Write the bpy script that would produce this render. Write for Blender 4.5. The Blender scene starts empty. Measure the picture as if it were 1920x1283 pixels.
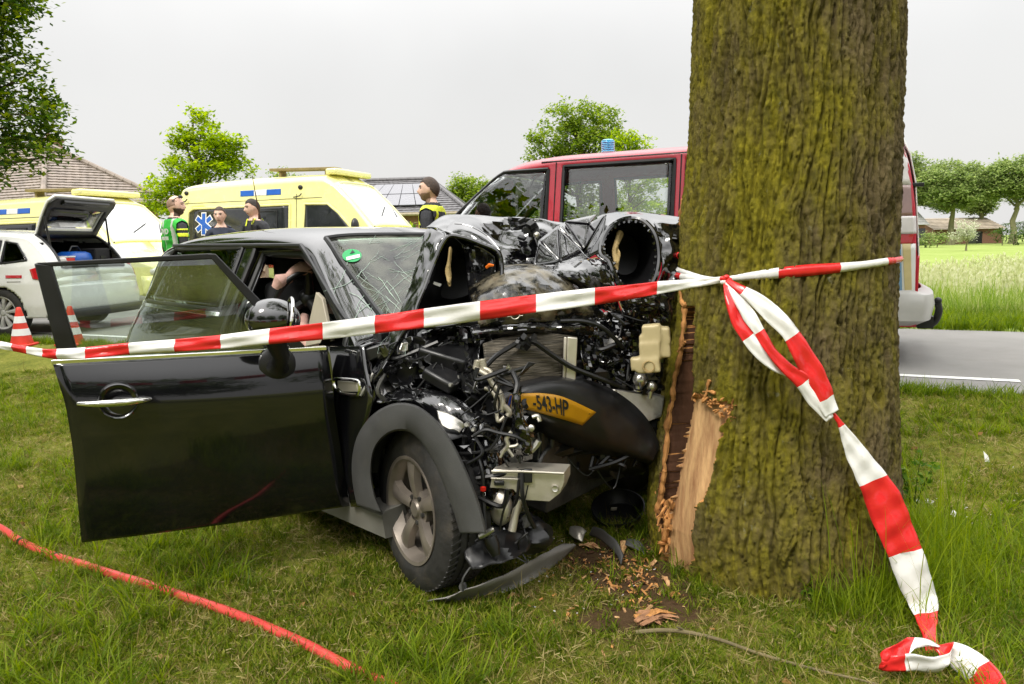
import bpy, math, random
import numpy as np
from mathutils import Vector, Matrix
random.seed(7)
rng = np.random.default_rng(7)
S = bpy.context.scene
COL = S.collection
R = math.radians
# ---------------------------------------------------------------- camera
FPX, CX, CY, CAMH = 1400.0, 960.0, 641.5, 1.31
PITCH, ROLL = math.atan(183.5 / 1400.0), 0.02
_F = Vector((0, math.cos(PITCH), -math.sin(PITCH)))
_U0 = Vector((0, math.sin(PITCH), math.cos(PITCH)))
_R0 = Vector((1, 0, 0))
_U = _U0 * math.cos(ROLL) + _R0 * math.sin(ROLL)
_R = _R0 * math.cos(ROLL) - _U0 * math.sin(ROLL)
CAM = Vector((0, 0, CAMH))
cd = bpy.data.cameras.new('camera')
cam = bpy.data.objects.new('camera', cd)
COL.objects.link(cam)
_m = Matrix((_R, _U, -_F)).transposed().to_4x4()
_m.translation = CAM
cam.matrix_world = _m
cd.sensor_width = 36.0
cd.lens = FPX / 1920.0 * 36.0
cd.clip_start = 0.05
cd.clip_end = 3000
S.camera = cam
# ---------------------------------------------------------------- sky, sun, exposure
SUN_EL, SUN_AZ = R(52), R(215)      # azimuth clockwise from +y
w = bpy.data.worlds.new('World'); S.world = w; w.use_nodes = True
nt = w.node_tree; nt.nodes.clear()
def wn(t): return nt.nodes.new(t)
out = wn('ShaderNodeOutputWorld'); mixs = wn('ShaderNodeMixShader')
b1 = wn('ShaderNodeBackground'); b2 = wn('ShaderNodeBackground')
sky = wn('ShaderNodeTexSky'); sky.sky_type = 'NISHITA'; sky.sun_disc = False
sky.sun_elevation = SUN_EL; sky.sun_rotation = SUN_AZ; sky.air_density = 1.5; sky.dust_density = 4
b1.inputs[1].default_value = 0.1
nt.links.new(sky.outputs[0], b1.inputs[0])
tc = wn('ShaderNodeTexCoord'); sp = wn('ShaderNodeSeparateXYZ')
nt.links.new(tc.outputs['Generated'], sp.inputs[0])
mr = wn('ShaderNodeMapRange'); mr.interpolation_type = 'SMOOTHSTEP'
mr.inputs['From Min'].default_value = 0.18; mr.inputs['From Max'].default_value = 1.0
mr.inputs['To Min'].default_value = 0.665; mr.inputs['To Max'].default_value = 2.7
nt.links.new(sp.outputs[2], mr.inputs[0])
nz = wn('ShaderNodeTexNoise'); nz.inputs['Scale'].default_value = 2.2; nz.inputs['Detail'].default_value = 4
nt.links.new(tc.outputs['Generated'], nz.inputs['Vector'])
mr2 = wn('ShaderNodeMapRange'); mr2.inputs['From Min'].default_value = 0.3; mr2.inputs['From Max'].default_value = 0.7
mr2.inputs['To Min'].default_value = 0.93; mr2.inputs['To Max'].default_value = 1.05
nt.links.new(nz.outputs[0], mr2.inputs[0])
ml = wn('ShaderNodeMath'); ml.operation = 'MULTIPLY'
nt.links.new(mr.outputs[0], ml.inputs[0]); nt.links.new(mr2.outputs[0], ml.inputs[1])
b2.inputs[0].default_value = (1.0, 0.99, 0.975, 1)
nt.links.new(ml.outputs[0], b2.inputs[1])
mixs.inputs[0].default_value = 0.92
nt.links.new(b1.outputs[0], mixs.inputs[1]); nt.links.new(b2.outputs[0], mixs.inputs[2])
nt.links.new(mixs.outputs[0], out.inputs[0])
sl = bpy.data.lights.new('sun', 'SUN'); sl.energy = 1.7; sl.angle = R(14); sl.color = (1, 0.95, 0.86)
so = bpy.data.objects.new('sun', sl); COL.objects.link(so)
_sd = Vector((math.sin(SUN_AZ) * math.cos(SUN_EL), math.cos(SUN_AZ) * math.cos(SUN_EL), math.sin(SUN_EL)))
so.rotation_euler = _sd.to_track_quat('Z', 'Y').to_euler()
vs = S.view_settings
S.display_settings.display_device = 'sRGB'
vs.view_transform = 'Standard'; vs.look = 'None'; vs.gamma = 1.0; vs.use_curve_mapping = False
vs.exposure = 0.44
S.cycles.max_bounces = 8
S.cycles.transparent_max_bounces = 24
S.cycles.caustics_reflective = False
S.cycles.caustics_refractive = False
S.cycles.sample_clamp_indirect = 6
# ---------------------------------------------------------------- rays through the photograph (authoring helper)
def ray(px, py):
    v = _R * ((px - CX) / FPX) + _U * ((CY - py) / FPX) + _F
    return v
def P(px, py, d):
    v = ray(px, py)
    return CAM + v * (d / v.y)
def proj(p):
    v = Vector(p) - CAM
    dd = v.dot(_F)
    return (CX + FPX * v.dot(_R) / dd, CY - FPX * v.dot(_U) / dd)
def RP(px, py, p0, n):
    v = ray(px, py)
    t = (Vector(p0) - CAM).dot(n) / v.dot(n)
    return CAM + v * t
NX, NY = 0.423, 0.906                # across the road; (-NY, NX) runs along it
def sst(a, b, x):
    t = np.clip((x - a) / (b - a), 0, 1)
    return t * t * (3 - 2 * t)
def gz(x, y):
    n = NX * x + NY * y
    z = 0.215 * sst(3.7, 5.8, n) - 0.06 * sst(10.0, 12.0, n)
    return z
def G(px, py, lift=0.0):
    v = ray(px, py); z = 0.0
    for _ in range(25):
        t = (z + lift - CAMH) / v.z
        p = CAM + v * t
        z = float(gz(p.x, p.y))
    return p
# ---------------------------------------------------------------- noise
_perm = rng.permutation(512); _perm = np.concatenate([_perm, _perm, _perm])
_g3 = rng.normal(size=(512, 3)); _g3 /= np.linalg.norm(_g3, axis=1)[:, None]
def pn(p):
    p = np.asarray(p, float)
    i = np.floor(p).astype(int); f = p - i
    u = f * f * f * (f * (f * 6 - 15) + 10)
    i &= 511
    res = 0
    for dx in (0, 1):
        for dy in (0, 1):
            for dz in (0, 1):
                h = _perm[(_perm[(_perm[(i[..., 0] + dx) & 511] + i[..., 1] + dy) & 511] + i[..., 2] + dz) & 511]
                g = _g3[h & 511]
                d = f - np.array([dx, dy, dz])
                wgt = (u[..., 0] if dx else 1 - u[..., 0]) * (u[..., 1] if dy else 1 - u[..., 1]) * (u[..., 2] if dz else 1 - u[..., 2])
                res = res + wgt * (g * d).sum(-1)
    return res * 1.6
def fbm(p, o=4):
    p = np.asarray(p, float); a, s = 1.0, 0
    for k in range(o):
        s = s + a * pn(p * (2 ** k) + 13.7 * k); a *= .5
    return s
# ---------------------------------------------------------------- materials
def _nodes(name):
    m = bpy.data.materials.new(name); m.use_nodes = True
    t = m.node_tree; t.nodes.clear()
    o = t.nodes.new('ShaderNodeOutputMaterial')
    return m, t, o
def c4(c): return (c[0], c[1], c[2], 1)
def mat(name, col, rough=.5, metal=0, coat=0, var=.15, vs_=6, bump=0, bs=60, dirt=None, spec=.5, rv=.1, stretch=(1, 1, 1), trans=0, emit=None, cior=1.5):
    m, t, o = _nodes(name); N = t.nodes.new; L = t.links.new
    b = N('ShaderNodeBsdfPrincipled'); L(b.outputs[0], o.inputs[0])
    tcn = N('ShaderNodeTexCoord'); mp = N('ShaderNodeMapping'); mp.inputs['Scale'].default_value = stretch
    L(tcn.outputs['Object'], mp.inputs[0])
    nz = N('ShaderNodeTexNoise'); nz.inputs['Scale'].default_value = vs_; nz.inputs['Detail'].default_value = 6
    L(mp.outputs[0], nz.inputs['Vector'])
    rp = N('ShaderNodeValToRGB')
    lo = [max(0, c * (1 - var)) for c in col]; hi = [min(1, c * (1 + var)) for c in col]
    rp.color_ramp.elements[0].position = .3; rp.color_ramp.elements[1].position = .7
    rp.color_ramp.elements[0].color = c4(lo); rp.color_ramp.elements[1].color = c4(hi)
    L(nz.outputs[0], rp.inputs[0])
    cur = rp.outputs[0]
    rr = N('ShaderNodeMapRange'); rr.inputs['From Min'].default_value = .3; rr.inputs['From Max'].default_value = .7
    rr.inputs['To Min'].default_value = max(0, rough - rv * .5); rr.inputs['To Max'].default_value = min(1, rough + rv * .5)
    L(nz.outputs[0], rr.inputs[0]); rcur = rr.outputs[0]
    if dirt:
        dc, amt, dsc = dirt
        n2 = N('ShaderNodeTexNoise'); n2.inputs['Scale'].default_value = dsc; n2.inputs['Detail'].default_value = 8
        n2.inputs['Roughness'].default_value = .65
        L(mp.outputs[0], n2.inputs['Vector'])
        r2 = N('ShaderNodeMapRange'); r2.inputs['From Min'].default_value = .62 - .25 * amt; r2.inputs['From Max'].default_value = .9 - .25 * amt
        r2.inputs['To Max'].default_value = min(1, amt * 1.3)
        L(n2.outputs[0], r2.inputs[0])
        mx = N('ShaderNodeMixRGB'); mx.inputs[2].default_value = c4(dc)
        L(r2.outputs[0], mx.inputs[0]); L(cur, mx.inputs[1]); cur = mx.outputs[0]
        mx2 = N('ShaderNodeMix'); L(r2.outputs[0], mx2.inputs[0]); L(rcur, mx2.inputs[2]); mx2.inputs[3].default_value = .8
        rcur = mx2.outputs[0]
        if metal:
            mm = N('ShaderNodeMath'); mm.operation = 'MULTIPLY_ADD'; mm.inputs[1].default_value = -metal; mm.inputs[2].default_value = metal
            L(r2.outputs[0], mm.inputs[0]); L(mm.outputs[0], b.inputs['Metallic'])
    L(cur, b.inputs['Base Color']); L(rcur, b.inputs['Roughness'])
    if not (dirt and metal): b.inputs['Metallic'].default_value = metal
    b.inputs['Coat Weight'].default_value = coat; b.inputs['Coat Roughness'].default_value = .03; b.inputs['Coat IOR'].default_value = cior
    b.inputs['Specular IOR Level'].default_value = spec
    if trans: b.inputs['Transmission Weight'].default_value = trans
    if emit:
        b.inputs['Emission Color'].default_value = c4(emit[0]); b.inputs['Emission Strength'].default_value = emit[1]
    if bump:
        n3 = N('ShaderNodeTexNoise'); n3.inputs['Scale'].default_value = bs; n3.inputs['Detail'].default_value = 5
        L(mp.outputs[0], n3.inputs['Vector'])
        bm_ = N('ShaderNodeBump'); bm_.inputs['Strength'].default_value = bump; bm_.inputs['Distance'].default_value = .01
        L(n3.outputs[0], bm_.inputs['Height']); L(bm_.outputs[0], b.inputs['Normal'])
        if coat: L(bm_.outputs[0], b.inputs['Coat Normal'])
    return m
def glass(name, tint=(.75, .82, .78), ior=1.5, rough=0.0, dust=0.0):
    m, t, o = _nodes(name); N = t.nodes.new; L = t.links.new
    tr = N('ShaderNodeBsdfTransparent'); tr.inputs[0].default_value = c4(tint)
    gl = N('ShaderNodeBsdfGlossy'); gl.inputs['Roughness'].default_value = rough
    fr = N('ShaderNodeFresnel'); fr.inputs[0].default_value = ior
    mx = N('ShaderNodeMixShader'); L(fr.outputs[0], mx.inputs[0]); L(tr.outputs[0], mx.inputs[1]); L(gl.outputs[0], mx.inputs[2])
    last = mx
    if dust:
        df = N('ShaderNodeBsdfDiffuse'); df.inputs[0].default_value = (.5, .5, .42, 1)
        nz = N('ShaderNodeTexNoise'); nz.inputs['Scale'].default_value = 9; nz.inputs['Detail'].default_value = 8
        tcn = N('ShaderNodeTexCoord'); L(tcn.outputs['Object'], nz.inputs['Vector'])
        r2 = N('ShaderNodeMapRange'); r2.inputs['From Min'].default_value = .35; r2.inputs['From Max'].default_value = .8; r2.inputs['To Max'].default_value = dust
        L(nz.outputs[0], r2.inputs[0])
        m2 = N('ShaderNodeMixShader'); L(r2.outputs[0], m2.inputs[0]); L(mx.outputs[0], m2.inputs[1]); L(df.outputs[0], m2.inputs[2]); last = m2
    L(last.outputs[0], o.inputs[0])
    return m
def leafmat(name, cols, trans=.45, rough=.45, inst=False):
    m, t, o = _nodes(name); N = t.nodes.new; L = t.links.new
    if inst:
        src = N('ShaderNodeObjectInfo').outputs['Random']
        g2 = N('ShaderNodeNewGeometry').outputs['Random Per Island']
        a = N('ShaderNodeMath'); a.operation = 'ADD'; L(src, a.inputs[0]); L(g2, a.inputs[1])
        h = N('ShaderNodeMath'); h.operation = 'MULTIPLY'; h.inputs[1].default_value = .5; L(a.outputs[0], h.inputs[0]); src = h.outputs[0]
    else:
        src = N('ShaderNodeNewGeometry').outputs['Random Per Island']
    rp = N('ShaderNodeValToRGB'); e = rp.color_ramp.elements
    n = len(cols)
    e[0].color = c4(cols[0]); e[1].color = c4(cols[-1])
    lo, hi = (.2, .8) if inst else (0, 1)
    e[0].position = lo; e[1].position = hi
    for k in range(1, n - 1):
        q = e.new(lo + (hi - lo) * k / (n - 1)); q.color = c4(cols[k])
    L(src, rp.inputs[0])
    d = N('ShaderNodeBsdfPrincipled'); d.inputs['Roughness'].default_value = rough; d.inputs['Specular IOR Level'].default_value = .12
    L(rp.outputs[0], d.inputs['Base Color'])
    tl = N('ShaderNodeBsdfTranslucent')
    hs = N('ShaderNodeHueSaturation'); hs.inputs['Value'].default_value = 1.5; hs.inputs['Saturation'].default_value = 1.1
    L(rp.outputs[0], hs.inputs['Color']); L(hs.outputs[0], tl.inputs[0])
    mx = N('ShaderNodeMixShader'); mx.inputs[0].default_value = trans
    L(d.outputs[0], mx.inputs[1]); L(tl.outputs[0], mx.inputs[2]); L(mx.outputs[0], o.inputs[0])
    return m
MAT = {}
# ---------------------------------------------------------------- mesh collecting
class MB:
    def __init__(s): s.v = []; s.f = []; s.m = []; s.cur = 0
    def add(s, vs, fs, mi=None):
        b = len(s.v); s.v += [tuple(p) for p in vs]
        for q in fs: s.f.append(tuple(b + i for i in q)); s.m.append(s.cur if mi is None else mi)
        return b
    def box(s, c, d, rot=None, mi=None, taper=1.0):
        x, y, z = d[0] / 2, d[1] / 2, d[2] / 2
        vs = [Vector((sx * x * (taper if sz > 0 else 1), sy * y * (taper if sz > 0 else 1), sz * z)) for sz in (-1, 1) for sy in (-1, 1) for sx in (-1, 1)]
        if rot is not None:
            if not isinstance(rot, Matrix):
                rot = Matrix.Rotation(rot[2], 3, 'Z') @ Matrix.Rotation(rot[1], 3, 'Y') @ Matrix.Rotation(rot[0], 3, 'X')
            vs = [rot @ p for p in vs]
        c = Vector(c)
        s.add([c + p for p in vs], [(0, 2, 3, 1), (4, 5, 7, 6), (0, 1, 5, 4), (2, 6, 7, 3), (0, 4, 6, 2), (1, 3, 7, 5)], mi)
    def tube(s, pts, r, n=8, mi=None, caps=True, flat=1.0):
        pts = [Vector(p) for p in pts]; k = len(pts)
        rs = r if hasattr(r, '__len__') else [r] * k
        up = None; vs = []
        for i, p in enumerate(pts):
            tdir = (pts[min(i + 1, k - 1)] - pts[max(i - 1, 0)])
            if tdir.length < 1e-9: tdir = Vector((0, 0, 1))
            tdir.normalize()
            if up is None:
                up = Vector((0, 0, 1)) if abs(tdir.z) < .9 else Vector((1, 0, 0))
            a = tdir.cross(up)
            if a.length < 1e-6: a = tdir.orthogonal()
            a.normalize(); b = a.cross(tdir).normalized(); up = b
            for j in range(n):
                th = 2 * math.pi * j / n
                vs.append(p + (a * math.cos(th) + b * math.sin(th) * flat) * rs[i])
        fs = [(i * n + j, i * n + (j + 1) % n, (i + 1) * n + (j + 1) % n, (i + 1) * n + j) for i in range(k - 1) for j in range(n)]
        if caps: fs += [tuple(range(n - 1, -1, -1)), tuple((k - 1) * n + j for j in range(n))]
        s.add(vs, fs, mi)
    def lathe(s, prof, c, ax, n=24, mi=None, closed=False, ph=0, cap=True):
        ax = Vector(ax).normalized(); a = ax.orthogonal().normalized(); b = ax.cross(a); c = Vector(c); vs = []
        for (rad, h) in prof:
            for j in range(n):
                th = 2 * math.pi * j / n + ph
                vs.append(c + ax * h + (a * math.cos(th) + b * math.sin(th)) * rad)
        k = len(prof)
        fs = [(i * n + j, i * n + (j + 1) % n, (i + 1) * n + (j + 1) % n, (i + 1) * n + j) for i in range(k - 1) for j in range(n)]
        if closed: fs += [((k - 1) * n + j, (k - 1) * n + (j + 1) % n, (j + 1) % n, j) for j in range(n)]
        elif cap:
            if prof[0][0] > 1e-6: fs.append(tuple(range(n - 1, -1, -1)))
            if prof[-1][0] > 1e-6: fs.append(tuple((k - 1) * n + j for j in range(n)))
        s.add(vs, fs, mi)
    def grid(s, rows, mi=None, wrap=False):
        k = len(rows); n = len(rows[0]); vs = [p for r_ in rows for p in r_]
        fs = [(i * n + j, i * n + (j + 1) % n, (i + 1) * n + (j + 1) % n, (i + 1) * n + j) for i in range(k - 1) for j in range(n if wrap else n - 1)]
        s.add(vs, fs, mi)
    def slab(s, poly, off, mi=None):
        poly = [Vector(p) for p in poly]; off = Vector(off); n = len(poly)
        vs = poly + [p + off for p in poly]
        fs = [tuple(range(n)), tuple(range(2 * n - 1, n - 1, -1))] + [(i, i + n, (i + 1) % n + n, (i + 1) % n) for i in range(n)]
        s.add(vs, fs, mi)
    def ball(s, c, rad, n=12, m=8, mi=None, rot=None):
        c = Vector(c); rad = rad if hasattr(rad, '__len__') else (rad,) * 3; vs = []
        for i in range(m + 1):
            ph = math.pi * i / m
            for j in range(n):
                th = 2 * math.pi * j / n
                q = Vector((rad[0] * math.sin(ph) * math.cos(th), rad[1] * math.sin(ph) * math.sin(th), rad[2] * math.cos(ph)))
                if rot is not None: q = rot @ q
                vs.append(c + q)
        s.add(vs, [(i * n + j, (i + 1) * n + j, (i + 1) * n + (j + 1) % n, i * n + (j + 1) % n) for i in range(m) for j in range(n)], mi)
MW = {}
def _mw(o):
    return MW.get(o.name, Matrix.Identity(4))
def obj(name, mb, mats, parent=None, world=False, smooth=True, bevel=0, solid=0, sub=0, solid_off=-1, auto=None, kind=None, weld=False):
    me = bpy.data.meshes.new(name)
    vs = mb.v
    if parent is not None:
        mw = _mw(parent)
        if world:
            inv = mw.inverted(); vs = [tuple(inv @ Vector(p)) for p in vs]
    me.from_pydata(vs, [], mb.f)
    if not isinstance(mats, (list, tuple)): mats = [mats]
    for m in mats: me.materials.append(MAT[m] if isinstance(m, str) else m)
    if len(mats) > 1: me.polygons.foreach_set('material_index', mb.m)
    me.validate(); me.update()
    if weld:
        import bmesh
        q = bmesh.new(); q.from_mesh(me); bmesh.ops.remove_doubles(q, verts=q.verts, dist=.0005); q.to_mesh(me); q.free()
    o = bpy.data.objects.new(name, me); COL.objects.link(o)
    if smooth:
        me.polygons.foreach_set('use_smooth', [True] * len(me.polygons))
        me.set_sharp_from_angle(angle=R(auto if auto else 38))
    if parent is not None:
        o.parent = parent; MW[o.name] = _mw(parent)
    if solid:
        q = o.modifiers.new('solid', 'SOLIDIFY'); q.thickness = solid; q.offset = solid_off
    if bevel:
        q = o.modifiers.new('bevel', 'BEVEL'); q.width = bevel; q.segments = 2; q.limit_method = 'ANGLE'; q.angle_limit = R(40)
    if sub:
        q = o.modifiers.new('sub', 'SUBSURF'); q.levels = sub; q.render_levels = sub
    if kind: o['kind'] = kind
    return o
def npobj(name, v, f, mats, parent=None, smooth=True, mi=None):
    """fast path: v (N,3) and f (M,k) arrays in the parent's own frame"""
    me = bpy.data.meshes.new(name); v = np.asarray(v, np.float32); f = np.asarray(f, np.int32)
    k = f.shape[1]
    me.vertices.add(len(v)); me.vertices.foreach_set('co', v.ravel())
    me.loops.add(f.size); me.loops.foreach_set('vertex_index', f.ravel())
    me.polygons.add(len(f)); me.polygons.foreach_set('loop_start', np.arange(0, f.size, k, dtype=np.int32))
    if not isinstance(mats, (list, tuple)): mats = [mats]
    for m in mats: me.materials.append(MAT[m] if isinstance(m, str) else m)
    if mi is not None: me.polygons.foreach_set('material_index', np.asarray(mi, np.int32))
    me.update(calc_edges=True)
    me.polygons.foreach_set('use_smooth', np.full(len(f), smooth))
    o = bpy.data.objects.new(name, me); COL.objects.link(o)
    if parent is not None: o.parent = parent; MW[o.name] = _mw(parent)
    return o
def tag(o, label=None, cat=None, group=None, kind=None):
    if label: o['label'] = label
    if cat: o['category'] = cat
    if group: o['group'] = group
    if kind: o['kind'] = kind
    return o
def thing(name, label, cat, loc=(0, 0, 0), rot=(0, 0, 0), group=None):
    o = bpy.data.objects.new(name, None); COL.objects.link(o)
    o.empty_display_size = .2
    o.location = loc; o.rotation_euler = rot
    m = Matrix.Rotation(rot[2], 4, 'Z') @ Matrix.Rotation(rot[1], 4, 'Y') @ Matrix.Rotation(rot[0], 4, 'X'); m.translation = Vector(loc)
    MW[o.name] = m
    return tag(o, label, cat, group)
def copy_tree(o, parent=None):
    c = o.copy(); COL.objects.link(c)
    if parent is not None: c.parent = parent
    for ch in list(o.children): copy_tree(ch, c)
    return c
def cr(pts, n=8, closed=False):
    """Catmull-Rom through points"""
    pts = [Vector(p) for p in pts]; k = len(pts); out_ = []
    rng_ = range(k) if closed else range(k - 1)
    for i in rng_:
        g = (lambda q: pts[q % k]) if closed else (lambda q: pts[min(max(q, 0), k - 1)])
        a, b, c, d = g(i - 1), g(i), g(i + 1), g(i + 2)
        for j in range(n):
            t = j / n
            out_.append(.5 * ((2 * b) + (c - a) * t + (2 * a - 5 * b + 4 * c - d) * t * t + (3 * b - a - 3 * c + d) * t ** 3))
    if not closed: out_.append(pts[-1].copy())
    return out_
def lerp(a, b, t): return a + (b - a) * t
def text_geo(s, size=1.0, bold=0.0):
    cu = bpy.data.curves.new('txt', 'FONT'); cu.body = s; cu.size = size; cu.align_x = 'CENTER'; cu.align_y = 'CENTER'; cu.offset = bold
    cu.resolution_u = 3
    o = bpy.data.objects.new('txt', cu); COL.objects.link(o)
    dg = bpy.context.evaluated_depsgraph_get(); e = o.evaluated_get(dg); me = e.to_mesh()
    vs = [tuple(v.co) for v in me.vertices]; fs = [tuple(p.vertices) for p in me.polygons]
    e.to_mesh_clear(); bpy.data.objects.remove(o); bpy.data.curves.remove(cu)
    return vs, fs
def add_text(mb, s, size, f, mi=None, bold=0.0):
    """f maps (u, v) in text space to a point"""
    vs, fs = text_geo(s, size, bold)
    mb.add([f(p[0], p[1]) for p in vs], fs, mi)
# ---------------------------------------------------------------- common materials
def groundmat(name, cols, sc=3.0, bump=.5, soil=()):
    m, t, o = _nodes(name); N = t.nodes.new; L = t.links.new
    b = N('ShaderNodeBsdfPrincipled'); b.inputs['Roughness'].default_value = .95; b.inputs['Specular IOR Level'].default_value = .15
    g = N('ShaderNodeNewGeometry')
    n1 = N('ShaderNodeTexNoise'); n1.inputs['Scale'].default_value = sc; n1.inputs['Detail'].default_value = 8; n1.inputs['Roughness'].default_value = .7
    n2 = N('ShaderNodeTexNoise'); n2.inputs['Scale'].default_value = sc * 14; n2.inputs['Detail'].default_value = 6; n2.inputs['Roughness'].default_value = .75
    L(g.outputs['Position'], n1.inputs['Vector']); L(g.outputs['Position'], n2.inputs['Vector'])
    a = N('ShaderNodeMath'); a.operation = 'ADD'; L(n1.outputs[0], a.inputs[0]); L(n2.outputs[0], a.inputs[1])
    h = N('ShaderNodeMath'); h.operation = 'MULTIPLY'; h.inputs[1].default_value = .5; L(a.outputs[0], h.inputs[0])
    rp = N('ShaderNodeValToRGB'); e = rp.color_ramp.elements
    e[0].position = .36; e[1].position = .64; e[0].color = c4(cols[0]); e[1].color = c4(cols[-1])
    for k in range(1, len(cols) - 1):
        q = e.new(.36 + .28 * k / (len(cols) - 1)); q.color = c4(cols[k])
    L(h.outputs[0], rp.inputs[0])
    cur = rp.outputs[0]
    for (cx_, cy_, rad) in soil:
        vd = N('ShaderNodeVectorMath'); vd.operation = 'DISTANCE'; vd.inputs[1].default_value = (cx_, cy_, 0); L(g.outputs['Position'], vd.inputs[0])
        aj = N('ShaderNodeMath'); aj.operation = 'MULTIPLY_ADD'; aj.inputs[1].default_value = -.5; aj.inputs[2].default_value = .25; L(n2.outputs[0], aj.inputs[0])
        ad = N('ShaderNodeMath'); ad.operation = 'ADD'; L(vd.outputs['Value'], ad.inputs[0]); L(aj.outputs[0], ad.inputs[1])
        mk = N('ShaderNodeMapRange'); mk.inputs['From Min'].default_value = rad * 1.25; mk.inputs['From Max'].default_value = rad * .7; L(ad.outputs[0], mk.inputs[0])
        mx = N('ShaderNodeMixRGB'); L(mk.outputs[0], mx.inputs[0]); L(cur, mx.inputs[1]); mx.inputs[2].default_value = (.075, .045, .022, 1); cur = mx.outputs[0]
    L(cur, b.inputs['Base Color'])
    bp = N('ShaderNodeBump'); bp.inputs['Strength'].default_value = bump; bp.inputs['Distance'].default_value = .03
    L(n2.outputs[0], bp.inputs['Height']); L(bp.outputs[0], b.inputs['Normal'])
    L(b.outputs[0], o.inputs[0])
    return m
MAT['lawn'] = groundmat('lawn_soil', [(.055, .06, .009), (.11, .125, .016), (.17, .175, .028), (.28, .24, .07)], 2.2, soil=[(*G(1180, 1085).xy, .27), (*G(1150, 1030).xy, .24), (*G(1160, 1165).xy, .17), (*G(1262, 1135).xy, .17)])
MAT['meadow'] = groundmat('meadow_soil', [(.16, .22, .04), (.24, .31, .07), (.33, .38, .13)], .35)
MAT['mud'] = groundmat('bare_soil', [(.03, .018, .008), (.055, .035, .016), (.10, .06, .03)], 9)
def asphalt():
    m = mat('asphalt', (.235, .228, .215), .85, var=.14, vs_=1.2, bump=.5, bs=180, dirt=((.16, .15, .13), .35, 3.5), spec=.3)
    return m
MAT['asphalt'] = asphalt()
MAT['roadpaint'] = mat('road_paint', (.72, .72, .69), .7, var=.1, vs_=30, dirt=((.3, .3, .28), .35, 18))
# ---------------------------------------------------------------- ground
def _axis(dense0, dense1, step, far0, far1, grow=1.18):
    a = list(np.arange(dense0, dense1 + 1e-6, step)); s_ = step; x = dense1
    while x < far1: s_ *= grow; x += s_; a.append(min(x, far1))
    s_ = step; x = dense0
    while x > far0: s_ *= grow; x -= s_; a.insert(0, max(x, far0))
    return np.array(a)
gx = _axis(-4.5, 5.5, .07, -700, 700); gy = _axis(0.6, 9.5, .07, -60, 1500)
XX, YY = np.meshgrid(gx, gy)
nn = NX * XX + NY * YY
zz = gz(XX, YY)
bumpm = np.exp(-((np.maximum(0, np.abs(XX) - 6)) / 3) ** 2) * (nn < 5.7)
zz = zz + bumpm * (.012 * fbm(np.stack([XX * 1.7, YY * 1.7, 0 * XX], -1), 3) + .006 * pn(np.stack([XX * 7, YY * 7, 0 * XX + 3], -1)))
zz = zz + .5 * sst(60, 400, nn) * 0
gv = np.stack([XX, YY, zz], -1).reshape(-1, 3)
ny_, nx_ = XX.shape
ii = np.arange(ny_ * nx_).reshape(ny_, nx_)
gf = np.stack([ii[:-1, :-1], ii[:-1, 1:], ii[1:, 1:], ii[1:, :-1]], -1).reshape(-1, 4)
fc = gv[gf].mean(1)
fn = NX * fc[:, 0] + NY * fc[:, 1]
gm = np.where(fn > 8.0, 1, 0)
npobj('ground', gv, gf, ['lawn', 'meadow'], mi=gm)['kind'] = 'structure'
def roadpt(n, s_):     # n across, s_ along (towards the left and away)
    return Vector((NX * n - NY * s_, NY * n + NX * s_, float(gz(NX * n - NY * s_, NY * n + NX * s_))))
mb = MB()
rows = []
for k in range(0, 121):
    s_ = -60 + k
    e0, e1 = .03 * math.sin(s_ * 2.1) + .02 * math.sin(s_ * 5.3), .03 * math.sin(s_ * 1.7 + 1)
    rows.append([roadpt(5.99 + e0, s_) + Vector((0, 0, .006)), roadpt(7.0, s_) + Vector((0, 0, .02)), roadpt(8.0, s_) + Vector((0, 0, .03)), roadpt(9.0, s_) + Vector((0, 0, .02)), roadpt(9.97 + e1, s_) + Vector((0, 0, .006))])
for r_ in rows:
    for p in r_: p.z = .22 + (p.z - .215 if False else 0) + (.0 if p is r_[0] or p is r_[-1] else .012)
mb.grid(rows)
obj('road', mb, 'asphalt', kind='structure')
# side apron where the ambulances stand
mb = MB()
q = [roadpt(9.9, 22), roadpt(9.9, 1.5), roadpt(16.5, 1.0), roadpt(16.5, 26)]
rows = []
for a in range(13):
    t = a / 12
    rows.append([Vector((*(q[0].lerp(q[1], b / 20).lerp(q[3].lerp(q[2], b / 20), t)).xy, .224 if a == 0 else .2 - .02 * t)) for b in range(21)])
mb.grid(rows)
obj('pavement', mb, 'asphalt', kind='structure')
# edge line: dashes 0.1 m wide
pe = G(1912, 718); s_end = -NY * pe.x + NX * pe.y
def dash(n0, n1, s0, s1):
    mb = MB()
    rows = []
    for k in range(9):
        s_ = lerp(s0, s1, k / 8)
        rows.append([roadpt(n0, s_), roadpt(n1, s_)])
        for p in rows[-1]: p.z = .232 + .004 if 6.9 < n0 < 9.2 else .22 + .012 * min(1, (n0 - 5.99) / 1.01) + .005
    mb.grid(rows); return mb
n_line = NX * pe.x + NY * pe.y
for k in range(6):
    s0 = s_end + k * 4.4
    obj('road_marking', dash(n_line - .05, n_line + .05, s0, s0 + 3.0), 'roadpaint', kind='structure')
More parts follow.
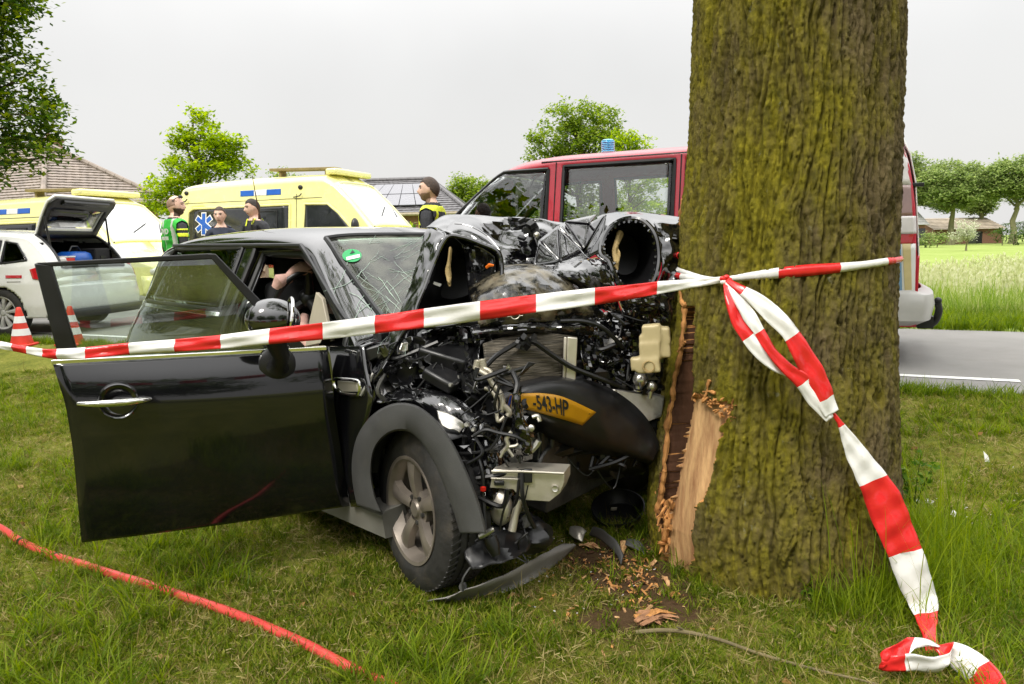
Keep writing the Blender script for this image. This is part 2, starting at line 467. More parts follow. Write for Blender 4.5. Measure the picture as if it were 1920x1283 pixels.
# ---------------------------------------------------------------- the big roadside tree
def barkmat():
    m, t, o = _nodes('mossy_bark'); N = t.nodes.new; L = t.links.new
    b = N('ShaderNodeBsdfPrincipled'); b.inputs['Roughness'].default_value = .92; b.inputs['Specular IOR Level'].default_value = .2
    tcn = N('ShaderNodeTexCoord')
    def noise(sc, stretch, det=8, rough=.65):
        mp = N('ShaderNodeMapping'); mp.inputs['Scale'].default_value = stretch; L(tcn.outputs['Object'], mp.inputs[0])
        n = N('ShaderNodeTexNoise'); n.inputs['Scale'].default_value = sc; n.inputs['Detail'].default_value = det; n.inputs['Roughness'].default_value = rough
        L(mp.outputs[0], n.inputs['Vector']); return n.outputs[0]
    base = N('ShaderNodeValToRGB'); e = base.color_ramp.elements
    e[0].position = .3; e[0].color = (.045, .034, .016, 1); e[1].position = .72; e[1].color = (.21, .16, .075, 1)
    L(noise(14, (1, 1, .35)), base.inputs[0])
    # moss: grows towards the left (-x) side
    sx = N('ShaderNodeSeparateXYZ'); L(tcn.outputs['Object'], sx.inputs[0])
    side = N('ShaderNodeMapRange'); side.inputs['From Min'].default_value = .36; side.inputs['From Max'].default_value = -.25
    side.inputs['To Min'].default_value = -.07; side.inputs['To Max'].default_value = .14; L(sx.outputs[0], side.inputs[0])
    a = N('ShaderNodeMath'); a.operation = 'ADD'; L(noise(6, (1, 1, .4), 10, .72), a.inputs[0]); L(side.outputs[0], a.inputs[1])
    mk = N('ShaderNodeMapRange'); mk.inputs['From Min'].default_value = .44; mk.inputs['From Max'].default_value = .7; L(a.outputs[0], mk.inputs[0])
    moss = N('ShaderNodeValToRGB'); e = moss.color_ramp.elements
    e[0].position = .3; e[0].color = (.075, .07, .007, 1); e[1].position = .7; e[1].color = (.30, .255, .018, 1)
    L(noise(35, (1, 1, .6)), moss.inputs[0])
    mx = N('ShaderNodeMixRGB'); L(mk.outputs[0], mx.inputs[0]); L(base.outputs[0], mx.inputs[1]); L(moss.outputs[0], mx.inputs[2])
    # small lichen flecks
    lk = N('ShaderNodeMapRange'); lk.inputs['From Min'].default_value = .66; lk.inputs['From Max'].default_value = .72; L(noise(22, (1, 1, .8), 6), lk.inputs[0])
    m2 = N('ShaderNodeMixRGB'); m2.inputs[2].default_value = (.25, .25, .17, 1); L(mx.outputs[0], m2.inputs[1])
    lm_ = N('ShaderNodeMath'); lm_.operation = 'MULTIPLY'; lm_.inputs[1].default_value = .6; L(lk.outputs[0], lm_.inputs[0]); L(lm_.outputs[0], m2.inputs[0])
    o2 = N('ShaderNodeMapRange'); o2.inputs['From Min'].default_value = .68; o2.inputs['From Max'].default_value = .74; L(noise(4.5, (1, 1, .5), 9, .7), o2.inputs[0])
    m3 = N('ShaderNodeMixRGB'); m3.inputs[2].default_value = (.3, .17, .012, 1); L(o2.outputs[0], m3.inputs[0]); L(m2.outputs[0], m3.inputs[1])
    L(m3.outputs[0], b.inputs['Base Color'])
    bp = N('ShaderNodeBump'); bp.inputs['Strength'].default_value = 1.0; bp.inputs['Distance'].default_value = .016
    L(noise(70, (1, 1, .5), 6, .7), bp.inputs['Height']); L(bp.outputs[0], b.inputs['Normal'])
    L(b.outputs[0], o.inputs[0]); return m
MAT['bark'] = barkmat()
MAT['wood'] = mat('fresh_wood', (.64, .40, .19), .7, var=.32, vs_=14, stretch=(1, 1, .14), bump=.7, bs=60, dirt=((.24, .10, .045), .85, 22), spec=.25)
MAT['redwood'] = mat('inner_bark', (.075, .034, .018), .8, var=.4, vs_=16, stretch=(1, 1, .15), bump=.6, bs=50, spec=.2)
MAT['splinter'] = mat('splintered_bark', (.46, .22, .075), .85, var=.45, vs_=25, stretch=(1, 1, .4), bump=.8, bs=70, spec=.15)
TY = 3.05
_ed = [(-60, 1305, 1700), (0, 1303, 1697), (100, 1300, 1696), (200, 1297, 1694), (300, 1291, 1692), (400, 1279, 1688), (500, 1270, 1683), (570, 1262, 1681), (640, 1254, 1680),
       (700, 1247, 1680), (800, 1234, 1682), (900, 1222, 1686), (980, 1216, 1692), (1040, 1222, 1700), (1090, 1222, 1712), (1140, 1214, 1730)]
_tz, _tx, _tr = [], [], []
for (py, pl, pr) in _ed:
    a0 = P(pl, py, 1) ; a1 = P(pr, py, 1)
    al, ar = math.atan(a0.x), math.atan(a1.x)
    ac, hf = (al + ar) / 2, (ar - al) / 2
    dist = TY / math.cos(ac)
    r_ = dist * math.sin(hf)
    pm = P((pl + pr) / 2, py, TY - .3 * r_)
    _tz.append(pm.z); _tx.append(TY * math.tan(ac)); _tr.append(r_)
_o = np.argsort(_tz); _tz = np.array(_tz)[_o]; _tx = np.array(_tx)[_o]; _tr = np.array(_tr)[_o]
def trunk_c(z): return np.interp(z, _tz, _tx), np.interp(z, _tz, _tr)
def thit(px, py, off=0.0):
    v = ray(px, py); t = 2.4
    lo, hi = 1.8, None
    best = None
    for k in range(900):
        t = 1.9 + k * .0015
        p = CAM + v * t
        cx_, r_ = trunk_c(p.z)
        dd = math.hypot(p.x - cx_, p.y - TY)
        if best is None or dd < best[0]: best = (dd, p)
        if dd <= r_ + off: return p
    return best[1]
BIGTREE = thing('roadside_tree', 'huge mossy roadside tree with bark torn off where the black car hit it', 'tree', (1.16, TY, 0), group='deciduous trees')
def inpoly(px, py, poly):
    r_ = np.zeros(px.shape, bool); n = len(poly); j = n - 1
    for i in range(n):
        xi, yi = poly[i]; xj, yj = poly[j]
        c = ((yi > py) != (yj > py)) & (px < (xj - xi) * (py - yi) / (yj - yi + 1e-12) + xi)
        r_ ^= c; j = i
    return r_
WOUND = [(1298, 745), (1312, 742), (1335, 748), (1352, 752), (1376, 762), (1368, 780), (1350, 795), (1352, 815), (1342, 850), (1338, 880), (1332, 905), (1322, 930), (1304, 950), (1300, 985), (1298, 1010),
         (1297, 1040), (1292, 1075), (1278, 1106), (1258, 1108), (1240, 1098), (1244, 1040), (1248, 985), (1258, 940), (1268, 890), (1280, 830), (1290, 775)]
CAVITY = [(1277, 600), (1286, 574), (1296, 575), (1299, 620), (1297, 690), (1297, 748), (1290, 778), (1279, 832), (1267, 892), (1256, 945), (1246, 990), (1236, 985), (1236, 930), (1244, 880), (1252, 810), (1262, 740), (1268, 690), (1275, 650)]
NT = 640
th = np.linspace(0, 2 * np.pi, NT, endpoint=False)
zr = np.concatenate([np.arange(-.12, 2.62, .0055), np.arange(2.65, 5.4, .05)])
TH, ZZ = np.meshgrid(th, zr)
cxs, rs = trunk_c(ZZ)
rs = rs * (1 + .02 * np.sin(3 * TH + 1) + .015 * np.sin(5 * TH + ZZ)) if False else rs
kx = .42 * 28
warp = .075 * pn(np.stack([np.cos(TH) * 3, np.sin(TH) * 3, ZZ * 2.6], -1)) + .022 * pn(np.stack([np.cos(TH) * 9, np.sin(TH) * 9, ZZ * 11], -1))
T2 = TH + warp
n1 = np.abs(pn(np.stack([np.cos(T2) * kx, np.sin(T2) * kx, ZZ * 2.0], -1)))
n2 = np.abs(pn(np.stack([np.cos(T2) * kx * 2.1 + 5, np.sin(T2) * kx * 2.0, ZZ * 4.5], -1)))
f1 = 1 - sst(0, .24, n1); f2 = 1 - sst(0, .16, n2)
fb = fbm(np.stack([np.cos(TH) * 26, np.sin(TH) * 26, ZZ * 38], -1), 3)
big = pn(np.stack([np.cos(TH) * 1.6, np.sin(TH) * 1.6, ZZ * .9], -1))
disp = -.022 * f1 - .012 * f2 + .006 * fb + .010 * big
Rr = rs + disp + .006
X_ = cxs + Rr * np.cos(TH); Y_ = TY + Rr * np.sin(TH)
# the torn patch and the split, found on the surface itself
VV = np.stack([cxs + rs * np.cos(TH) - CAM.x, TY + rs * np.sin(TH) - CAM.y, ZZ - CAM.z], -1)
dd = VV @ np.array(_F); PX = CX + FPX * (VV @ np.array(_R)) / dd; PY = CY - FPX * (VV @ np.array(_U)) / dd
front = np.sin(TH) < .12
jx = 4.0 * pn(np.stack([X_ * 60, ZZ * 45, Y_ * 0], -1)); jy = 4 * pn(np.stack([X_ * 50 + 9, ZZ * 40, Y_ * 0], -1))
wound = inpoly(PX + jx, PY + jy, WOUND) & front
cav = inpoly(PX + jx * .25, PY + jy * .1, CAVITY) & front
up_ = np.zeros_like(cav); dn2 = np.zeros_like(cav)
for k in range(1, 7): up_[k:] |= cav[:-k]; dn2[:-k] |= cav[k:]
cav = (cav | (up_ & dn2)) & ~wound
grain = pn(np.stack([np.cos(TH) * 90, np.sin(TH) * 90, ZZ * 5], -1))
Rr = np.where(wound, rs - .022 + .0022 * grain + .003 * big, Rr)
Rr = np.where(cav, rs - .11 + .004 * grain, Rr)
X_ = cxs + Rr * np.cos(TH); Y_ = TY + Rr * np.sin(TH)
tv = np.stack([X_ - 1.16, Y_ - TY, ZZ], -1).reshape(-1, 3)
nz_ = len(zr); ii = np.arange(nz_ * NT).reshape(nz_, NT); jj = np.roll(ii, -1, 1)
tf = np.stack([ii[:-1], jj[:-1], jj[1:], ii[1:]], -1).reshape(-1, 4)
wv = wound.reshape(-1)[tf]; cv = cav.reshape(-1)[tf]
isw = wv.sum(1) >= 3; isc = (cv.sum(1) >= 2) & ~isw; rimc = (cv.sum(1) == 1) & ~isw
edge = (wv.sum(1) >= 1) & ~isw
npobj('trunk', tv, tf[~isw], ['bark', 'redwood', 'splinter'], BIGTREE, mi=np.where(isc, 1, np.where(edge | rimc, 2, 0))[~isw])
used, inv_ = np.unique(tf[isw], return_inverse=True)
tag(npobj('exposed_wood', tv[used], inv_.reshape(-1, 4), 'wood', BIGTREE), 'pale bare wood where the bark was torn away')
# splintered lip along the split, torn edges, fibres
mb = MB()
def lip(pxs, wpx, off, n=7, jag=.006):
    pts = [thit(a, b, off) for (a, b) in pxs]
    pts = cr(pts, 6)
    pts = [q for a, b in zip(pts, pts[1:]) for q in (a, a.lerp(b, .5))] + [pts[-1]]
    rad = [.5 * wpx * p.y / FPX * (.75 + .55 * float(pn(np.array([[p.x * 30, p.y * 30, p.z * 22]]))[0]) + .25 * random.random()) for p in pts]
    pts = [p + Vector((jag * float(pn(np.array([[p.z * 40, 1.5, 2.5]]))[0]), -jag * abs(float(pn(np.array([[p.z * 26, 7.5, 2.5]]))[0])), 0)) for p in pts]
    rad[0] *= .3; rad[-1] *= .3
    mb.tube(pts, rad, n)
lip([(1284, 566), (1281, 620), (1276, 660), (1268, 700), (1262, 740), (1254, 790), (1249, 840), (1245, 890), (1239, 930), (1232, 965)], 12, -.002)
lip([(1246, 880), (1240, 915), (1233, 950), (1228, 990)], 10, .0)
lip([(1279, 372), (1275, 420), (1273, 470), (1271, 505)], 9, .004)
lip([(1274, 545), (1278, 566), (1284, 575)], 9, .006)
lip([(1330, 712), (1326, 735), (1320, 752)], 8, .012)
lip([(1318, 735), (1332, 734), (1342, 738)], 6, .014)
lip([(1256, 935), (1252, 965), (1250, 990), (1246, 1020)], 12, -.002)
lip([(1236, 1050), (1238, 1080), (1246, 1100), (1262, 1112)], 12, .006)
lip([(1286, 640), (1278, 652), (1270, 660)], 5, .004)
for k in range(46):
    a = random.uniform(1300, 1378); b = 742 + (a - 1300) * .28 + random.uniform(-6, 30 if a > 1335 else 12)
    p = thit(a, b, .004); d_ = Vector((random.uniform(-1, 1), -.6, random.uniform(-.6, 1))).normalized() * random.uniform(.008, .03)
    mb.tube([p, p + d_ * .5, p + d_], [.005, .0045, .001], 5)
for k in range(30):
    a = random.choice([(1238, 940), (1248, 1000), (1244, 1080), (1252, 960)]); p = thit(a[0] + random.uniform(-9, 9), a[1] + random.uniform(-35, 25), 0)
    d_ = Vector((random.uniform(-.5, .5), -.4, random.uniform(-1, 1))).normalized() * random.uniform(.02, .06)
    mb.tube([p, p + d_ * .5, p + d_], [.006, .007, .001], 5)
tag(obj('splintered_bark', mb, 'splinter', BIGTREE, world=True), 'orange-brown torn bark fibres along the split')
# ---------------------------------------------------------------- trees
LEAF = lambda nm, cols, tr=.4: leafmat(nm, cols, tr)
MAT['oakleaf'] = LEAF('oak_leaves', [(.02, .045, .006), (.05, .10, .012), (.10, .16, .014), (.20, .24, .02)], .42)
MAT['limeleaf'] = LEAF('yellow_green_leaves', [(.11, .19, .008), (.26, .36, .014), (.40, .47, .025)], .55)
MAT['midleaf'] = LEAF('mid_green_leaves', [(.07, .13, .016), (.18, .26, .03), (.31, .37, .06)], .5)
MAT['farleaf'] = LEAF('distant_leaves', [(.12, .18, .055), (.24, .31, .10), (.37, .43, .17)], .45)
MAT['palegreen'] = LEAF('pale_variegated_leaves', [(.25, .3, .16), (.5, .52, .38), (.62, .62, .52)], .4)
MAT['hedgeleaf'] = LEAF('hedge_leaves', [(.02, .05, .01), (.05, .10, .015), (.10, .15, .03)], .35)
MAT['treebark'] = mat('tree_bark', (.085, .065, .04), .9, var=.4, vs_=8, stretch=(1, 1, .3), bump=.8, bs=25)
MAT['palebark'] = mat('greenish_bark', (.20, .19, .10), .9, var=.3, vs_=4, stretch=(1, 1, .3))
def leaves(centers, sig, per, size, rs_, flat=.75, aspect=.62):
    """leaf-sized kites scattered round cluster centres"""
    n = len(centers) * per
    c = np.repeat(centers, per, 0) + rs_.normal(size=(n, 3)) * np.array(sig)
    ax = rs_.normal(size=(n, 3)); ax[:, 2] *= .5; ax /= np.linalg.norm(ax, axis=1)[:, None]
    nr = rs_.normal(size=(n, 3)) * (1 - flat) ; nr[:, 2] += flat
    sd = np.cross(ax, nr); sd /= np.linalg.norm(sd, axis=1)[:, None] + 1e-9
    L_ = size * rs_.uniform(.6, 1.3, n)[:, None]
    v = np.stack([c - ax * L_ * .5, c + sd * L_ * .5 * aspect, c + ax * L_ * .55, c - sd * L_ * .5 * aspect], 1).reshape(-1, 3)
    f = np.arange(n * 4).reshape(n, 4)
    return v, f
def clusters(blobs, n, rs_, rmin=.35):
    vol = np.array([b[3] * b[4] * b[5] for b in blobs]) ** .8; vol /= vol.sum()
    out_ = []
    for b, k in zip(blobs, rs_.multinomial(n, vol)):
        d = rs_.normal(size=(k, 3)); d /= np.linalg.norm(d, axis=1)[:, None]
        rad = (rmin + (1 - rmin) * rs_.random(k) ** .45)[:, None]
        out_.append(np.array(b[:3]) + d * rad * np.array(b[3:6]))
    return np.concatenate(out_)
def tree(name, label, base, th_, tr_, blobs, ncl, per, sig, size, leaf, bark='treebark', seed=1, limbs=14, group='deciduous trees', lean=(0, 0), parent=None, rmin=.35):
    rs_ = np.random.default_rng(seed)
    t = parent if parent is not None else thing(name, label, 'tree', base, group=group)
    cl = clusters(blobs, ncl, rs_, rmin)
    mb = MB()
    top = max(b[2] for b in blobs)
    if parent is None:
        tp = [Vector((lean[0] * k / 6 + rs_.normal() * tr_ * .25 * (k > 0), lean[1] * k / 6 + rs_.normal() * tr_ * .25 * (k > 0), (k / 6) * top - (.1 if k == 0 else 0))) for k in range(7)]
        mb.tube(tp, [tr_ * (1.35 if k == 0 else 1 - .85 * (k / 6)) for k in range(7)], 10)
    else:
        tp = [Vector((0, 0, 5.3)), Vector((.05, 0, 6.5)), Vector((0, .1, 8)), Vector((.1, 0, top))]
        mb.tube(tp, [.34, .28, .18, .05], 12)
    for i in rs_.choice(len(cl), min(limbs, len(cl)), replace=False):
        e = Vector(cl[i]); k0 = max(.0, min(e.z * .75, top * .85))
        if k0 < th_ * .8: k0 = th_ * .8
        if parent is not None: k0 = max(k0, 4.9)
        s_ = Vector((0, 0, k0)); md = s_.lerp(e, .5) + Vector((rs_.normal(), rs_.normal(), abs(rs_.normal()))) * (e - s_).length * .07
        mb.tube([s_, md, e], [tr_ * .34, tr_ * .2, tr_ * .04], 6)
    obj('trunk' if parent is None else 'limbs', mb, bark, t)
    v, f = leaves(cl, sig, per, size, rs_)
    npobj('crown', v, f, leaf, t, smooth=False)
    return t
def at(px, d, z=None):
    p = P(px, 460, d); z = float(gz(p.x, p.y)) if z is None else z
    return Vector((p.x, d, z))
def hz(px): return 458 + .02 * (960 - px)
def zof(px, py, d): return P(px, py, d).z
# crown of the big tree, above the frame
tree('x', '', (0, 0, 0), 5, .3, [(0, 0, 7.6, 3.6, 3.6, 2.6), (-1.8, 1.0, 6.6, 2.2, 2.2, 1.5), (1.9, -.6, 6.8, 2.2, 2.4, 1.5)], 130, 60, (.28, .28, .2), .13, 'oakleaf', seed=3, limbs=26, parent=BIGTREE)
# oak at the left edge of the frame
b = at(-260, 20)
def blobs_px(base, lst):
    out_ = []
    for (px, py, d, rpx, rpy) in lst:
        c = P(px, py, d); s_ = d / FPX
        out_.append((c.x - base.x, c.y - base.y, c.z - base.z, rpx * s_, rpx * s_, rpy * s_))
    return out_
tree('oak_tree', 'dark green oak whose leafy branches hang into the top left corner', b, 2.2, .32,
     blobs_px(b, [(-40, 230, 20, 120, 75), (30, 200, 20, 70, 45), (-10, 110, 20, 80, 60), (10, 20, 20, 55, 50), (-60, -60, 20, 110, 90), (-220, 60, 20, 190, 200), (-330, -160, 20, 220, 190), (20, 290, 19.5, 55, 28), (-90, 330, 19.5, 100, 35), (85, 235, 19.6, 26, 40), (100, 290, 19.4, 45, 12)]),
     760, 80, (.24, .24, .17), .165, 'oakleaf', seed=5, limbs=60)
b = at(380, 30)
tree('yellow_green_tree', 'bright yellow-green young tree standing behind the rear of the large ambulance', b, 1.0, .12,
     blobs_px(b, [(385, 222, 30, 30, 26), (395, 268, 30, 62, 30), (360, 262, 30, 40, 24), (385, 318, 30, 82, 26), (430, 300, 30, 36, 18), (350, 355, 29.6, 50, 26), (300, 370, 29.8, 32, 26), (292, 350, 31, 14, 16), (380, 390, 30, 90, 25), (330, 305, 30, 24, 16)]),
     300, 46, (.17, .17, .09), .16, 'limeleaf', seed=8, limbs=34, rmin=.1)
b = at(1090, 40)
tree('broad_tree', 'rounded green tree rising behind the red van roof', b, 1.6, .25,
     blobs_px(b, [(1070, 222, 40, 58, 28), (1120, 232, 40, 50, 30), (1050, 262, 40, 62, 30), (1110, 280, 40, 80, 34), (1010, 292, 40, 34, 16), (1060, 330, 40, 90, 36), (980, 380, 40, 80, 40), (1010, 420, 40, 120, 30), (1130, 400, 40, 90, 40)]),
     560, 60, (.22, .22, .15), .18, 'midleaf', seed=11, limbs=36)
b = at(1180, 37)
tree('small_light_tree', 'lighter yellow-green tree beside the blue beacon on the red van', b, 1.2, .12,
     blobs_px(b, [(1168, 262, 37, 30, 18), (1200, 272, 37, 26, 14), (1180, 300, 37, 50, 26), (1210, 330, 37, 50, 40), (1190, 400, 37, 70, 50)]),
     170, 54, (.17, .17, .11), .16, 'limeleaf', seed=13, limbs=14)
b = at(880, 62)
tree('round_tree', 'small round-topped tree between the dark tiled roof and the red windscreen pillar', b, 1.2, .2,
     blobs_px(b, [(880, 362, 62, 42, 34), (890, 400, 62, 50, 40), (915, 380, 62, 30, 36)]), 260, 60, (.3, .3, .22), .24, 'midleaf', seed=17, limbs=10)
b = at(528, 72)
tree('distant_tree', 'distant tree top peeping over the roof of the large ambulance', b, 1.2, .2,
     blobs_px(b, [(527, 326, 72, 26, 13), (540, 350, 72, 45, 25), (560, 390, 72, 60, 40)]), 90, 40, (.3, .3, .2), .25, 'midleaf', seed=19, limbs=8)
# row beyond the meadow, right
far = [(1712, 342, 56, 50, 96, 'field tree with its stem hidden behind the big trunk, left end of the far row'),
       (1782, 350, 60, 48, 92, 'field tree in the far row, its trunk just left of the white-leaved tree'),
       (1838, 360, 30, 40, 104, 'narrow pale field tree in the gap of the far row'),
       (1898, 340, 62, 48, 90, 'field tree at the right picture edge with a forked pale trunk'),
       (1990, 345, 60, 50, 92, 'field tree cut off by the right picture edge')]
for k, (px, py, rx_, ry_, d, lb) in enumerate(far):
    b = at(px, d)
    tree('field_tree', lb, b, 2.6, .42,
         blobs_px(b, [(px + random.uniform(-14, 14), py - 14, d, rx_ * random.uniform(.5, .8), ry_ * random.uniform(.6, .85)), (px - rx_ * .5, py + random.uniform(-8, 18), d, rx_ * random.uniform(.4, .65), ry_ * .6), (px + rx_ * .5, py + random.uniform(-12, 16), d, rx_ * random.uniform(.4, .65), ry_ * .6), (px, py + 16, d, rx_ * random.uniform(.7, 1.05), ry_ * .5), (px + random.uniform(-30, 30), py + 4, d + 3, rx_ * .4, ry_ * .9)]),
         300, 60, (.42, .42, .3), .36, 'farleaf', 'palebark', seed=30 + k, limbs=14)
b = at(1812, 55)
tree('ornamental_tree', 'small white-leaved ornamental tree standing alone in the meadow', b, .5, .07,
     blobs_px(b, [(1812, 430, 55, 20, 18), (1805, 440, 55, 18, 12), (1822, 440, 55, 14, 10)]), 70, 30, (.14, .14, .12), .13, 'palegreen', 'palebark', seed=41, limbs=12)
def hedge(name, label, px0, px1, d, py_top, seed, leaf='hedgeleaf', depth=1.6, base_py=None):
    a, c = at(px0, d), at(px1, d)
    t = thing(name, label, 'hedge', (a + c) / 2)
    ln = (c - a).length; h_ = zof((px0 + px1) / 2, py_top, d) - a.z
    rs_ = np.random.default_rng(seed)
    cl = np.stack([rs_.uniform(-ln / 2, ln / 2, int(70 * ln / 8)), rs_.uniform(-depth / 2, depth / 2, int(70 * ln / 8)), h_ * rs_.random(int(70 * ln / 8)) ** .6 * .95], -1)
    v, f = leaves(cl, (.3, .3, .16), 45, .22, rs_)
    npobj('foliage', v, f, leaf, t, smooth=False)
    mb = MB()
    for k in range(int(ln / 1.2)):
        x = -ln / 2 + (k + .5) * 1.2; mb.tube([(x, 0, -.05), (x + .1, .05, h_ * .5), (x, .1, h_ * .85)], [.05, .04, .01], 5)
    obj('stems', mb, 'treebark', t, kind='stuff')
hedge('hedge', 'dark hedge at the far edge of the meadow under the field trees', 1690, 1960, 108, 418, 51, depth=3)
hedge('hedge', 'low pale green shrubs along the far meadow edge near the grey gable', 1700, 1770, 74, 438, 52, 'farleaf', 1.2)
hedge('hedge', 'tall dark hedge at the right end of the far meadow', 1868, 1990, 78, 428, 53, depth=2)
hedge('hedge', 'green hedge behind the ambulances beside the tiled house', 230, 900, 27, 432, 54, 'midleaf', 1.5)
hedge('hedge', 'far dark tree belt seen low behind the red van', 860, 1700, 120, 418, 55, 'hedgeleaf', 5)
# ---------------------------------------------------------------- houses
MAT['tile_brown'] = mat('brown_roof_tiles', (.27, .225, .195), .8, var=.25, vs_=2.5, bump=.3, bs=30, dirt=((.34, .30, .27), .5, 3))
MAT['tile_grey'] = mat('grey_roof_tiles', (.13, .125, .13), .6, var=.25, vs_=3, bump=.3, bs=30)
MAT['brick'] = mat('red_brick', (.24, .12, .085), .85, var=.3, vs_=9, bump=.4, bs=40)
MAT['gutter'] = mat('weathered_fascia', (.33, .28, .2), .7)
MAT['solar'] = mat('solar_panel', (.16, .16, .18), .25, var=.1, spec=.6)
MAT['whitewash'] = mat('pale_render', (.6, .58, .54), .85, var=.1)
MAT['grey_barn_roof'] = mat('barn_roof_sheets', (.30, .25, .19), .85, var=.3, vs_=1.5)
MAT['grey_gable'] = mat('grey_metal_roof', (.42, .42, .42), .6)
MAT['darkpane'] = mat('dark_window_pane', (.02, .022, .025), .08, spec=.8)
def courses(mb, a, b, c, d, n, lift=.05, wavy=0):
    """roof slope a-b (eave) to d-c (ridge) as overlapping tile courses, each course a proud strip of rolls"""
    a, b, c, d = map(Vector, (a, b, c, d))
    nr = (b - a).cross(d - a).normalized()
    if nr.z < 0: nr = -nr
    for k in range(n):
        t0, t1 = k / n, (k + 1) / n
        l0, r0, l1, r1 = a.lerp(d, t0), b.lerp(c, t0), a.lerp(d, t1), b.lerp(c, t1)
        m_ = max(2, int((r0 - l0).length / .15)) if wavy else 1
        lo = [l0.lerp(r0, j / m_) + nr * (lift + (wavy * (j % 2))) for j in range(m_ + 1)]
        hi = [l1.lerp(r1, j / m_) + nr * (.004 + (wavy * (j % 2))) for j in range(m_ + 1)]
        bt = [l0.lerp(r0, j / m_) for j in range(m_ + 1)]
        mb.grid([bt, lo, hi])
def hip_house(name, label, C0, C1, C2, zw, zr_, ridge_in, mats, nc=22, group=None, wavy=.012):
    """C0 near corner, C1 right corner, C2 left corner (ground points); hip end on C0-C1"""
    C0, C1, C2 = [Vector((p[0], p[1], 0)) for p in (C0, C1, C2)]
    C3 = C1 + (C2 - C0)
    t = thing(name, label, 'house', (C0 + C1 + C2 + C3) / 4 + Vector((0, 0, .1)), group=group)
    ov = .45
    ctr = (C0 + C1 + C2 + C3) / 4
    def ex(p): q = (p - ctr); return p + q.normalized() * ov
    mb = MB()
    for a, b in ((C0, C1), (C1, C3), (C3, C2), (C2, C0)):
        nrm = Vector((b.y - a.y, a.x - b.x, 0)).normalized() * .2
        if nrm.dot(ctr - a) > 0: nrm = -nrm
        mb.slab([a, b, b + Vector((0, 0, zw)), a + Vector((0, 0, zw))], -nrm)
    obj('wall', mb, mats[0], t, world=True)
    E0, E1, E2, E3 = [ex(p) + Vector((0, 0, zw - .05)) for p in (C0, C1, C2, C3)]
    m0 = (C0 + C1) / 2; m1 = (C2 + C3) / 2; dr = (m1 - m0).normalized()
    A = m0 + dr * ridge_in + Vector((0, 0, zr_)); B = m1 - dr * ridge_in + Vector((0, 0, zr_))
    mb = MB()
    courses(mb, E0, E1, A, A, nc, wavy=wavy); courses(mb, E2, E0, A, B, nc, wavy=wavy); courses(mb, E1, E3, B, A, nc, wavy=wavy); courses(mb, E3, E2, B, B, nc, wavy=wavy)
    rf = obj('roof', mb, mats[1], t, world=True, smooth=False)
    mb = MB()
    for a, b in ((E0, A), (E1, A), (A, B), (E2, B), (E3, B)):
        k = max(4, int((b - a).length / .4))
        for j in range(k):
            mb.tube([a.lerp(b, j / k) + Vector((0, 0, .07)), a.lerp(b, (j + 1.05) / k) + Vector((0, 0, .09))], [.13, .11], 8)
    obj('ridge_tiles', mb, mats[1], rf, world=True)
    mb = MB()
    for a, b in ((E0, E1), (E0, E2), (E1, E3)):
        mb.tube([a - Vector((0, 0, .06)), b - Vector((0, 0, .06))], .09, 8)
    obj('gutter', mb, 'gutter', t, world=True)
    return t, rf, (E0, E1, E2, E3, A, B)
c0, c1, c2 = at(82, 33), at(302, 36), at(-330, 39)
zw_ = zof(75, 372, 33); zr_ = zof(150, 284, 38)
hs, rf, K = hip_house('tiled_house', 'house with a brown tiled hip roof and chimney behind the left ambulance', c0, c1, c2, zw_, zr_, 3.2, ('brick', 'tile_brown'), 20)
mb = MB(); cp = P(96, 300, 37.5)
mb.box((cp.x, cp.y, cp.z - .2), (.8, .8, 2.2)); mb.box((cp.x, cp.y, cp.z + .95), (.92, .92, .14)); mb.tube([(cp.x, cp.y, cp.z + 1), (cp.x, cp.y, cp.z + 1.25)], .14, 10)
obj('chimney', mb, 'brick', rf, world=True)
mb = MB()
for t_ in (.25, .6):
    p = (K[0].lerp(K[1], t_)); mb.box((p.x + .1, p.y + .15, 2.0), (1.0, .5, 1.2), rot=(0, 0, math.atan2((c1 - c0).y, (c1 - c0).x)))
obj('window', mb, 'darkpane', hs, world=True)
c0, c1, c2 = at(690, 40), at(905, 52), at(560, 48)
zw_ = zof(860, 402, 46); zr_ = zof(740, 333, 47)
c0, c1, c2 = at(872, 40), at(900, 52), at(560, 41)
hs2, rf2, K2 = hip_house('grey_roofed_house', 'house with a dark grey tiled roof and solar panels behind the large ambulance', c0, c1, c2, zof(865, 396, 40), zof(740, 332, 44), 2.6, ('brick', 'tile_grey'), 16)
E0, E1, E2, E3, A, B = K2
nrm = (E0 - E2).cross(B - E2).normalized(); nrm = nrm if nrm.z > 0 else -nrm
for k in range(5):
    for j in range(2):
        f = lambda u, v: (E2.lerp(E0, u)).lerp(B.lerp(A, u), v) + nrm * .14
        u0, v0 = .30 + k * .105, .14 + j * .33
        mb = MB(); mb.slab([f(u0, v0), f(u0 + .1, v0), f(u0 + .1, v0 + .31), f(u0, v0 + .31)], nrm * .04)
        obj('solar_panel', mb, 'solar', rf2, world=True)
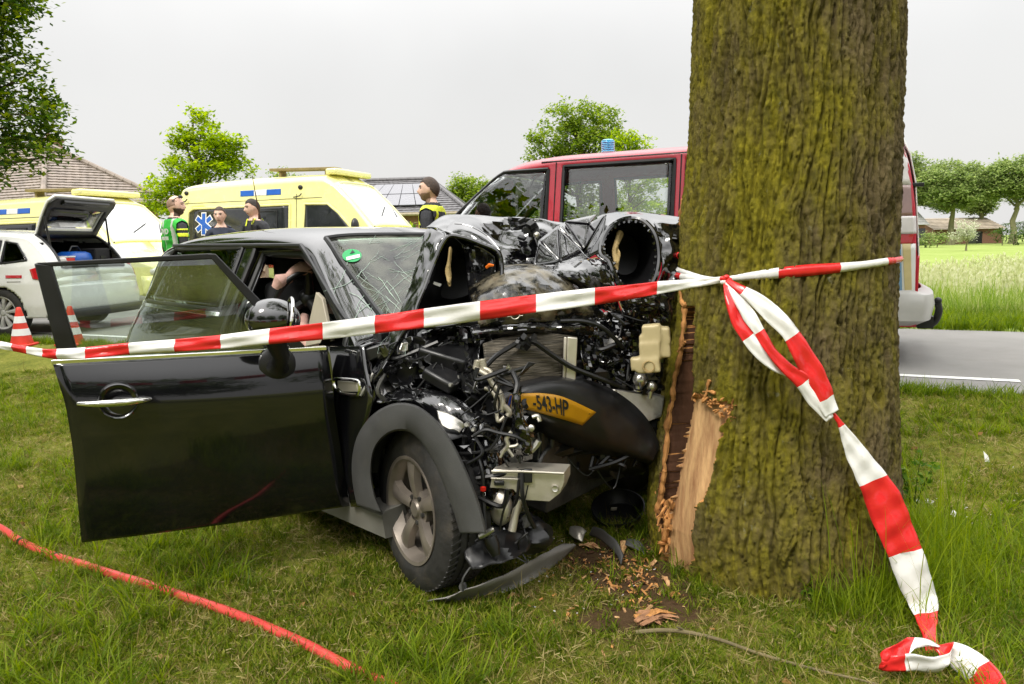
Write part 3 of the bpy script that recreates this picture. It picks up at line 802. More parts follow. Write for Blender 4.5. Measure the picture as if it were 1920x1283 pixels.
def barn(name, label, px0, px1, d, py_e, py_r, roof, wall, dep=8, cat='barn'):
    a, b = at(px0, d), at(px1, d)
    t = thing(name, label, cat, (a + b) / 2); ln = (b - a).length
    ze, zr2 = zof(px0, py_e, d) - a.z, zof(px0, py_r, d + dep / 2) - a.z
    mb = MB(); mb.box((0, dep / 2, ze / 2), (ln, dep, ze))
    for sx in (-1, 1): mb.slab([(sx * ln / 2, 0, ze), (sx * ln / 2, dep, ze), (sx * ln / 2, dep / 2, zr2)], (-sx * .2, 0, 0))
    obj('wall', mb, wall, t, smooth=False)
    mb = MB(); o_ = .4
    courses(mb, (-ln / 2 - o_, -o_, ze - .1), (ln / 2 + o_, -o_, ze - .1), (ln / 2 + o_, dep / 2, zr2 + .1), (-ln / 2 - o_, dep / 2, zr2 + .1), 8, .06)
    courses(mb, (ln / 2 + o_, dep + o_, ze - .1), (-ln / 2 - o_, dep + o_, ze - .1), (-ln / 2 - o_, dep / 2, zr2 + .1), (ln / 2 + o_, dep / 2, zr2 + .1), 8, .06)
    obj('roof', mb, roof, t, smooth=False)
    mb = MB(); mb.box((ln * .1, -.03, ze * .4), (1.8, .06, ze * .8)); obj('door', mb, 'darkpane', t)
    return t
barn('brick_barn', 'long low brick barn with a brown roof beyond the meadow', 1752, 1878, 100, 430, 411, 'grey_barn_roof', 'brick', 9)
barn('grey_shed', 'small grey gabled shed beyond the meadow beside the van tail', 1700, 1732, 92, 421, 399, 'grey_gable', 'brick', 5, 'shed')
# ---------------------------------------------------------------- vehicle body helper
def pl(pts):
    xs = [p[0] for p in pts]; ys = [p[1] for p in pts]
    return lambda x: float(np.interp(x, xs, ys))
def smooth_pl(pts, n=10):
    q = cr([(a, b, 0) for a, b in pts], n); xs = np.array([p.x for p in q]); ys = np.array([p.y for p in q])
    o_ = np.argsort(xs); xs, ys = xs[o_], ys[o_]
    return lambda x: float(np.interp(x, xs, ys))
class Body:
    """x along the length (forward +), y half width from hw(x, z), z up to top(x); the roof edge is a rounded corner rc(x) high"""
    def __init__(s, x0, x1, top, hw, zb, rc, e=.55):
        s.x0, s.x1, s.top, s.hw, s.zb, s.rc, s.e = x0, x1, top, hw, zb, rc, e
    def sec(s, x, v):
        T = s.top(x); rc = min(s.rc(x), max(.01, T - s.zb(x) - .02)); zs = T - rc
        if v <= .6:
            z = lerp(s.zb(x), zs, v / .6); return (x, s.hw(x, z), z)
        t = (v - .6) / .4 * math.pi / 2
        return (x, s.hw(x, zs) * max(0, math.cos(t)) ** s.e, zs + rc * math.sin(t) ** 1.0)
    def side_y(s, x, z):
        T = s.top(x); rc = min(s.rc(x), max(.01, T - s.zb(x) - .02)); zs = T - rc
        if z <= zs: return s.hw(x, z)
        q = min(1, (z - zs) / rc); return s.hw(x, zs) * max(0, 1 - q * q) ** (s.e / 2)
    def top_z(s, x, y):
        T = s.top(x); rc = min(s.rc(x), max(.01, T - s.zb(x) - .02)); zs = T - rc
        c = min(1, abs(y) / s.hw(x, zs)) ** (1 / s.e); return zs + rc * math.sqrt(max(0, 1 - c * c))
    def shell(s, mb, nx, nv, cut=None, sides=(-1, 1), caps=True):
        xs = [lerp(s.x0, s.x1, i / nx) for i in range(nx + 1)]
        vs = [j / nv for j in range(nv + 1)]
        for sg in sides:
            rows = [[(p[0], sg * p[1], p[2]) for p in (s.sec(x, v) for v in vs)] for x in xs]
            V = [p for r_ in rows for p in r_]; n = nv + 1; F_ = []
            for i in range(nx):
                for j in range(nv):
                    q = (i * n + j, i * n + j + 1, (i + 1) * n + j + 1, (i + 1) * n + j)
                    if cut:
                        c = [sum(V[k][a] for k in q) / 4 for a in range(3)]
                        if cut(c[0], c[1], c[2], j >= nv * .6): continue
                    F_.append(q if sg > 0 else q[::-1])
            mb.add(V, F_)
            if caps:
                for i, fl in ((0, 1), (nx, 0)):
                    row = rows[i]; k = len(row)
                    V2 = row + [(row[0][0], 0, p[2]) for p in row]
                    F2 = [(j, j + 1, k + j + 1, k + j) for j in range(k - 1)]
                    mb.add(V2, F2 if (fl == 1) == (sg > 0) else [q[::-1] for q in F2])
    def scan(s, poly, f, nrow=8, ncol=10):
        """fills a polygon (a, b) row by row; f(a, b) gives the surface point"""
        bs = sorted(set([p[1] for p in poly])); lo, hi = bs[0], bs[-1]
        lev = sorted(set([round(b, 4) for b in bs] + [round(lerp(lo, hi, k / nrow), 4) for k in range(nrow + 1)]))
        rows = []
        for b in lev:
            bb = min(max(b, lo + 1e-4), hi - 1e-4); xs = []
            n = len(poly)
            for i in range(n):
                (xa, ya), (xb, yb) = poly[i], poly[(i + 1) % n]
                if (ya <= bb) != (yb <= bb): xs.append(xa + (bb - ya) / (yb - ya) * (xb - xa))
            if len(xs) < 2: continue
            a0, a1 = min(xs), max(xs)
            rows.append([f(lerp(a0, a1, k / ncol), b) for k in range(ncol + 1)])
        return rows
    def side(s, mb, poly, sg, off=.003, nrow=8, ncol=10, mi=None):
        rows = s.scan(poly, lambda a, b: (a, sg * (s.side_y(a, b) + off), b), nrow, ncol)
        if sg > 0: rows = [r_[::-1] for r_ in rows]
        mb.grid(rows, mi)
    def over(s, mb, poly, off=.003, nrow=8, ncol=14, mi=None):
        """poly in (y, x)"""
        mb.grid(s.scan(poly, lambda a, b: (b, a, s.top_z(b, a) + off), nrow, ncol), mi)
    def rim(s, mb, poly, sg, r_, off=.0, n=6, step=.06, mi=None):
        pts = []
        k = len(poly)
        for i in range(k):
            a, b = poly[i], poly[(i + 1) % k]; m_ = max(1, int(math.hypot(b[0] - a[0], b[1] - a[1]) / step))
            for j in range(m_): q = (lerp(a[0], b[0], j / m_), lerp(a[1], b[1], j / m_)); pts.append((q[0], sg * (s.side_y(*q) + off), q[1]))
        pts.append(pts[0]); mb.tube(pts, r_, n, mi, caps=False)
    def rim_over(s, mb, poly, r_, off=.0, n=6, step=.06, mi=None):
        pts = []; k = len(poly)
        for i in range(k):
            a, b = poly[i], poly[(i + 1) % k]; m_ = max(1, int(math.hypot(b[0] - a[0], b[1] - a[1]) / step))
            for j in range(m_): q = (lerp(a[0], b[0], j / m_), lerp(a[1], b[1], j / m_)); pts.append((q[1], q[0], s.top_z(q[1], q[0]) + off))
        pts.append(pts[0]); mb.tube(pts, r_, n, mi, caps=False)
def pin(x, z, poly):
    r_ = False; n = len(poly); j = n - 1
    for i in range(n):
        xi, yi = poly[i]; xj, yj = poly[j]
        if ((yi > z) != (yj > z)) and x < (xj - xi) * (z - yi) / (yj - yi + 1e-12) + xi: r_ = not r_
        j = i
    return r_
MAT['black_paint'] = mat('black_paint', (.004, .004, .005), .10, coat=1, cior=1.62, var=.3, vs_=5, dirt=((.05, .045, .035), .03, 14), rv=.04, spec=.6)
MAT['door_paint'] = mat('door_black_paint', (.004, .004, .005), .12, coat=1, cior=1.42, var=.3, vs_=5, dirt=((.06, .055, .045), .04, 18), rv=.06, spec=.25)
MAT['dusty_paint'] = mat('scuffed_black_paint', (.008, .008, .009), .22, coat=.8, cior=1.75, var=.3, vs_=7, bump=.10, bs=14, dirt=((.10, .09, .07), .12, 20), rv=.1)
MAT['plastic'] = mat('black_plastic', (.010, .010, .011), .36, var=.3, vs_=12, dirt=((.06, .05, .04), .2, 16))
MAT['grey_plastic'] = mat('grey_trim_plastic', (.058, .058, .057), .6, var=.15, vs_=9, bump=.12, bs=220, dirt=((.14, .125, .10), .28, 7))
MAT['sillgrey'] = mat('dusty_sill_plastic', (.17, .165, .145), .7, var=.2, vs_=7, dirt=((.2, .17, .12), .4, 6))
MAT['chrome'] = mat('chrome', (.78, .77, .74), .09, metal=1, var=.05, dirt=((.3, .27, .2), .12, 20))
MAT['alu'] = mat('bare_aluminium', (.55, .53, .49), .38, metal=.9, var=.15, vs_=14, bump=.15, bs=40, dirt=((.16, .13, .09), .35, 14))
MAT['steel'] = mat('zinc_steel', (.60, .56, .48), .42, metal=.75, var=.12, vs_=8, bump=.12, bs=30, dirt=((.22, .17, .11), .3, 11))
MAT['darksteel'] = mat('dark_steel', (.09, .088, .085), .4, metal=.6, var=.4, vs_=14, bump=.3, bs=40, dirt=((.10, .08, .05), .3, 20))
MAT['rubber'] = mat('tyre_rubber', (.022, .021, .020), .7, var=.3, vs_=14, bump=.2, bs=60, dirt=((.10, .08, .055), .42, 8))
MAT['rimgrey'] = mat('dusty_alloy', (.26, .225, .19), .42, metal=.55, var=.2, vs_=9, dirt=((.15, .115, .08), .4, 9))
MAT['fabric'] = mat('black_fabric', (.012, .012, .013), .9, var=.3, vs_=30, bump=.3, bs=200)
MAT['hose'] = mat('black_rubber_hose', (.007, .007, .007), .34, var=.3, vs_=20)
MAT['beige'] = mat('beige_plastic', (.46, .38, .21), .38, var=.12, vs_=7, spec=.5, dirt=((.35, .26, .12), .25, 12))
MAT['tan'] = mat('tan_foam', (.36, .26, .11), .75, var=.25, vs_=20, bump=.4, bs=60)
MAT['primer'] = mat('scraped_paint', (.008, .008, .008), .16, coat=.6, var=.45, vs_=11, bump=.25, bs=26, dirt=((.26, .22, .14), .74, 9), rv=.1)
MAT['airbag'] = mat('airbag_cloth', (.55, .50, .38), .85, var=.12, vs_=7, bump=.4, bs=30)
MAT['pinkcloth'] = mat('pinkish_airbag_cloth', (.62, .38, .32), .8, var=.15, vs_=12, bump=.6, bs=40)
MAT['creamtrim'] = mat('cream_trim', (.5, .45, .35), .6, var=.1)
MAT['bolt'] = mat('bright_bolt', (.62, .6, .55), .3, metal=.9)
MAT['carglass'] = glass('car_glass', (.80, .87, .83), 1.6)
MAT['doorglass'] = glass('door_glass', (.84, .90, .87), 2.1, 0, .05)
MAT['dustglass'] = glass('dusty_windscreen', (.62, .72, .62), 1.5, .01, .26)
MAT['crack'] = mat('cracked_glass_edges', (.40, .52, .43), .3, var=.2)
MAT['plateyellow'] = mat('yellow_plate', (.50, .235, .004), .38, var=.12, vs_=9, dirt=((.2, .1, .02), .22, 14))
MAT['ink'] = mat('black_ink', (.01, .01, .01), .5)
MAT['eublue'] = mat('plate_blue', (.02, .05, .3), .4)
MAT['stickergreen'] = mat('green_sticker', (.012, .36, .10), .5, var=.1)
MAT['paperwhite'] = mat('white_print', (.75, .75, .72), .6)
MAT['paperyellow'] = mat('yellow_paper', (.80, .76, .32), .7)
MAT['orange'] = mat('orange_plastic', (.7, .15, .01), .4)
MAT['redplastic'] = mat('red_plastic', (.6, .02, .01), .4)
MAT['condenser'] = mat('scratched_cooler', (.085, .073, .055), .42, metal=.5, var=.75, vs_=16, stretch=(.7, .7, 14), bump=.5, bs=22, dirt=((.02, .018, .015), .55, 7), rv=.2)
# ---------------------------------------------------------------- wheels
def make_wheel(parent, c, ax, r_, w_, rim, spokes=5, rimmat='rimgrey', name='wheel', spoke_w=.055, flat=False, tread=True):
    """ax points outwards; c = centre of the outer face"""
    ax = Vector(ax).normalized(); c = Vector(c)
    wh = MB(); n = 72 if tread else 32
    prof = [(rim - .012, -w_ * .96), (rim + .02, -w_), (r_ - .03, -w_ * .985), (r_ - .006, -w_ * .90)]
    ng = 5 if tread else 0
    for k in range(ng):
        a = -w_ * (.86 - .72 * k / (ng - 1) - .0)
        prof += [(r_, a - .016), (r_, a + .006), (r_ - .007, a + .008), (r_ - .007, a + .014)] if k < ng - 1 else [(r_, a - .016), (r_, a + .006)]
    prof += [(r_ - .006, -w_ * .08), (r_ - .03, -w_ * .012), (rim + .035, .004), (rim + .018, .002), (rim - .004, -.006), (rim - .012, -.02)]
    wh.lathe(prof, c, ax, n, closed=True)
    a = ax.orthogonal().normalized(); b = ax.cross(a)
    if tread:
        for k in range(64):
            t = 2 * math.pi * k / 64
            for (u0, u1, sk) in ((-.90, -.72, .05), (-.28, -.08, -.05), (-.60, -.44, .04)):
                for (r0, u) in ((r_ + .0015, 0),):
                    t1 = t + .028
                    p = lambda tt, uu, rr: c + ax * (uu * w_) + (a * math.cos(tt) + b * math.sin(tt)) * rr
                    wh.add([p(t, u0, r0), p(t1, u0, r0), p(t1 + sk, u1, r0), p(t + sk, u1, r0), p(t, u0, r_ - .004), p(t1, u0, r_ - .004), p(t1 + sk, u1, r_ - .004), p(t + sk, u1, r_ - .004)],
                           [(0, 1, 2, 3), (0, 4, 5, 1), (1, 5, 6, 2), (2, 6, 7, 3), (3, 7, 4, 0)])
    t = obj(name, MB(), 'rubber', parent)
    ty = obj('tyre', wh, 'rubber', t)
    rm = MB()
    rm.lathe([(rim, -w_ * .9), (rim - .014, -w_ * .6), (rim - .02, -.035), (rim - .006, -.012), (rim + .003, -.002), (rim + .003, .003), (rim - .010, .0), (rim - .018, -.014), (rim - .03, -.05)], c, ax, 48, cap=False)
    hub_d = -.03
    rm.lathe([(.0, hub_d + .012), (.028, hub_d + .012), (.033, hub_d + .004), (.05, hub_d), (.072, hub_d - .006), (.075, hub_d - .04), (0, hub_d - .04)], c, ax, 28)
    for k in range(spokes):
        t0 = 2 * math.pi * k / spokes + .3
        d = a * math.cos(t0) + b * math.sin(t0); s_ = ax.cross(d)
        rows = []
        for q in range(7):
            f = q / 6; rr = lerp(.045, rim - .012, f); hw_ = spoke_w * (.62 + .25 * f + .35 * f ** 4) ; dp = hub_d + .004 + .014 * math.sin(f * 2.6)
            rows.append([c + d * rr + s_ * (hw_ * u) + ax * (dp + dd_) for (u, dd_) in ((-1, -.03), (-.85, -.002), (-.25, .004), (.25, .004), (.85, -.002), (1, -.03))])
        rm.grid(rows)
    rmo = obj('rim', rm, rimmat, t)
    bk = MB(); bk.lathe([(0, -w_ * .62), (rim - .05, -w_ * .62), (rim - .05, -w_ * .72), (0, -w_ * .72)], c, ax, 32)
    for k in range(5):
        t0 = 2 * math.pi * k / 5 + .93; q = c + (a * math.cos(t0) + b * math.sin(t0)) * .052
        bk.lathe([(0, hub_d + .006), (.009, hub_d + .006), (.010, hub_d - .006)], q, ax, 6)
    obj('brake', bk, 'darksteel', t)
    return t
# ---------------------------------------------------------------- the wrecked black hatchback
WR = thing('wrecked_car', 'black hatchback with its smashed front wrapped against the big tree and driver door open', 'car', (.18, 3.28, 0), (0, .012, R(-43.5)))
CI = MW['wrecked_car'].inverted(); CI3 = CI.to_3x3()
_ol = CI @ CAM
def _lp(px, py, k, val):
    d_ = CI3 @ ray(px, py); t = (val - _ol[k]) / d_[k]; return _ol + d_ * t
def LX(px, py, x): return _lp(px, py, 0, x)
def LY(px, py, y): return _lp(px, py, 1, y)
def LZ(px, py, z): return _lp(px, py, 2, z)
def LD(px, py, d): return CI @ P(px, py, d)
SUB = {}
def part(name, mb, m, parent=None, **kw): return obj(name, mb, m, parent if parent is not None else WR, **kw)
mini_top = smooth_pl([(-3.05, .60), (-3.0, .80), (-2.93, 1.02), (-2.82, 1.25), (-2.70, 1.325), (-2.3, 1.38), (-1.7, 1.405), (-1.25, 1.40), (-1.02, 1.365), (-.85, 1.27), (-.6, 1.105), (-.36, .955), (-.30, .93)], 8)
def mini_hw(x, z):
    base = np.interp(z, [.15, .30, .55, .80, .92, .955, 1.0, 1.3, 1.45], [.74, .80, .832, .822, .795, .775, .75, .60, .55])
    t = max(0, (-2.30 - x) / .70); tl = max(0, (-2.62 - x) / .40); k = min(1, max(0, (z - .72) / .22))
    bulge = .022 * math.exp(-((x + 2.45) / .45) ** 2) * (1 - k)
    return float(base + bulge) * lerp(math.sqrt(max(.02, 1 - (min(tl, 1) ** 2.4) * .40)), math.sqrt(max(.02, 1 - (min(t, 1) ** 2.6) * .50)), k)
MB_ = Body(-3.0, -.36, mini_top, mini_hw, lambda x: .17, lambda x: float(np.interp(x, [-2.98, -2.8, -1.1, -.9, -.36], [.25, .09, .085, .05, .045])), .42)
DOORC = [(-1.52, .22), (-.40, .22), (-.44, .955), (-.62, 1.06), (-.93, 1.255), (-1.06, 1.30), (-1.50, 1.31)]
QWIN = [(-1.60, .985), (-2.62, .985), (-2.55, 1.19), (-2.44, 1.29), (-1.62, 1.30)]
LWIN = [(-1.52, .985), (-.56, .985), (-.93, 1.245), (-1.06, 1.29), (-1.50, 1.30)]
WSC = [(-.50, -1.0), (.50, -1.0), (.545, -.80), (.60, -.40), (-.60, -.40), (-.545, -.80)]      # (y, x)
RWC = [(-.46, -2.80), (.46, -2.80), (.52, -2.925), (-.52, -2.925)]
def mcut(x, y, z, roof):
    if y < 0 and pin(x, z, DOORC): return True
    if pin(x, z, QWIN) and not (roof and z > 1.33): return True
    if y > 0 and pin(x, z, LWIN): return True
    if roof and (pin(y, x, WSC) or pin(y, x, RWC)): return True
    if (x + 2.467) ** 2 + (z - .31) ** 2 < .33 ** 2 and z < .9: return True
    return False
sh = MB(); MB_.shell(sh, 150, 70, mcut)
part('body_shell', sh, 'black_paint', solid=.012)
# roof skin a little proud, its rain rail, seals and pillars
mb = MB()
for sg in (-1, 1):
    pts = [(x, sg * (MB_.side_y(x, 1.31 if x < -1.05 else lerp(1.31, .97, (x + 1.05) / .62)) + .004), 1.31 if x < -1.05 else lerp(1.31, .97, (x + 1.05) / .62)) for x in np.linspace(-2.66, -.43, 26)]
    mb.tube(pts, .012, 8)
part('roof_rail', mb, 'plastic')
mb = MB()
for po in (QWIN,):
    for sg in (-1, 1): MB_.rim(mb, po, sg, .011, .002)
MB_.rim(mb, LWIN, 1, .011, .002); MB_.rim_over(mb, WSC, .012, .002); MB_.rim_over(mb, RWC, .012, .002)
part('window_seal', mb, 'plastic')
mb = MB(); MB_.rim(mb, DOORC, -1, .016, -.012, 8); MB_.rim(mb, [(-1.47, .28), (-.46, .28), (-.50, .94), (-.95, 1.215), (-1.08, 1.265), (-1.46, 1.27)], -1, .02, -.05, 8)
part('door_seal', mb, 'hose')
mb = MB()
rows = [[(x, -(MB_.side_y(x, z) - dd_), z) for dd_ in (.02, .09)] for (x, z) in [(-1.50, .24), (-1.51, .6), (-1.51, .95), (-1.49, 1.28), (-1.08, 1.285), (-.95, 1.235), (-.64, 1.05), (-.46, .94), (-.43, .6), (-.42, .24)]]
mb.grid(rows); mb.grid([[(x, -(MB_.side_y(x, z) - .06), z) for z in (.24, .6, .95, 1.1, 1.27)] for x in (-1.50, -1.44)])
part('door_frame', mb, 'black_paint', solid=.01)
for sg in (-1, 1):
    mb = MB(); MB_.side(mb, QWIN, sg, -.002); part('quarter_glass', mb, 'carglass', solid=.004)
    mb = MB(); MB_.side(mb, [(-2.8, .955), (-1.58, .955), (-1.58, .975), (-2.8, .975)], sg, .006); part('belt_trim', mb, 'chrome', solid=.004)
mb = MB(); MB_.side(mb, LWIN, 1, -.002); part('side_glass', mb, 'carglass', solid=.004)
mb = MB(); MB_.over(mb, RWC, -.002); part('rear_glass', mb, 'carglass', solid=.004)
mb = MB(); MB_.over(mb, WSC, -.004, 12, 16)
ws = part('windscreen', mb, 'dustglass', solid=.005)
# plane of the windscreen for what sticks to it
w0, w1, w2 = [Vector((x, y, MB_.top_z(x, y))) for x, y in ((-.98, -.3), (-.42, -.3), (-.7, .3))]
wn_ = (w1 - w0).cross(w2 - w0).normalized(); wn_ = wn_ if wn_.z > 0 else -wn_
def WS(px, py, off=.004):
    d_ = CI3 @ ray(px, py); p = None
    for it in range(6):
        if p is None: t = (w0 - _ol).dot(wn_) / d_.dot(wn_)
        p = _ol + d_ * t
        e = p.z - MB_.top_z(min(max(p.x, -1.0), -.37), p.y); t += e * wn_.z / -d_.dot(wn_) * 1.0
    return p + wn_ * off
mb = MB()
rs_ = np.random.default_rng(21)
def crackline(px, py, ang, ln, wd=.0011):
    pts = []
    for k in range(7):
        pts.append(WS(px, py, .003)); px += math.cos(ang) * ln / 6; py += math.sin(ang) * ln / 6; ang += rs_.normal() * .16
    mb.tube(pts, [wd, wd, wd, wd, wd, wd * .8, wd * .4], 4)
for k in range(58):
    px, py = rs_.uniform(650, 790), rs_.uniform(490, 612)
    crackline(px, py, rs_.choice([.75, .75, .6, .95, 1.9, 2.2, -.6]) + rs_.normal() * .12, rs_.uniform(18, 75), rs_.choice([.0006, .0009, .0014]))
for k in range(16):
    px, py = rs_.uniform(690, 780), rs_.uniform(455, 520); crackline(px, py, -.5 + rs_.normal() * .3, rs_.uniform(20, 50), .0008)
part('glass_crack', mb, 'crack', ws, kind='stuff')
mb = MB(); n = 28
mb.slab([WS(659 + 18 * math.cos(2 * math.pi * k / n), 482 + 12 * math.sin(2 * math.pi * k / n), .006) for k in range(n)], wn_ * .002)
mb.slab([WS(a, b, .009) for a, b in ((648, 486), (673, 480), (674, 486), (649, 492))], wn_ * .002, mi=1)
mb.slab([WS(a, b, .009) for a, b in ((655, 479), (660, 472), (664, 477), (660, 478))], wn_ * .002, mi=2)
part('sticker', mb, ['stickergreen', 'paperwhite', 'ink'], ws)
for q in (((697, 476), (722, 470), (725, 476), (702, 481)), ((722, 470), (742, 463), (752, 466), (728, 474)), ((744, 464), (760, 457), (766, 462), (752, 467))):
    mb = MB(); mb.slab([WS(a, b, -.02) for a, b in q], wn_ * .002); part('paper_note', mb, 'paperyellow', ws)
# ---- inside
mb = MB(); mb.box((-1.7, 0, .30), (2.4, 1.44, .06)); mb.box((-.42, 0, .58), (.05, 1.5, .74)); mb.box((-2.86, 0, .55), (.04, 1.1, .6))
part('floor', mb, 'fabric')
mb = MB()
rows = []
for k in range(9):
    a = math.pi * k / 8; rows.append([(-.62 + .16 * math.cos(a) * 1.15, y, .80 + .15 * math.sin(a)) for y in np.linspace(-.70, .70, 12)])
mb.grid(rows); mb.box((-.62, 0, .70), (.30, 1.38, .2))
part('dashboard', mb, 'plastic')
def seat(x, y, w_=.50):
    m_ = MB(); m_.box((x + .22, y, .50), (.50, w_, .16)); m_.box((x, y, .53), (.2, w_, .14))
    q = Matrix.Rotation(-.28, 3, 'Y'); m_.box((x - .08, y, .83), (.13, w_, .62), q, taper=.82)
    s_ = part('seat', m_, 'fabric', bevel=.045)
    h_ = MB(); h_.box((x - .20, y, 1.20), (.10, .27, .20), q, taper=.85)
    part('headrest', h_, 'fabric', s_, bevel=.04)
    r_ = MB(); [r_.tube([(x - .15, y + e, 1.02), (x - .19, y + e, 1.15)], .007, 6) for e in (-.06, .06)]; part('headrest_posts', r_, 'bolt', s_, kind='stuff')
seat(-1.32, -.36); seat(-1.30, .36)
for y in (-.34, .34):
    m_ = MB(); m_.box((-2.30, y, .82), (.14, .60, .56), Matrix.Rotation(-.25, 3, 'Y')); m_.box((-2.05, y, .52), (.46, .60, .16)); m_.box((-2.38, y, 1.14), (.08, .26, .14), Matrix.Rotation(-.2, 3, 'Y'))
    part('rear_seat', m_, 'fabric', bevel=.03)
# steering wheel
sw = LY(578, 560, -.40); axs = Vector((-.86, .08, .50)).normalized()
m_ = MB(); ring = []
u_, v_ = axs.orthogonal().normalized(), None; v_ = axs.cross(u_)
m_.tube([sw + (u_ * math.cos(t) + v_ * math.sin(t)) * .18 for t in np.linspace(0, 2 * math.pi, 41)], .016, 10, caps=False)
for t in (0.3, 2.2, 4.1): m_.tube([sw, sw + (u_ * math.cos(t) + v_ * math.sin(t)) * .1 - axs * .01, sw + (u_ * math.cos(t) + v_ * math.sin(t)) * .18], [.034, .022, .016], 8)
m_.ball(sw, (.055, .055, .055)); m_.tube([sw, sw - axs * .3], .03, 10)
stw = part('steering_wheel', m_, 'plastic')
m_ = MB(); cl = []
for k in range(26):
    t = lerp(1.2, 6.4, k / 25); cl.append(sw + axs * .02 + (u_ * math.cos(t) + v_ * math.sin(t)) * (.185 + .014 * math.sin(k * 2.3)))
m_.tube(cl, [.030 + .010 * math.sin(k * 1.7) for k in range(26)], 10)
m_.tube([LY(572, 590, -.43), LY(566, 612, -.46), LY(578, 640, -.5), LY(596, 664, -.55)], [.02, .04, .045, .02], 10)
part('deflated_airbag', m_, 'pinkcloth', stw)
m_ = MB(); m_.slab([LY(592, 548, -.60), LY(604, 560, -.62), LY(612, 600, -.64), (LY(622, 640, -.66)), LY(572, 650, -.56), LY(580, 600, -.58)], (0, .02, 0)); part('pillar_trim', m_, 'creamtrim', bevel=.004)
m_ = MB(); m_.ball((-.80, .02, 1.03), (.16, .26, .13), 20, 14); m_.ball((-.86, .40, 1.0), (.18, .24, .17), 20, 14)
for i, p in enumerate(m_.v):
    q = Vector(p); e = .035 * float(fbm(np.array([[q.x * 7, q.y * 7, q.z * 7]]), 3)[0]); m_.v[i] = (q.x + e, q.y + e * .5, q.z + e)
part('passenger_airbag', m_, 'airbag')
# ---- sill and rear underside
mb = MB(); rows = []
s1, s2 = LY(716, 968, -.815), LY(719, 1008, -.80)
for x in (-2.1, -1.6, -1.0, -.6, s1.x): rows.append([(x, -.70, s1.z + .02), (x, -.80, s1.z + .015), (x, -.815, s1.z), (x, -.80, s2.z), (x, -.68, s2.z - .01)])
mb.grid(rows); mb.add(rows[-1], [(0, 1, 2, 3, 4)])
part('sill', mb, 'sillgrey', auto=20)
mb = MB()
rows = [[(x, y, .12 + (.03 if abs(y) > .6 else 0)) for y in (-.74, -.4, 0, .4, .74)] for x in (-2.8, -2, -1, -.4)]
mb.grid(rows); part('underbody', mb, 'plastic', solid=.02)
def bumper_rear():
    m_ = MB(); rows = []
    for k in range(17):
        a = math.pi * (k / 16 - .5); y = .80 * math.sin(a); x = -2.72 - .33 * math.cos(a) ** .7
        rows.append([(x, y * s_, z) for (z, s_) in ((.20, .95), (.30, 1.02), (.48, 1.03), (.55, 1.0))])
    m_.grid(rows); return m_
part('rear_bumper', bumper_rear(), 'grey_plastic', solid=.01)
m_ = MB(); m_.box((-2.90, -.62, .80), (.06, .12, .20)); part('tail_light', m_, 'redplastic', bevel=.02)
m_ = MB(); m_.box((-2.90, .62, .80), (.06, .12, .20)); part('tail_light', m_, 'redplastic', bevel=.02)
mb = MB(); ab = LD(486, 402, 4.7); at_ = LD(473, 330, 4.75)
mb.tube([ab + Vector((0, 0, -.03)), ab], [.010, .006], 8); mb.tube([ab, at_], [.0045, .0025], 6); part('aerial', mb, 'redwood')
# ---- open driver door
hng = MW['wrecked_car'] @ Vector((-.455, -.835, .6)); rend = P(155, 1015, 2.60)
dn_ = Vector((-(rend - hng).y, (rend - hng).x, 0)).normalized(); dn_ = dn_ if dn_.y < 0 else -dn_
def DP(px, py, off=0): return CI @ (RP(px, py, hng, dn_) + dn_ * off)
dnl = CI3 @ dn_
lft = [(100, 684), (113, 718), (125, 752), (134, 800), (141, 850), (147, 920), (151, 970), (154, 1014)]
rgt = [(612, 657), (616, 690), (620, 730), (625, 775), (632, 820), (640, 870), (648, 915), (655, 946)]
offs = [0, .030, .046, .047, .044, .040, .030, .010]
lp_, rp_ = cr([(a, b, o_ * 1000) for (a, b), o_ in zip(lft, offs)], 5), cr([(a, b, o_ * 1000) for (a, b), o_ in zip(rgt, offs)], 5)
mb = MB(); rows = []
for a, b in zip(lp_, rp_):
    rows.append([DP(lerp(a.x, b.x, k / 22), lerp(a.y, b.y, k / 22), (a.z / 1000) * (.8 + .2 * math.sin(math.pi * k / 22)) + .012 * math.sin(math.pi * k / 22)) for k in range(23)])
mb.grid(rows)
door = part('door', mb, 'door_paint', solid=.008, solid_off=-1)
door['label'] = 'wide open black driver door with round handle recess'
mb = MB(); ins = [(108, 690), (606, 664), (646, 936), (160, 1000), (150, 930), (140, 800)]
mb.slab([DP(a, b, -.012) for a, b in ins], dnl * -.055); part('door_lining', mb, 'plastic', door, bevel=.01)
fr = MB()
fr.slab([DP(a, b, .004) for a, b in ((64, 494), (97, 497), (148, 670), (113, 684))], dnl * -.03)
fr.slab([DP(a, b, .005) for a, b in ((66, 493), (398, 475), (404, 486), (97, 500))], dnl * -.032)
fr.slab([DP(a, b, .006) for a, b in ((388, 476), (404, 476), (578, 656), (552, 662))], dnl * -.034)
part('window_frame', fr, 'plastic', door, bevel=.004)
gl = MB(); gl.slab([DP(a, b, -.008) for a, b in ((92, 498), (394, 482), (562, 660), (140, 680))], dnl * -.004)
part('window_glass', gl, 'doorglass', door, smooth=False)
bt = MB(); bt.slab([DP(a, b, .008) for a, b in ((96, 675), (612, 649), (613, 657), (98, 685))], dnl * -.03); part('belt_trim', bt, 'chrome', door, bevel=.003)
hd = MB(); hc = DP(224, 747, .064)
ux = (DP(300, 743, .05) - DP(150, 750, .05)).normalized(); uz = dnl.cross(ux)
hd.lathe([(.0, -.010), (.040, -.008), (.056, -.002), (.061, .004), (.065, .002), (.068, -.012)], hc, dnl, 40)
rec = part('handle_recess', hd, 'black_paint', door)
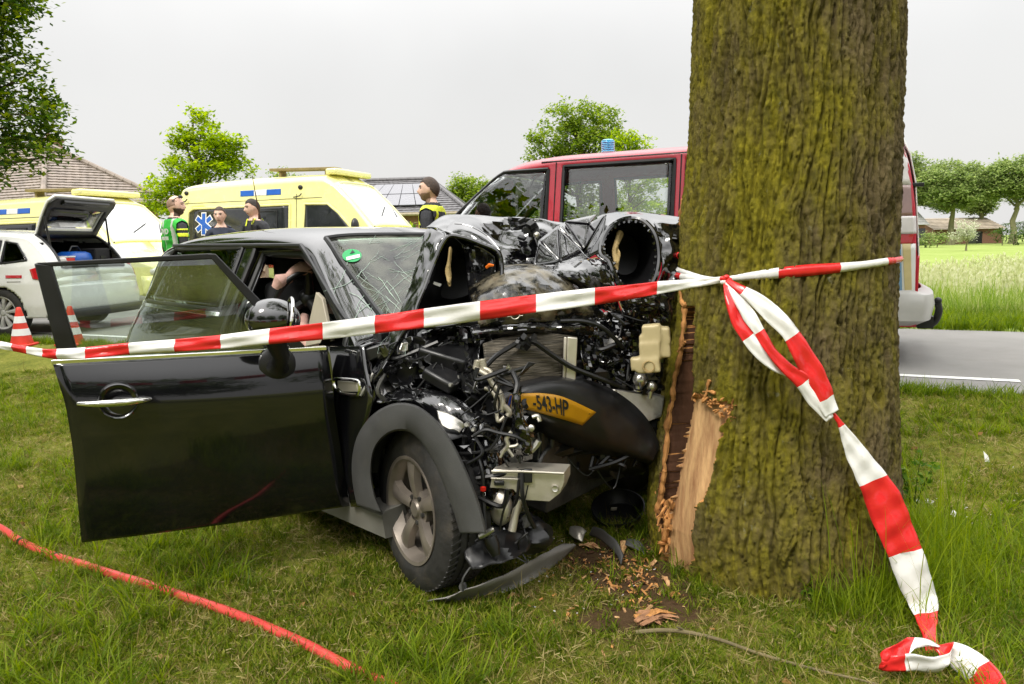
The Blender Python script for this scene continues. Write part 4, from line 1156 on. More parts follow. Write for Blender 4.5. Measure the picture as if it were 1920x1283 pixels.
hd = MB(); pts = cr([DP(150, 751, .066), DP(180, 749, .092), DP(222, 746, .104), DP(262, 743, .094), DP(284, 742, .070)], 6)
hd.tube(pts, [.007 + .007 * math.sin(math.pi * min(1, max(0, k / (len(pts) - 1)))) for k in range(len(pts))], 12)
part('handle', hd, 'chrome', door)
mr_ = MB(); mc = DP(503, 594, .15)
mr_.ball(mc, (.100, .078, .080), 24, 16, rot=Matrix((ux, dnl, uz)).transposed())
mir = part('mirror', mr_, 'black_paint', door)
mr_ = MB(); e_ = []
for k in range(33):
    t = 2 * math.pi * k / 32; e_.append(mc + ux * .055 + dnl * (.0 + .078 * math.cos(t)) + uz * (.082 * math.sin(t)) + ux * .012 * math.sin(t))
mr_.tube(e_, .006, 6, caps=False); part('mirror_rim', mr_, 'chrome', mir)
mr_ = MB(); mr_.tube([mc - uz * .05 + dnl * -.01, DP(520, 660, .12), DP(519, 676, .07), DP(518, 684, .045)], [.045, .032, .030, .045], 14)
mr_.lathe([(0, .018), (.05, .016), (.068, .006), (.072, -.012)], DP(518, 682, .035), dnl, 28)
part('mirror_foot', mr_, 'plastic', mir)
# ---- front right corner: fender, arch trim, wheel
fd = MB()
ft = cr([LY(a, b, -.80) for a, b in ((613, 652), (650, 653), (684, 650))], 4)
fl_ = [(612, 652), (616, 690), (620, 730), (626, 775), (634, 820), (645, 875), (660, 950)]
fr_ = [(684, 651), (690, 695), (700, 745), (690, 790), (672, 830), (668, 880), (676, 950)]
rows = []
for k, (a, b) in enumerate(zip(cr([(p[0], p[1], 0) for p in fl_], 4), cr([(p[0], p[1], 0) for p in fr_], 4))):
    rows.append([LY(lerp(a.x, b.x, j / 8), lerp(a.y, b.y, j / 8), -.80 - .030 * math.sin(min(1, k / 12) * math.pi / 2)) for j in range(9)])
rows.insert(0, [p + Vector((0, .07, .015)) for p in rows[0]])
fd.grid(rows); fender = part('fender', fd, 'black_paint', solid=.006)
fd = MB(); rows = []
for k in range(6):      # bent front edge of the fender, flap turned inwards
    t = k / 5; rows.append([LY(lerp(684, 706, t) + a, lerp(650, 752, t), -.79 + o_) for a, o_ in ((0, 0), (6, .02), (16, .09))])
fd.grid(rows); part('fender_edge', fd, 'black_paint', fender, solid=.004)
fd = MB(); e_ = [LY(a, b, -.842) for a, b in ((626, 714), (634, 711), (668, 714), (674, 722), (673, 738), (664, 741), (640, 737), (629, 727))]
fd.tube(cr(e_, 4, True) + [e_[0]], .007, 8, caps=False); part('indicator_rim', fd, 'chrome', fender)
fd = MB(); fd.slab([LY(a, b, -.838) for a, b in ((632, 715), (668, 717), (671, 735), (642, 735), (633, 727))], (0, .012, 0)); part('indicator', fd, 'steel', fender, bevel=.003)
fo = [(668, 948), (660, 905), (659, 862), (668, 820), (690, 785), (722, 762), (752, 755), (785, 762), (818, 788), (848, 828), (874, 880), (894, 930), (906, 968), (913, 1000)]
fi = [(718, 962), (704, 930), (697, 890), (700, 852), (712, 828), (732, 812), (755, 808), (775, 815), (796, 838), (814, 868), (830, 905), (845, 945), (855, 975), (862, 1000)]
fa = MB(); rows = []
for a, b in zip(cr([(p[0], p[1], 0) for p in fo], 5), cr([(p[0], p[1], 0) for p in fi], 5)):
    g = lambda f, y: LY(lerp(a.x, b.x, f), lerp(a.y, b.y, f), y)
    rows.append([g(.0, -.80), g(.02, -.835), g(.08, -.85), g(.5, -.862), g(.93, -.855), g(1, -.84), g(1.0, -.76)])
fa.grid(rows); part('wheel_arch_trim', fa, 'grey_plastic', solid=.006)
fa = MB(); rows = []
for k in range(21):
    t = math.pi * (.34 + .72 * k / 20); rows.append([(.36 * math.cos(t), y, .31 + .36 * math.sin(t)) for y in (-.80, -.6, -.5)])
fa.grid(rows); part('wheel_liner', fa, 'plastic', solid=.004)
wc = LY(768, 957, -.795)
wax = Matrix.Rotation(R(-13), 3, 'Z') @ Vector((0, -1, 0)); wax = (wax + Vector((0, 0, .03))).normalized()
WH = make_wheel(WR, wc, wax, .305, .185, .205, 5, spoke_w=.036)
make_wheel(WR, (-2.467, -.80, .305), (0, -1, 0), .305, .185, .205, 5)
make_wheel(WR, (-2.467, .80, .305), (0, 1, 0), .305, .185, .205, 5)
make_wheel(WR, (-.06, .82, .305), (.3, 1, 0), .305, .185, .205, 5)
# ---- crumpled sheet metal
def psurf(rows, n=5, amp=.0, fs=6.0, seed=0, crease=True, wave=None):
    """rows of (px, py, depth) -> smooth sheet with creases, in the car's frame"""
    R1 = [cr([LD(*p) for p in r_], n) for r_ in rows]
    cols = [cr([r_[j] for r_ in R1], n) for j in range(len(R1[0]))]
    G_ = [[cols[j][i] for j in range(len(cols))] for i in range(len(cols[0]))]
    if amp:
        tow = (CI3 @ Vector((0, -1, .15))).normalized()
        pts = np.array([[p.x, p.y, p.z] for r_ in G_ for p in r_]) * fs + seed * 7.31
        q = pn(pts); q2 = pn(pts * 2.3 + 4)
        e = (np.abs(q) * -2 + .5 + .5 * (np.abs(q2) * -1.4 + .3)) if crease else q
        e = e.reshape(len(G_), len(G_[0]))
        G_ = [[p + tow * (amp * float(e[i, j])) for j, p in enumerate(r_)] for i, r_ in enumerate(G_)]
    return G_
def sheet(name, rows, m, n=5, amp=0, fs=6, seed=0, solid=.003, parent=None, auto=25, label=None, crease=True):
    mb = MB(); mb.grid(psurf(rows, n, amp, fs, seed, crease)); o = part(name, mb, m, parent, solid=solid, auto=auto)
    if label: o['label'] = label
    return o
# right (camera-left) fold of the bonnet: tall bright edge, cap and hollow
hood = sheet('bonnet', [
    [(800, 428, 3.16), (830, 408, 3.30), (862, 402, 3.36), (905, 404, 3.40), (960, 409, 3.42), (1005, 412, 3.42), (1045, 418, 3.42), (1080, 424, 3.44)],
    [(826, 432, 3.05), (850, 424, 3.12), (880, 418, 3.24), (915, 430, 3.30), (955, 428, 3.32), (1000, 428, 3.32), (1045, 434, 3.34), (1080, 440, 3.36)],
    [(850, 446, 3.0), (880, 446, 3.05), (912, 458, 3.12), (930, 462, 3.22), (955, 456, 3.26), (1000, 452, 3.30), (1045, 460, 3.28), (1078, 465, 3.28)],
    [(900, 492, 3.10), (915, 490, 3.14), (925, 488, 3.18), (938, 488, 3.20), (965, 486, 3.22), (1005, 484, 3.26), (1050, 486, 3.22), (1085, 486, 3.2)],
    [(905, 525, 3.05), (915, 522, 3.06), (925, 518, 3.08), (940, 512, 3.10), (970, 506, 3.12), (1005, 504, 3.14), (1050, 508, 3.12), (1090, 508, 3.12)]], 'black_paint', 7, .045, 5.5, 1, label='crumpled black bonnet folded up against the windscreen')
sheet('bonnet_edge', [
    [(804, 424, 3.14), (795, 440, 3.10), (786, 475, 3.06), (770, 530, 3.0), (748, 590, 2.95), (722, 640, 2.92), (700, 690, 2.90), (680, 737, 2.90)],
    [(818, 430, 3.06), (808, 452, 3.03), (796, 488, 3.0), (780, 540, 2.95), (760, 594, 2.91), (736, 642, 2.88), (708, 692, 2.87), (684, 739, 2.88)],
    [(838, 442, 3.0), (824, 462, 2.98), (810, 500, 2.96), (792, 548, 2.92), (772, 600, 2.89), (746, 645, 2.87), (716, 694, 2.86), (688, 740, 2.87)],
    [(846, 448, 3.06), (832, 470, 3.05), (818, 505, 3.04), (798, 552, 3.0), (778, 604, 2.97), (752, 650, 2.94), (722, 696, 2.92), (692, 742, 2.92)]], 'black_paint', 6, .011, 16, 2, parent=hood, auto=50)
sheet('bonnet_fold', [
    [(832, 440, 3.02), (850, 416, 3.10), (872, 420, 3.08), (892, 428, 3.04), (915, 444, 3.0), (938, 470, 2.96)],
    [(834, 444, 2.98), (856, 432, 3.02), (876, 434, 3.0), (896, 442, 2.98), (914, 454, 2.96), (936, 472, 2.93)],
    [(838, 449, 3.0), (858, 443, 2.99), (878, 446, 2.98), (898, 453, 2.96), (914, 461, 2.95), (932, 474, 2.93)]], 'black_paint', 5, .004, 9, 4, parent=hood, auto=50)
def hollow(name, ring, apex, depth_add, m, parent=None, tube_r=.008, nr=7, rimmat='black_paint', squeeze=.55, serr=False):
    """headlight opening: a rim along ring (px, py, d) and a bowl behind it"""
    rg = cr([LD(*p) for p in ring], 5, True); n = len(rg)
    ax = LD(*apex); back = (CI3 @ Vector((0, 1, 0)))
    ctr = sum(rg, Vector()) / n
    mb = MB(); rows = []
    for k in range(nr):
        f = k / (nr - 1); rows.append([ctr.lerp(p, 1 - (1 - squeeze) * f) + (ax - ctr) * (f * .5) + back * depth_add * math.sin(f * math.pi / 2) for p in rg])
    mb.grid([[r_[j] for j in range(n)] for r_ in rows], wrap=True); mb.add(rows[-1], [tuple(range(n))])
    b_ = part(name, mb, m, parent, auto=50)
    mb = MB(); mb.tube(rg + [rg[0]], tube_r, 8, caps=False)
    if serr:
        for k in range(0, n, 2):
            q = (ctr - rg[k]).normalized(); mb.tube([rg[k], rg[k] + q * random.uniform(.012, .022)], [.010, .006], 5)
    part('headlight_rim', mb, rimmat, b_)
    return b_
ringR = [(838, 446, 2.98), (868, 445, 2.97), (905, 458, 2.95), (934, 472, 2.93), (941, 500, 2.92), (938, 532, 2.90), (924, 562, 2.88), (902, 588, 2.86), (868, 604, 2.85), (820, 612, 2.85), (784, 604, 2.87), (780, 580, 2.89), (796, 540, 2.92), (814, 492, 2.96)]
hb = hollow('headlight_housing', ringR, (850, 530, 3.1), .26, 'plastic', squeeze=.5, tube_r=.009)
sheet('torn_foam', [[(842, 466, 3.0), (845, 463, 2.99), (847, 470, 3.0)], [(840, 490, 2.99), (842, 488, 2.98), (844, 500, 2.99)], [(835, 508, 2.98), (841, 512, 2.97), (846, 516, 2.98)], [(839, 526, 2.97), (842, 530, 2.96), (845, 530, 2.97)], [(842, 536, 2.97), (843, 538, 2.96), (844, 537, 2.97)]], 'tan', 3, .008, 30, 3, parent=hb)
sheet('housing_panel', [[(864, 452, 3.02), (890, 458, 3.02), (915, 470, 3.0), (928, 480, 2.98)], [(872, 490, 3.06), (892, 492, 3.0), (915, 498, 3.04), (930, 505, 2.97)], [(876, 520, 3.04), (892, 515, 3.02), (910, 512, 3.03), (928, 520, 2.96)], [(880, 560, 2.98), (895, 556, 2.94), (908, 545, 2.97), (924, 545, 2.93)], [(888, 590, 2.92), (896, 585, 2.89), (906, 575, 2.9), (914, 570, 2.89)]], 'dusty_paint', 5, .03, 11, 5, parent=hb)
mb = MB(); mb.tube([LD(912, 502, 2.94), LD(918, 497, 2.93), LD(926, 498, 2.93)], [.006, .008, .004], 6); part('side_marker', mb, 'orange', hb)
mb = MB(); mb.slab([LD(a, b, 3.0) for a, b in ((814, 528), (828, 533), (825, 538), (812, 533))], (0, .001, 0)); part('label_tag', mb, 'paperwhite', hb)
# centre of the bonnet lip: bulging scraped sheet
lipc = sheet('bonnet_lip', [
    [(878, 540, 3.0), (905, 512, 3.04), (945, 500, 3.06), (1000, 496, 3.08), (1050, 506, 3.1), (1085, 530, 3.1), (1110, 552, 3.1)],
    [(884, 556, 2.88), (915, 528, 2.90), (955, 514, 2.90), (1005, 512, 2.92), (1050, 522, 2.96), (1085, 545, 3.0), (1112, 562, 3.04)],
    [(890, 580, 2.80), (925, 556, 2.80), (965, 545, 2.80), (1010, 546, 2.82), (1055, 552, 2.87), (1090, 562, 2.93), (1120, 572, 3.0)],
    [(896, 604, 2.80), (930, 588, 2.78), (970, 580, 2.78), (1012, 580, 2.80), (1055, 580, 2.85), (1095, 582, 2.91), (1130, 585, 2.98)],
    [(900, 618, 2.84), (935, 610, 2.81), (975, 606, 2.81), (1015, 603, 2.83), (1060, 600, 2.88), (1100, 598, 2.94), (1140, 596, 3.0)]], 'primer', 6, .02, 9, 7, parent=hood, label='scraped black bonnet lip with bare primer patches')
mb = MB(); mb.tube([LD(lerp(898, 1140, k / 40), lerp(618, 597, k / 40) + random.uniform(-3, 3), 2.82 + .17 * (k / 40)) for k in range(41)], [random.uniform(.002, .006) for k in range(41)], 5); part('torn_edge', mb, 'dusty_paint', lipc)
e0 = LD(966, 590, 2.755); mb = MB()
ex_, ez_ = (LD(990, 588, 2.76) - LD(940, 592, 2.75)).normalized(), (LD(966, 570, 2.76) - LD(966, 610, 2.755)).normalized()
mb.tube([e0 + (ex_ * math.cos(t) + ez_ * math.sin(t)) * .017 for t in np.linspace(0, 2 * math.pi, 25)], .0018, 6, caps=False)
for sgn in (-1, 1):
    for k in range(3): mb.tube([e0 + ex_ * sgn * .018 + ez_ * (.006 - .006 * k), e0 + ex_ * sgn * (.045 - .008 * k) + ez_ * (.008 - .007 * k)], .0014, 5)
part('badge', mb, 'steel', lipc)
# latch lump and silver creases
mb = MB()
for k in range(16):
    c = LD(random.uniform(975, 1003), random.uniform(415, 448), 3.16 + random.uniform(-.03, .03)); mb.box(c, [random.uniform(.012, .035) for _ in range(3)], (random.random() * 3, random.random() * 3, random.random() * 3))
mb.tube([LD(1002, 442, 3.12), LD(1008, 462, 3.1), LD(1022, 478, 3.1), LD(1034, 481, 3.12)], .004, 6); mb.ball(LD(1006, 441, 3.12), .014, 10, 8, mi=1)
part('bonnet_latch', mb, ['plastic', 'bolt'], hood, bevel=.002)
def facet(name, tris, pts, m, parent, solid=.004, sub=0, amp=.012, seed=1):
    """folded sheet of flat facets, each subdivided and creased a little"""
    mb = MB()
    for t in tris:
        a, b, c = [LD(*pts[k]) for k in t]; n = 9; idx = {}
        vs = []
        for i in range(n + 1):
            for j in range(n + 1 - i):
                u, v = i / n, j / n; p = a * (1 - u - v) + b * u + c * v
                e = float(pn(np.array([[p.x * 14 + seed, p.y * 14, p.z * 14]]))[0]); ed = min(u, v, 1 - u - v) * 3
                idx[(i, j)] = len(vs); vs.append(p + (CI3 @ Vector((.2, -1, .3))) * amp * e * min(1, ed * 1.5))
        fs = []
        for i in range(n):
            for j in range(n - i):
                fs.append((idx[(i, j)], idx[(i + 1, j)], idx[(i, j + 1)]))
                if i + j < n - 1: fs.append((idx[(i + 1, j)], idx[(i + 1, j + 1)], idx[(i, j + 1)]))
        mb.add(vs, fs)
    return part(name, mb, m, parent, solid=solid, auto=20)
FP = {'a': (1046, 424, 3.30), 'b': (1050, 492, 3.12), 'c': (1102, 484, 3.04), 'd': (1136, 403, 3.10), 'e': (1060, 416, 3.36), 'f': (1095, 470, 3.22), 'g': (1128, 470, 3.0), 'h': (1140, 490, 2.98), 'i': (1118, 404, 3.36), 'j': (1000, 500, 3.1), 'k': (1075, 506, 3.0),
      'l': (1190, 398, 3.14), 'm': (1275, 408, 3.22), 'n': (1240, 400, 3.3), 'o': (1105, 420, 3.3), 'p': (1010, 452, 3.2)}
facet('folded_panel', ['abf', 'bcf', 'eaf', 'efo', 'fod', 'fcd', 'cgd', 'ioe'], FP, 'black_paint', hood)
facet('folded_panel', ['bck', 'pab', 'pbj'], FP, 'dusty_paint', hood, seed=3)
mb = MB()
for q in ([(1054, 424, 3.29), (1075, 452, 3.2), (1098, 480, 3.04), (1112, 487, 3.0)], [(1094, 476, 3.08), (1114, 442, 3.06), (1136, 404, 3.09)], [(1050, 436, 3.2), (1050, 490, 3.1)], [(852, 420, 3.02), (880, 424, 3.0), (915, 444, 2.97), (937, 470, 2.93)]):
    mb = MB(); mb.tube(cr([LD(*p) for p in q], 4), .0022, 6); part('bonnet_crease', mb, 'black_paint', hood)
# middle fold between lip and left headlight
midf = sheet('torn_flap', [
    [(1030, 502, 3.08), (1060, 494, 3.06), (1095, 488, 3.04), (1125, 485, 3.02), (1146, 492, 3.0)],
    [(1040, 516, 3.0), (1070, 512, 2.97), (1100, 508, 2.95), (1130, 510, 2.94), (1150, 520, 2.95)],
    [(1075, 532, 3.0), (1095, 534, 2.95), (1115, 534, 2.92), (1138, 540, 2.92), (1156, 552, 2.94)],
    [(1100, 550, 3.02), (1115, 556, 2.97), (1130, 560, 2.94), (1148, 566, 2.94), (1162, 576, 2.96)],
    [(1118, 575, 3.0), (1130, 580, 2.98), (1142, 584, 2.96), (1155, 586, 2.96), (1168, 588, 2.97)]], 'black_paint', 6, .034, 10, 11, parent=hood)
mb = MB(); mb.tube(cr([LD(1084, 494, 3.03), LD(1100, 488, 3.02), LD(1126, 483, 3.0), LD(1142, 489, 2.98), LD(1146, 492, 2.98)], 5), .0025, 6); part('bare_metal_edge', mb, 'tan', midf); mb = MB()
mb.tube(cr([LD(1156, 545, 2.93), LD(1160, 562, 2.93), LD(1166, 580, 2.93)], 4), .0025, 6); part('bare_metal_edge', mb, 'tan', midf)
# left headlight: skin and deep ring
sheet('bonnet_corner', [
    [(1120, 408, 3.30), (1138, 402, 3.34), (1180, 398, 3.38), (1230, 402, 3.36), (1274, 409, 3.32)],
    [(1122, 436, 3.12), (1142, 416, 3.14), (1184, 404, 3.16), (1226, 418, 3.14), (1272, 424, 3.14)],
    [(1124, 460, 3.06), (1140, 430, 3.06), (1184, 410, 3.08), (1232, 440, 3.06), (1272, 450, 3.06)]], 'black_paint', 6, .012, 9, 13, parent=hood, auto=40)
sheet('bonnet_corner', [
    [(1226, 416, 3.12), (1250, 418, 3.12), (1274, 420, 3.14)], [(1236, 446, 3.04), (1254, 450, 3.06), (1273, 455, 3.08)], [(1240, 480, 3.02), (1256, 484, 3.03), (1272, 486, 3.05)],
    [(1238, 515, 3.0), (1254, 520, 3.02), (1270, 526, 3.03)], [(1222, 545, 2.98), (1244, 556, 2.99), (1264, 566, 3.0)]], 'black_paint', 6, .018, 9, 14, parent=hood, auto=40)
sheet('bonnet_corner', [
    [(1112, 470, 3.06), (1124, 452, 3.06), (1136, 436, 3.05)], [(1122, 484, 3.0), (1130, 470, 3.02), (1132, 460, 3.04)], [(1138, 494, 2.97), (1138, 484, 3.0), (1134, 474, 3.02)]], 'black_paint', 5, .012, 12, 15, parent=hood)
ringL = [(1184, 410, 3.06), (1208, 416, 3.04), (1228, 440, 3.01), (1235, 475, 2.99), (1232, 508, 2.97), (1220, 535, 2.96), (1196, 548, 2.95), (1172, 546, 2.95), (1160, 532, 2.95), (1150, 510, 2.96), (1142, 490, 2.98), (1128, 478, 3.0), (1128, 458, 3.03), (1140, 432, 3.05), (1160, 416, 3.06)]
hl = hollow('headlight_housing', ringL, (1190, 480, 3.15), .26, 'plastic', squeeze=.6, tube_r=.012, serr=True)
sheet('torn_foam', [[(1158, 434, 3.10), (1163, 432, 3.1), (1168, 438, 3.13)], [(1152, 455, 3.08), (1158, 452, 3.08), (1166, 446, 3.11)], [(1148, 472, 3.06), (1154, 470, 3.05), (1158, 464, 3.08)], [(1150, 486, 3.04), (1156, 486, 3.03), (1164, 476, 3.05)], [(1153, 500, 3.03), (1158, 500, 3.02), (1160, 488, 3.04)], [(1156, 506, 3.02), (1158, 507, 3.02), (1160, 500, 3.03)]], 'tan', 4, .012, 25, 17, parent=hl)
sheet('crushed_wing', [
    [(1150, 544, 2.96), (1175, 552, 2.95), (1200, 552, 2.95), (1225, 548, 2.96), (1262, 560, 2.98)], [(1160, 562, 2.95), (1182, 568, 2.9), (1206, 566, 2.92), (1232, 566, 2.95), (1262, 580, 2.97)],
    [(1166, 582, 2.95), (1186, 582, 2.94), (1212, 578, 2.95), (1236, 585, 2.97), (1258, 604, 2.98)], [(1172, 600, 3.0), (1192, 606, 3.0), (1215, 610, 3.0), (1235, 616, 3.0), (1252, 630, 3.0)]], 'black_paint', 6, .035, 11, 19)
# ---- engine bay
mb = MB(); mb.box((-.33, 0, .58), (.05, 1.44, .78)); rows = []
mb.box((-.28, -.1, .90), (.16, 1.25, .06)); part('firewall', mb, 'plastic', bevel=.01)
mb = MB()
mb.box((.0, .05, .48), (.42, .78, .46), (0, .1, .1)); mb.box((.02, .0, .74), (.36, .52, .10), (.05, .15, .1)); mb.box((.1, -.30, .62), (.26, .24, .28), (.2, .1, .3)); mb.box((.16, .30, .56), (.22, .3, .3), (.1, -.2, .2))
for y in (-.2, -.07, .06, .19): mb.tube([(.02, y, .78), (.18, y + .02, .80), (.24, y + .03, .66)], .028, 10)
mb.tube([(.23, -.3, .42), (.25, -.3, .42)], .10, 24); mb.tube([(.26, .12, .36), (.28, .12, .36)], .08, 24)
part('engine', mb, 'darksteel', bevel=.012)
mb = MB(); c = LD(800, 690, 2.92)
mb.box(LD(850, 652, 2.95), (.20, .26, .06), (.3, .25, .5)); mb.box(LD(800, 650, 2.98), (.1, .1, .10), (.2, .3, .5)); mb.box(LD(760, 690, 2.98), (.16, .12, .14), (.1, .2, .4)); mb.box(LD(845, 700, 2.85), (.14, .2, .05), (.2, .4, .3))
part('engine_cover', mb, 'plastic', bevel=.012)
sheet('wing_support', [[(700, 690, 2.92), (715, 700, 2.94), (735, 710, 2.96), (760, 725, 2.96)], [(712, 730, 2.88), (728, 730, 2.9), (748, 732, 2.9), (770, 735, 2.9)], [(715, 748, 2.86), (732, 744, 2.87), (750, 742, 2.87), (772, 740, 2.88)]], 'darksteel', 4, .008, 12, 31)
inn = sheet('inner_wing', [
    [(706, 752, 2.82), (735, 735, 2.86), (780, 728, 2.84), (830, 736, 2.78), (870, 756, 2.72), (900, 790, 2.66)],
    [(712, 757, 2.79), (742, 744, 2.80), (784, 738, 2.78), (832, 750, 2.72), (868, 776, 2.67), (895, 812, 2.63)],
    [(745, 752, 2.77), (775, 752, 2.75), (805, 762, 2.72), (838, 786, 2.68), (866, 822, 2.65), (890, 862, 2.62)],
    [(770, 762, 2.78), (795, 772, 2.76), (822, 796, 2.73), (848, 830, 2.7), (872, 876, 2.67), (896, 930, 2.64)]], 'dusty_paint', 6, .016, 12, 33, label='bent black inner wing above the wheel arch')
sheet('bracket_plate', [[(820, 770, 2.66), (840, 775, 2.65), (866, 790, 2.64), (872, 800, 2.64)], [(822, 785, 2.64), (842, 792, 2.63), (858, 800, 2.63), (866, 806, 2.63)], [(830, 800, 2.63), (842, 806, 2.62), (852, 806, 2.62), (862, 812, 2.62)]], 'alu', 4, .006, 14, 35)
mb = MB()
for a, b, r_ in ((876, 797, .010), (888, 806, .009), (738 + 107, 722, .008), (970, 800, .0), (996, 803, .011), (1004, 880, 0)):
    if r_: mb.lathe([(0, .012), (r_ * .6, .012), (r_, .006), (r_, -.01)], LD(a, b, 2.6), CI3 @ Vector((-.2, -1, .2)), 12)
part('bolt', mb, 'bolt', kind='stuff')
# dark backing masses of the crushed front
sheet('crushed_structure', [
    [(760, 640, 3.08), (840, 620, 3.1), (900, 615, 3.1), (1000, 610, 3.15), (1100, 600, 3.2), (1180, 590, 3.25), (1262, 600, 3.25)],
    [(770, 700, 3.0), (850, 690, 3.0), (900, 690, 3.0), (1000, 680, 3.08), (1100, 670, 3.15), (1180, 660, 3.2), (1256, 670, 3.2)],
    [(800, 740, 2.95), (860, 750, 2.88), (910, 760, 2.88), (1000, 740, 2.95), (1100, 730, 3.02), (1180, 730, 3.1), (1246, 740, 3.1)],
    [(850, 800, 2.85), (890, 820, 2.78), (930, 830, 2.8), (1000, 820, 2.88), (1100, 800, 2.95), (1180, 800, 3.05), (1236, 800, 3.06)],
    [(880, 880, 2.78), (900, 890, 2.74), (940, 890, 2.78), (1000, 880, 2.88), (1090, 850, 2.98), (1170, 845, 3.05), (1222, 840, 3.05)]], 'plastic', 5, .05, 9, 41)
mb = MB()
sheet('cooler', [
    [(905, 645, 2.80), (945, 632, 2.82), (985, 626, 2.83), (1040, 626, 2.86), (1082, 632, 2.90)],
    [(908, 672, 2.78), (948, 664, 2.79), (988, 660, 2.80), (1040, 660, 2.84), (1080, 664, 2.88)],
    [(912, 700, 2.77), (950, 694, 2.78), (990, 692, 2.79), (1040, 692, 2.83), (1078, 694, 2.87)],
    [(918, 728, 2.77), (955, 722, 2.78), (992, 720, 2.79), (1040, 718, 2.83), (1076, 718, 2.87)]], 'condenser', 6, .008, 8, 43, label='bent grey radiator with scratched fins')
mb = MB(); mb.slab([LD(a, b, 2.83) for a, b in ((1064, 632), (1083, 634), (1079, 722), (1060, 722))], CI3 @ Vector((0, .02, 0))); mb.tube([LD(1060, 632, 2.83), LD(1057, 722, 2.83)], .007, 6); part('radiator_tank', mb, 'steel', bevel=.004)
mb = MB()
for q, r_ in (([(905, 694, 2.72), (930, 668, 2.74), (955, 652, 2.76), (975, 640, 2.77)], .010), ([(1000, 640, 2.77), (1035, 665, 2.8), (1075, 690, 2.82), (1120, 708, 2.85), (1160, 724, 2.88)], .010),
              ([(1050, 602, 2.86), (1090, 602, 2.88), (1125, 612, 2.9), (1150, 632, 2.92), (1168, 652, 2.94)], .009), ([(780, 636, 2.9), (790, 690, 2.86)], .009)):
    mb = MB(); mb.tube(cr([LD(*p) for p in q], 6), r_, 8); part('cable', mb, 'hose')
mb = MB()
for k in range(14): mb.box(LD(random.uniform(972, 1004), random.uniform(632, 652), 2.77), [random.uniform(.01, .03) for _ in range(3)], (random.random() * 3, random.random(), random.random() * 3))
part('cable_joint', mb, 'hose', kind='stuff')
mb = MB(); mb.tube([LD(774, 590, 2.98), LD(779, 640, 2.95), LD(783, 672, 2.92)], .011, 10); mb.tube([LD(783, 672, 2.92), LD(790, 712, 2.9)], .005, 8, mi=1); part('gas_strut', mb, ['plastic', 'bolt'])
mb = MB(); mb.tube([LD(676, 742, 2.86), LD(690, 720, 2.86), LD(700, 700, 2.87)], [.006, .009, .006], 6); part('bright_clip', mb, 'bolt')
mb = MB(); mb.slab([LD(a, b, 2.9) for a, b in ((668, 658), (735, 640), (738, 662), (700, 676), (676, 690), (668, 682))], CI3 @ Vector((0, .05, 0))); part('cowl', mb, 'plastic', bevel=.008)
# aluminium coolant lines
mb = MB()
for q, r_ in (([(897, 677, 2.66), (893, 690, 2.65), (902, 697, 2.64), (915, 706, 2.63), (925, 722, 2.62), (938, 738, 2.61), (943, 755, 2.60), (940, 772, 2.60)], .010),
              ([(903, 674, 2.66), (907, 690, 2.65), (919, 697, 2.64), (924, 712, 2.63)], .009), ([(909, 728, 2.63), (922, 734, 2.62), (930, 748, 2.61), (931, 768, 2.60), (934, 790, 2.59), (945, 782, 2.6)], .007), ([(944, 760, 2.6), (955, 772, 2.6), (952, 780, 2.6)], .011)):
    mb.tube(cr([LD(*p) for p in q], 6), r_, 10)
for k in range(5): mb.lathe([(.013, -.004), (.014, 0), (.013, .004)], LD(896 - k * .6, 678 + k * 3, 2.655), CI3 @ Vector((.1, 0, 1)), 10); mb.lathe([(.013, -.004), (.014, 0), (.013, .004)], LD(904 + k * .6, 676 + k * 3.5, 2.655), CI3 @ Vector((-.1, 0, 1)), 10)
part('cooling_pipe', mb, mat('worn_pipe', (.50, .46, .37), .45, metal=.6, var=.2, vs_=20, dirt=((.16, .13, .09), .35, 18)))
# headlight carrier: twisted black bracket with bolts
sheet('headlight_bracket', [
    [(962, 738, 2.55), (968, 736, 2.54), (976, 742, 2.55)], [(960, 762, 2.55), (968, 760, 2.53), (978, 765, 2.55)], [(962, 785, 2.56), (972, 782, 2.53), (984, 790, 2.56)],
    [(958, 808, 2.57), (974, 804, 2.53), (1000, 812, 2.56)], [(945, 822, 2.58), (974, 822, 2.54), (1006, 826, 2.57)], [(958, 845, 2.58), (980, 842, 2.55), (1000, 842, 2.57)], [(974, 868, 2.58), (986, 864, 2.57), (998, 860, 2.58)]], 'black_paint', 5, .02, 16, 47)
mb = MB()
for q, r_, mi in (([(888, 818, 2.57), (910, 806, 2.56), (935, 812, 2.55), (965, 818, 2.54), (985, 828, 2.54)], .007, 0), ([(965, 742, 2.56), (970, 720, 2.58), (962, 700, 2.62)], .010, 0), ([(1008, 812, 2.57), (1012, 835, 2.57), (1008, 862, 2.58)], .004, 0),
                  ([(940, 850, 2.56), (952, 836, 2.55), (950, 822, 2.55), (960, 810, 2.55)], .008, 1), ([(950, 838, 2.55), (966, 836, 2.55), (972, 832, 2.55)], .006, 1), ([(952, 842, 2.55), (962, 856, 2.55)], .006, 1), ([(946, 842, 2.55), (938, 858, 2.55)], .005, 1),
                  ([(998, 782, 2.58), (1008, 780, 2.58), (1012, 790, 2.58)], .008, 2), ([(990, 850, 2.57), (1004, 836, 2.57), (1010, 826, 2.57)], .013, 2)):
    mb = MB(); mb.tube(cr([LD(*p) for p in q], 5), r_, 7); part('bracket_arm', mb, ['plastic', 'steel', 'bolt'][mi])
mb = MB(); mb.lathe([(0, .01), (.006, .01), (.012, .006), (.012, -.01)], LD(996, 803, 2.55), CI3 @ Vector((-.2, -1, .1)), 14)
part('bracket_bolt', mb, 'bolt')
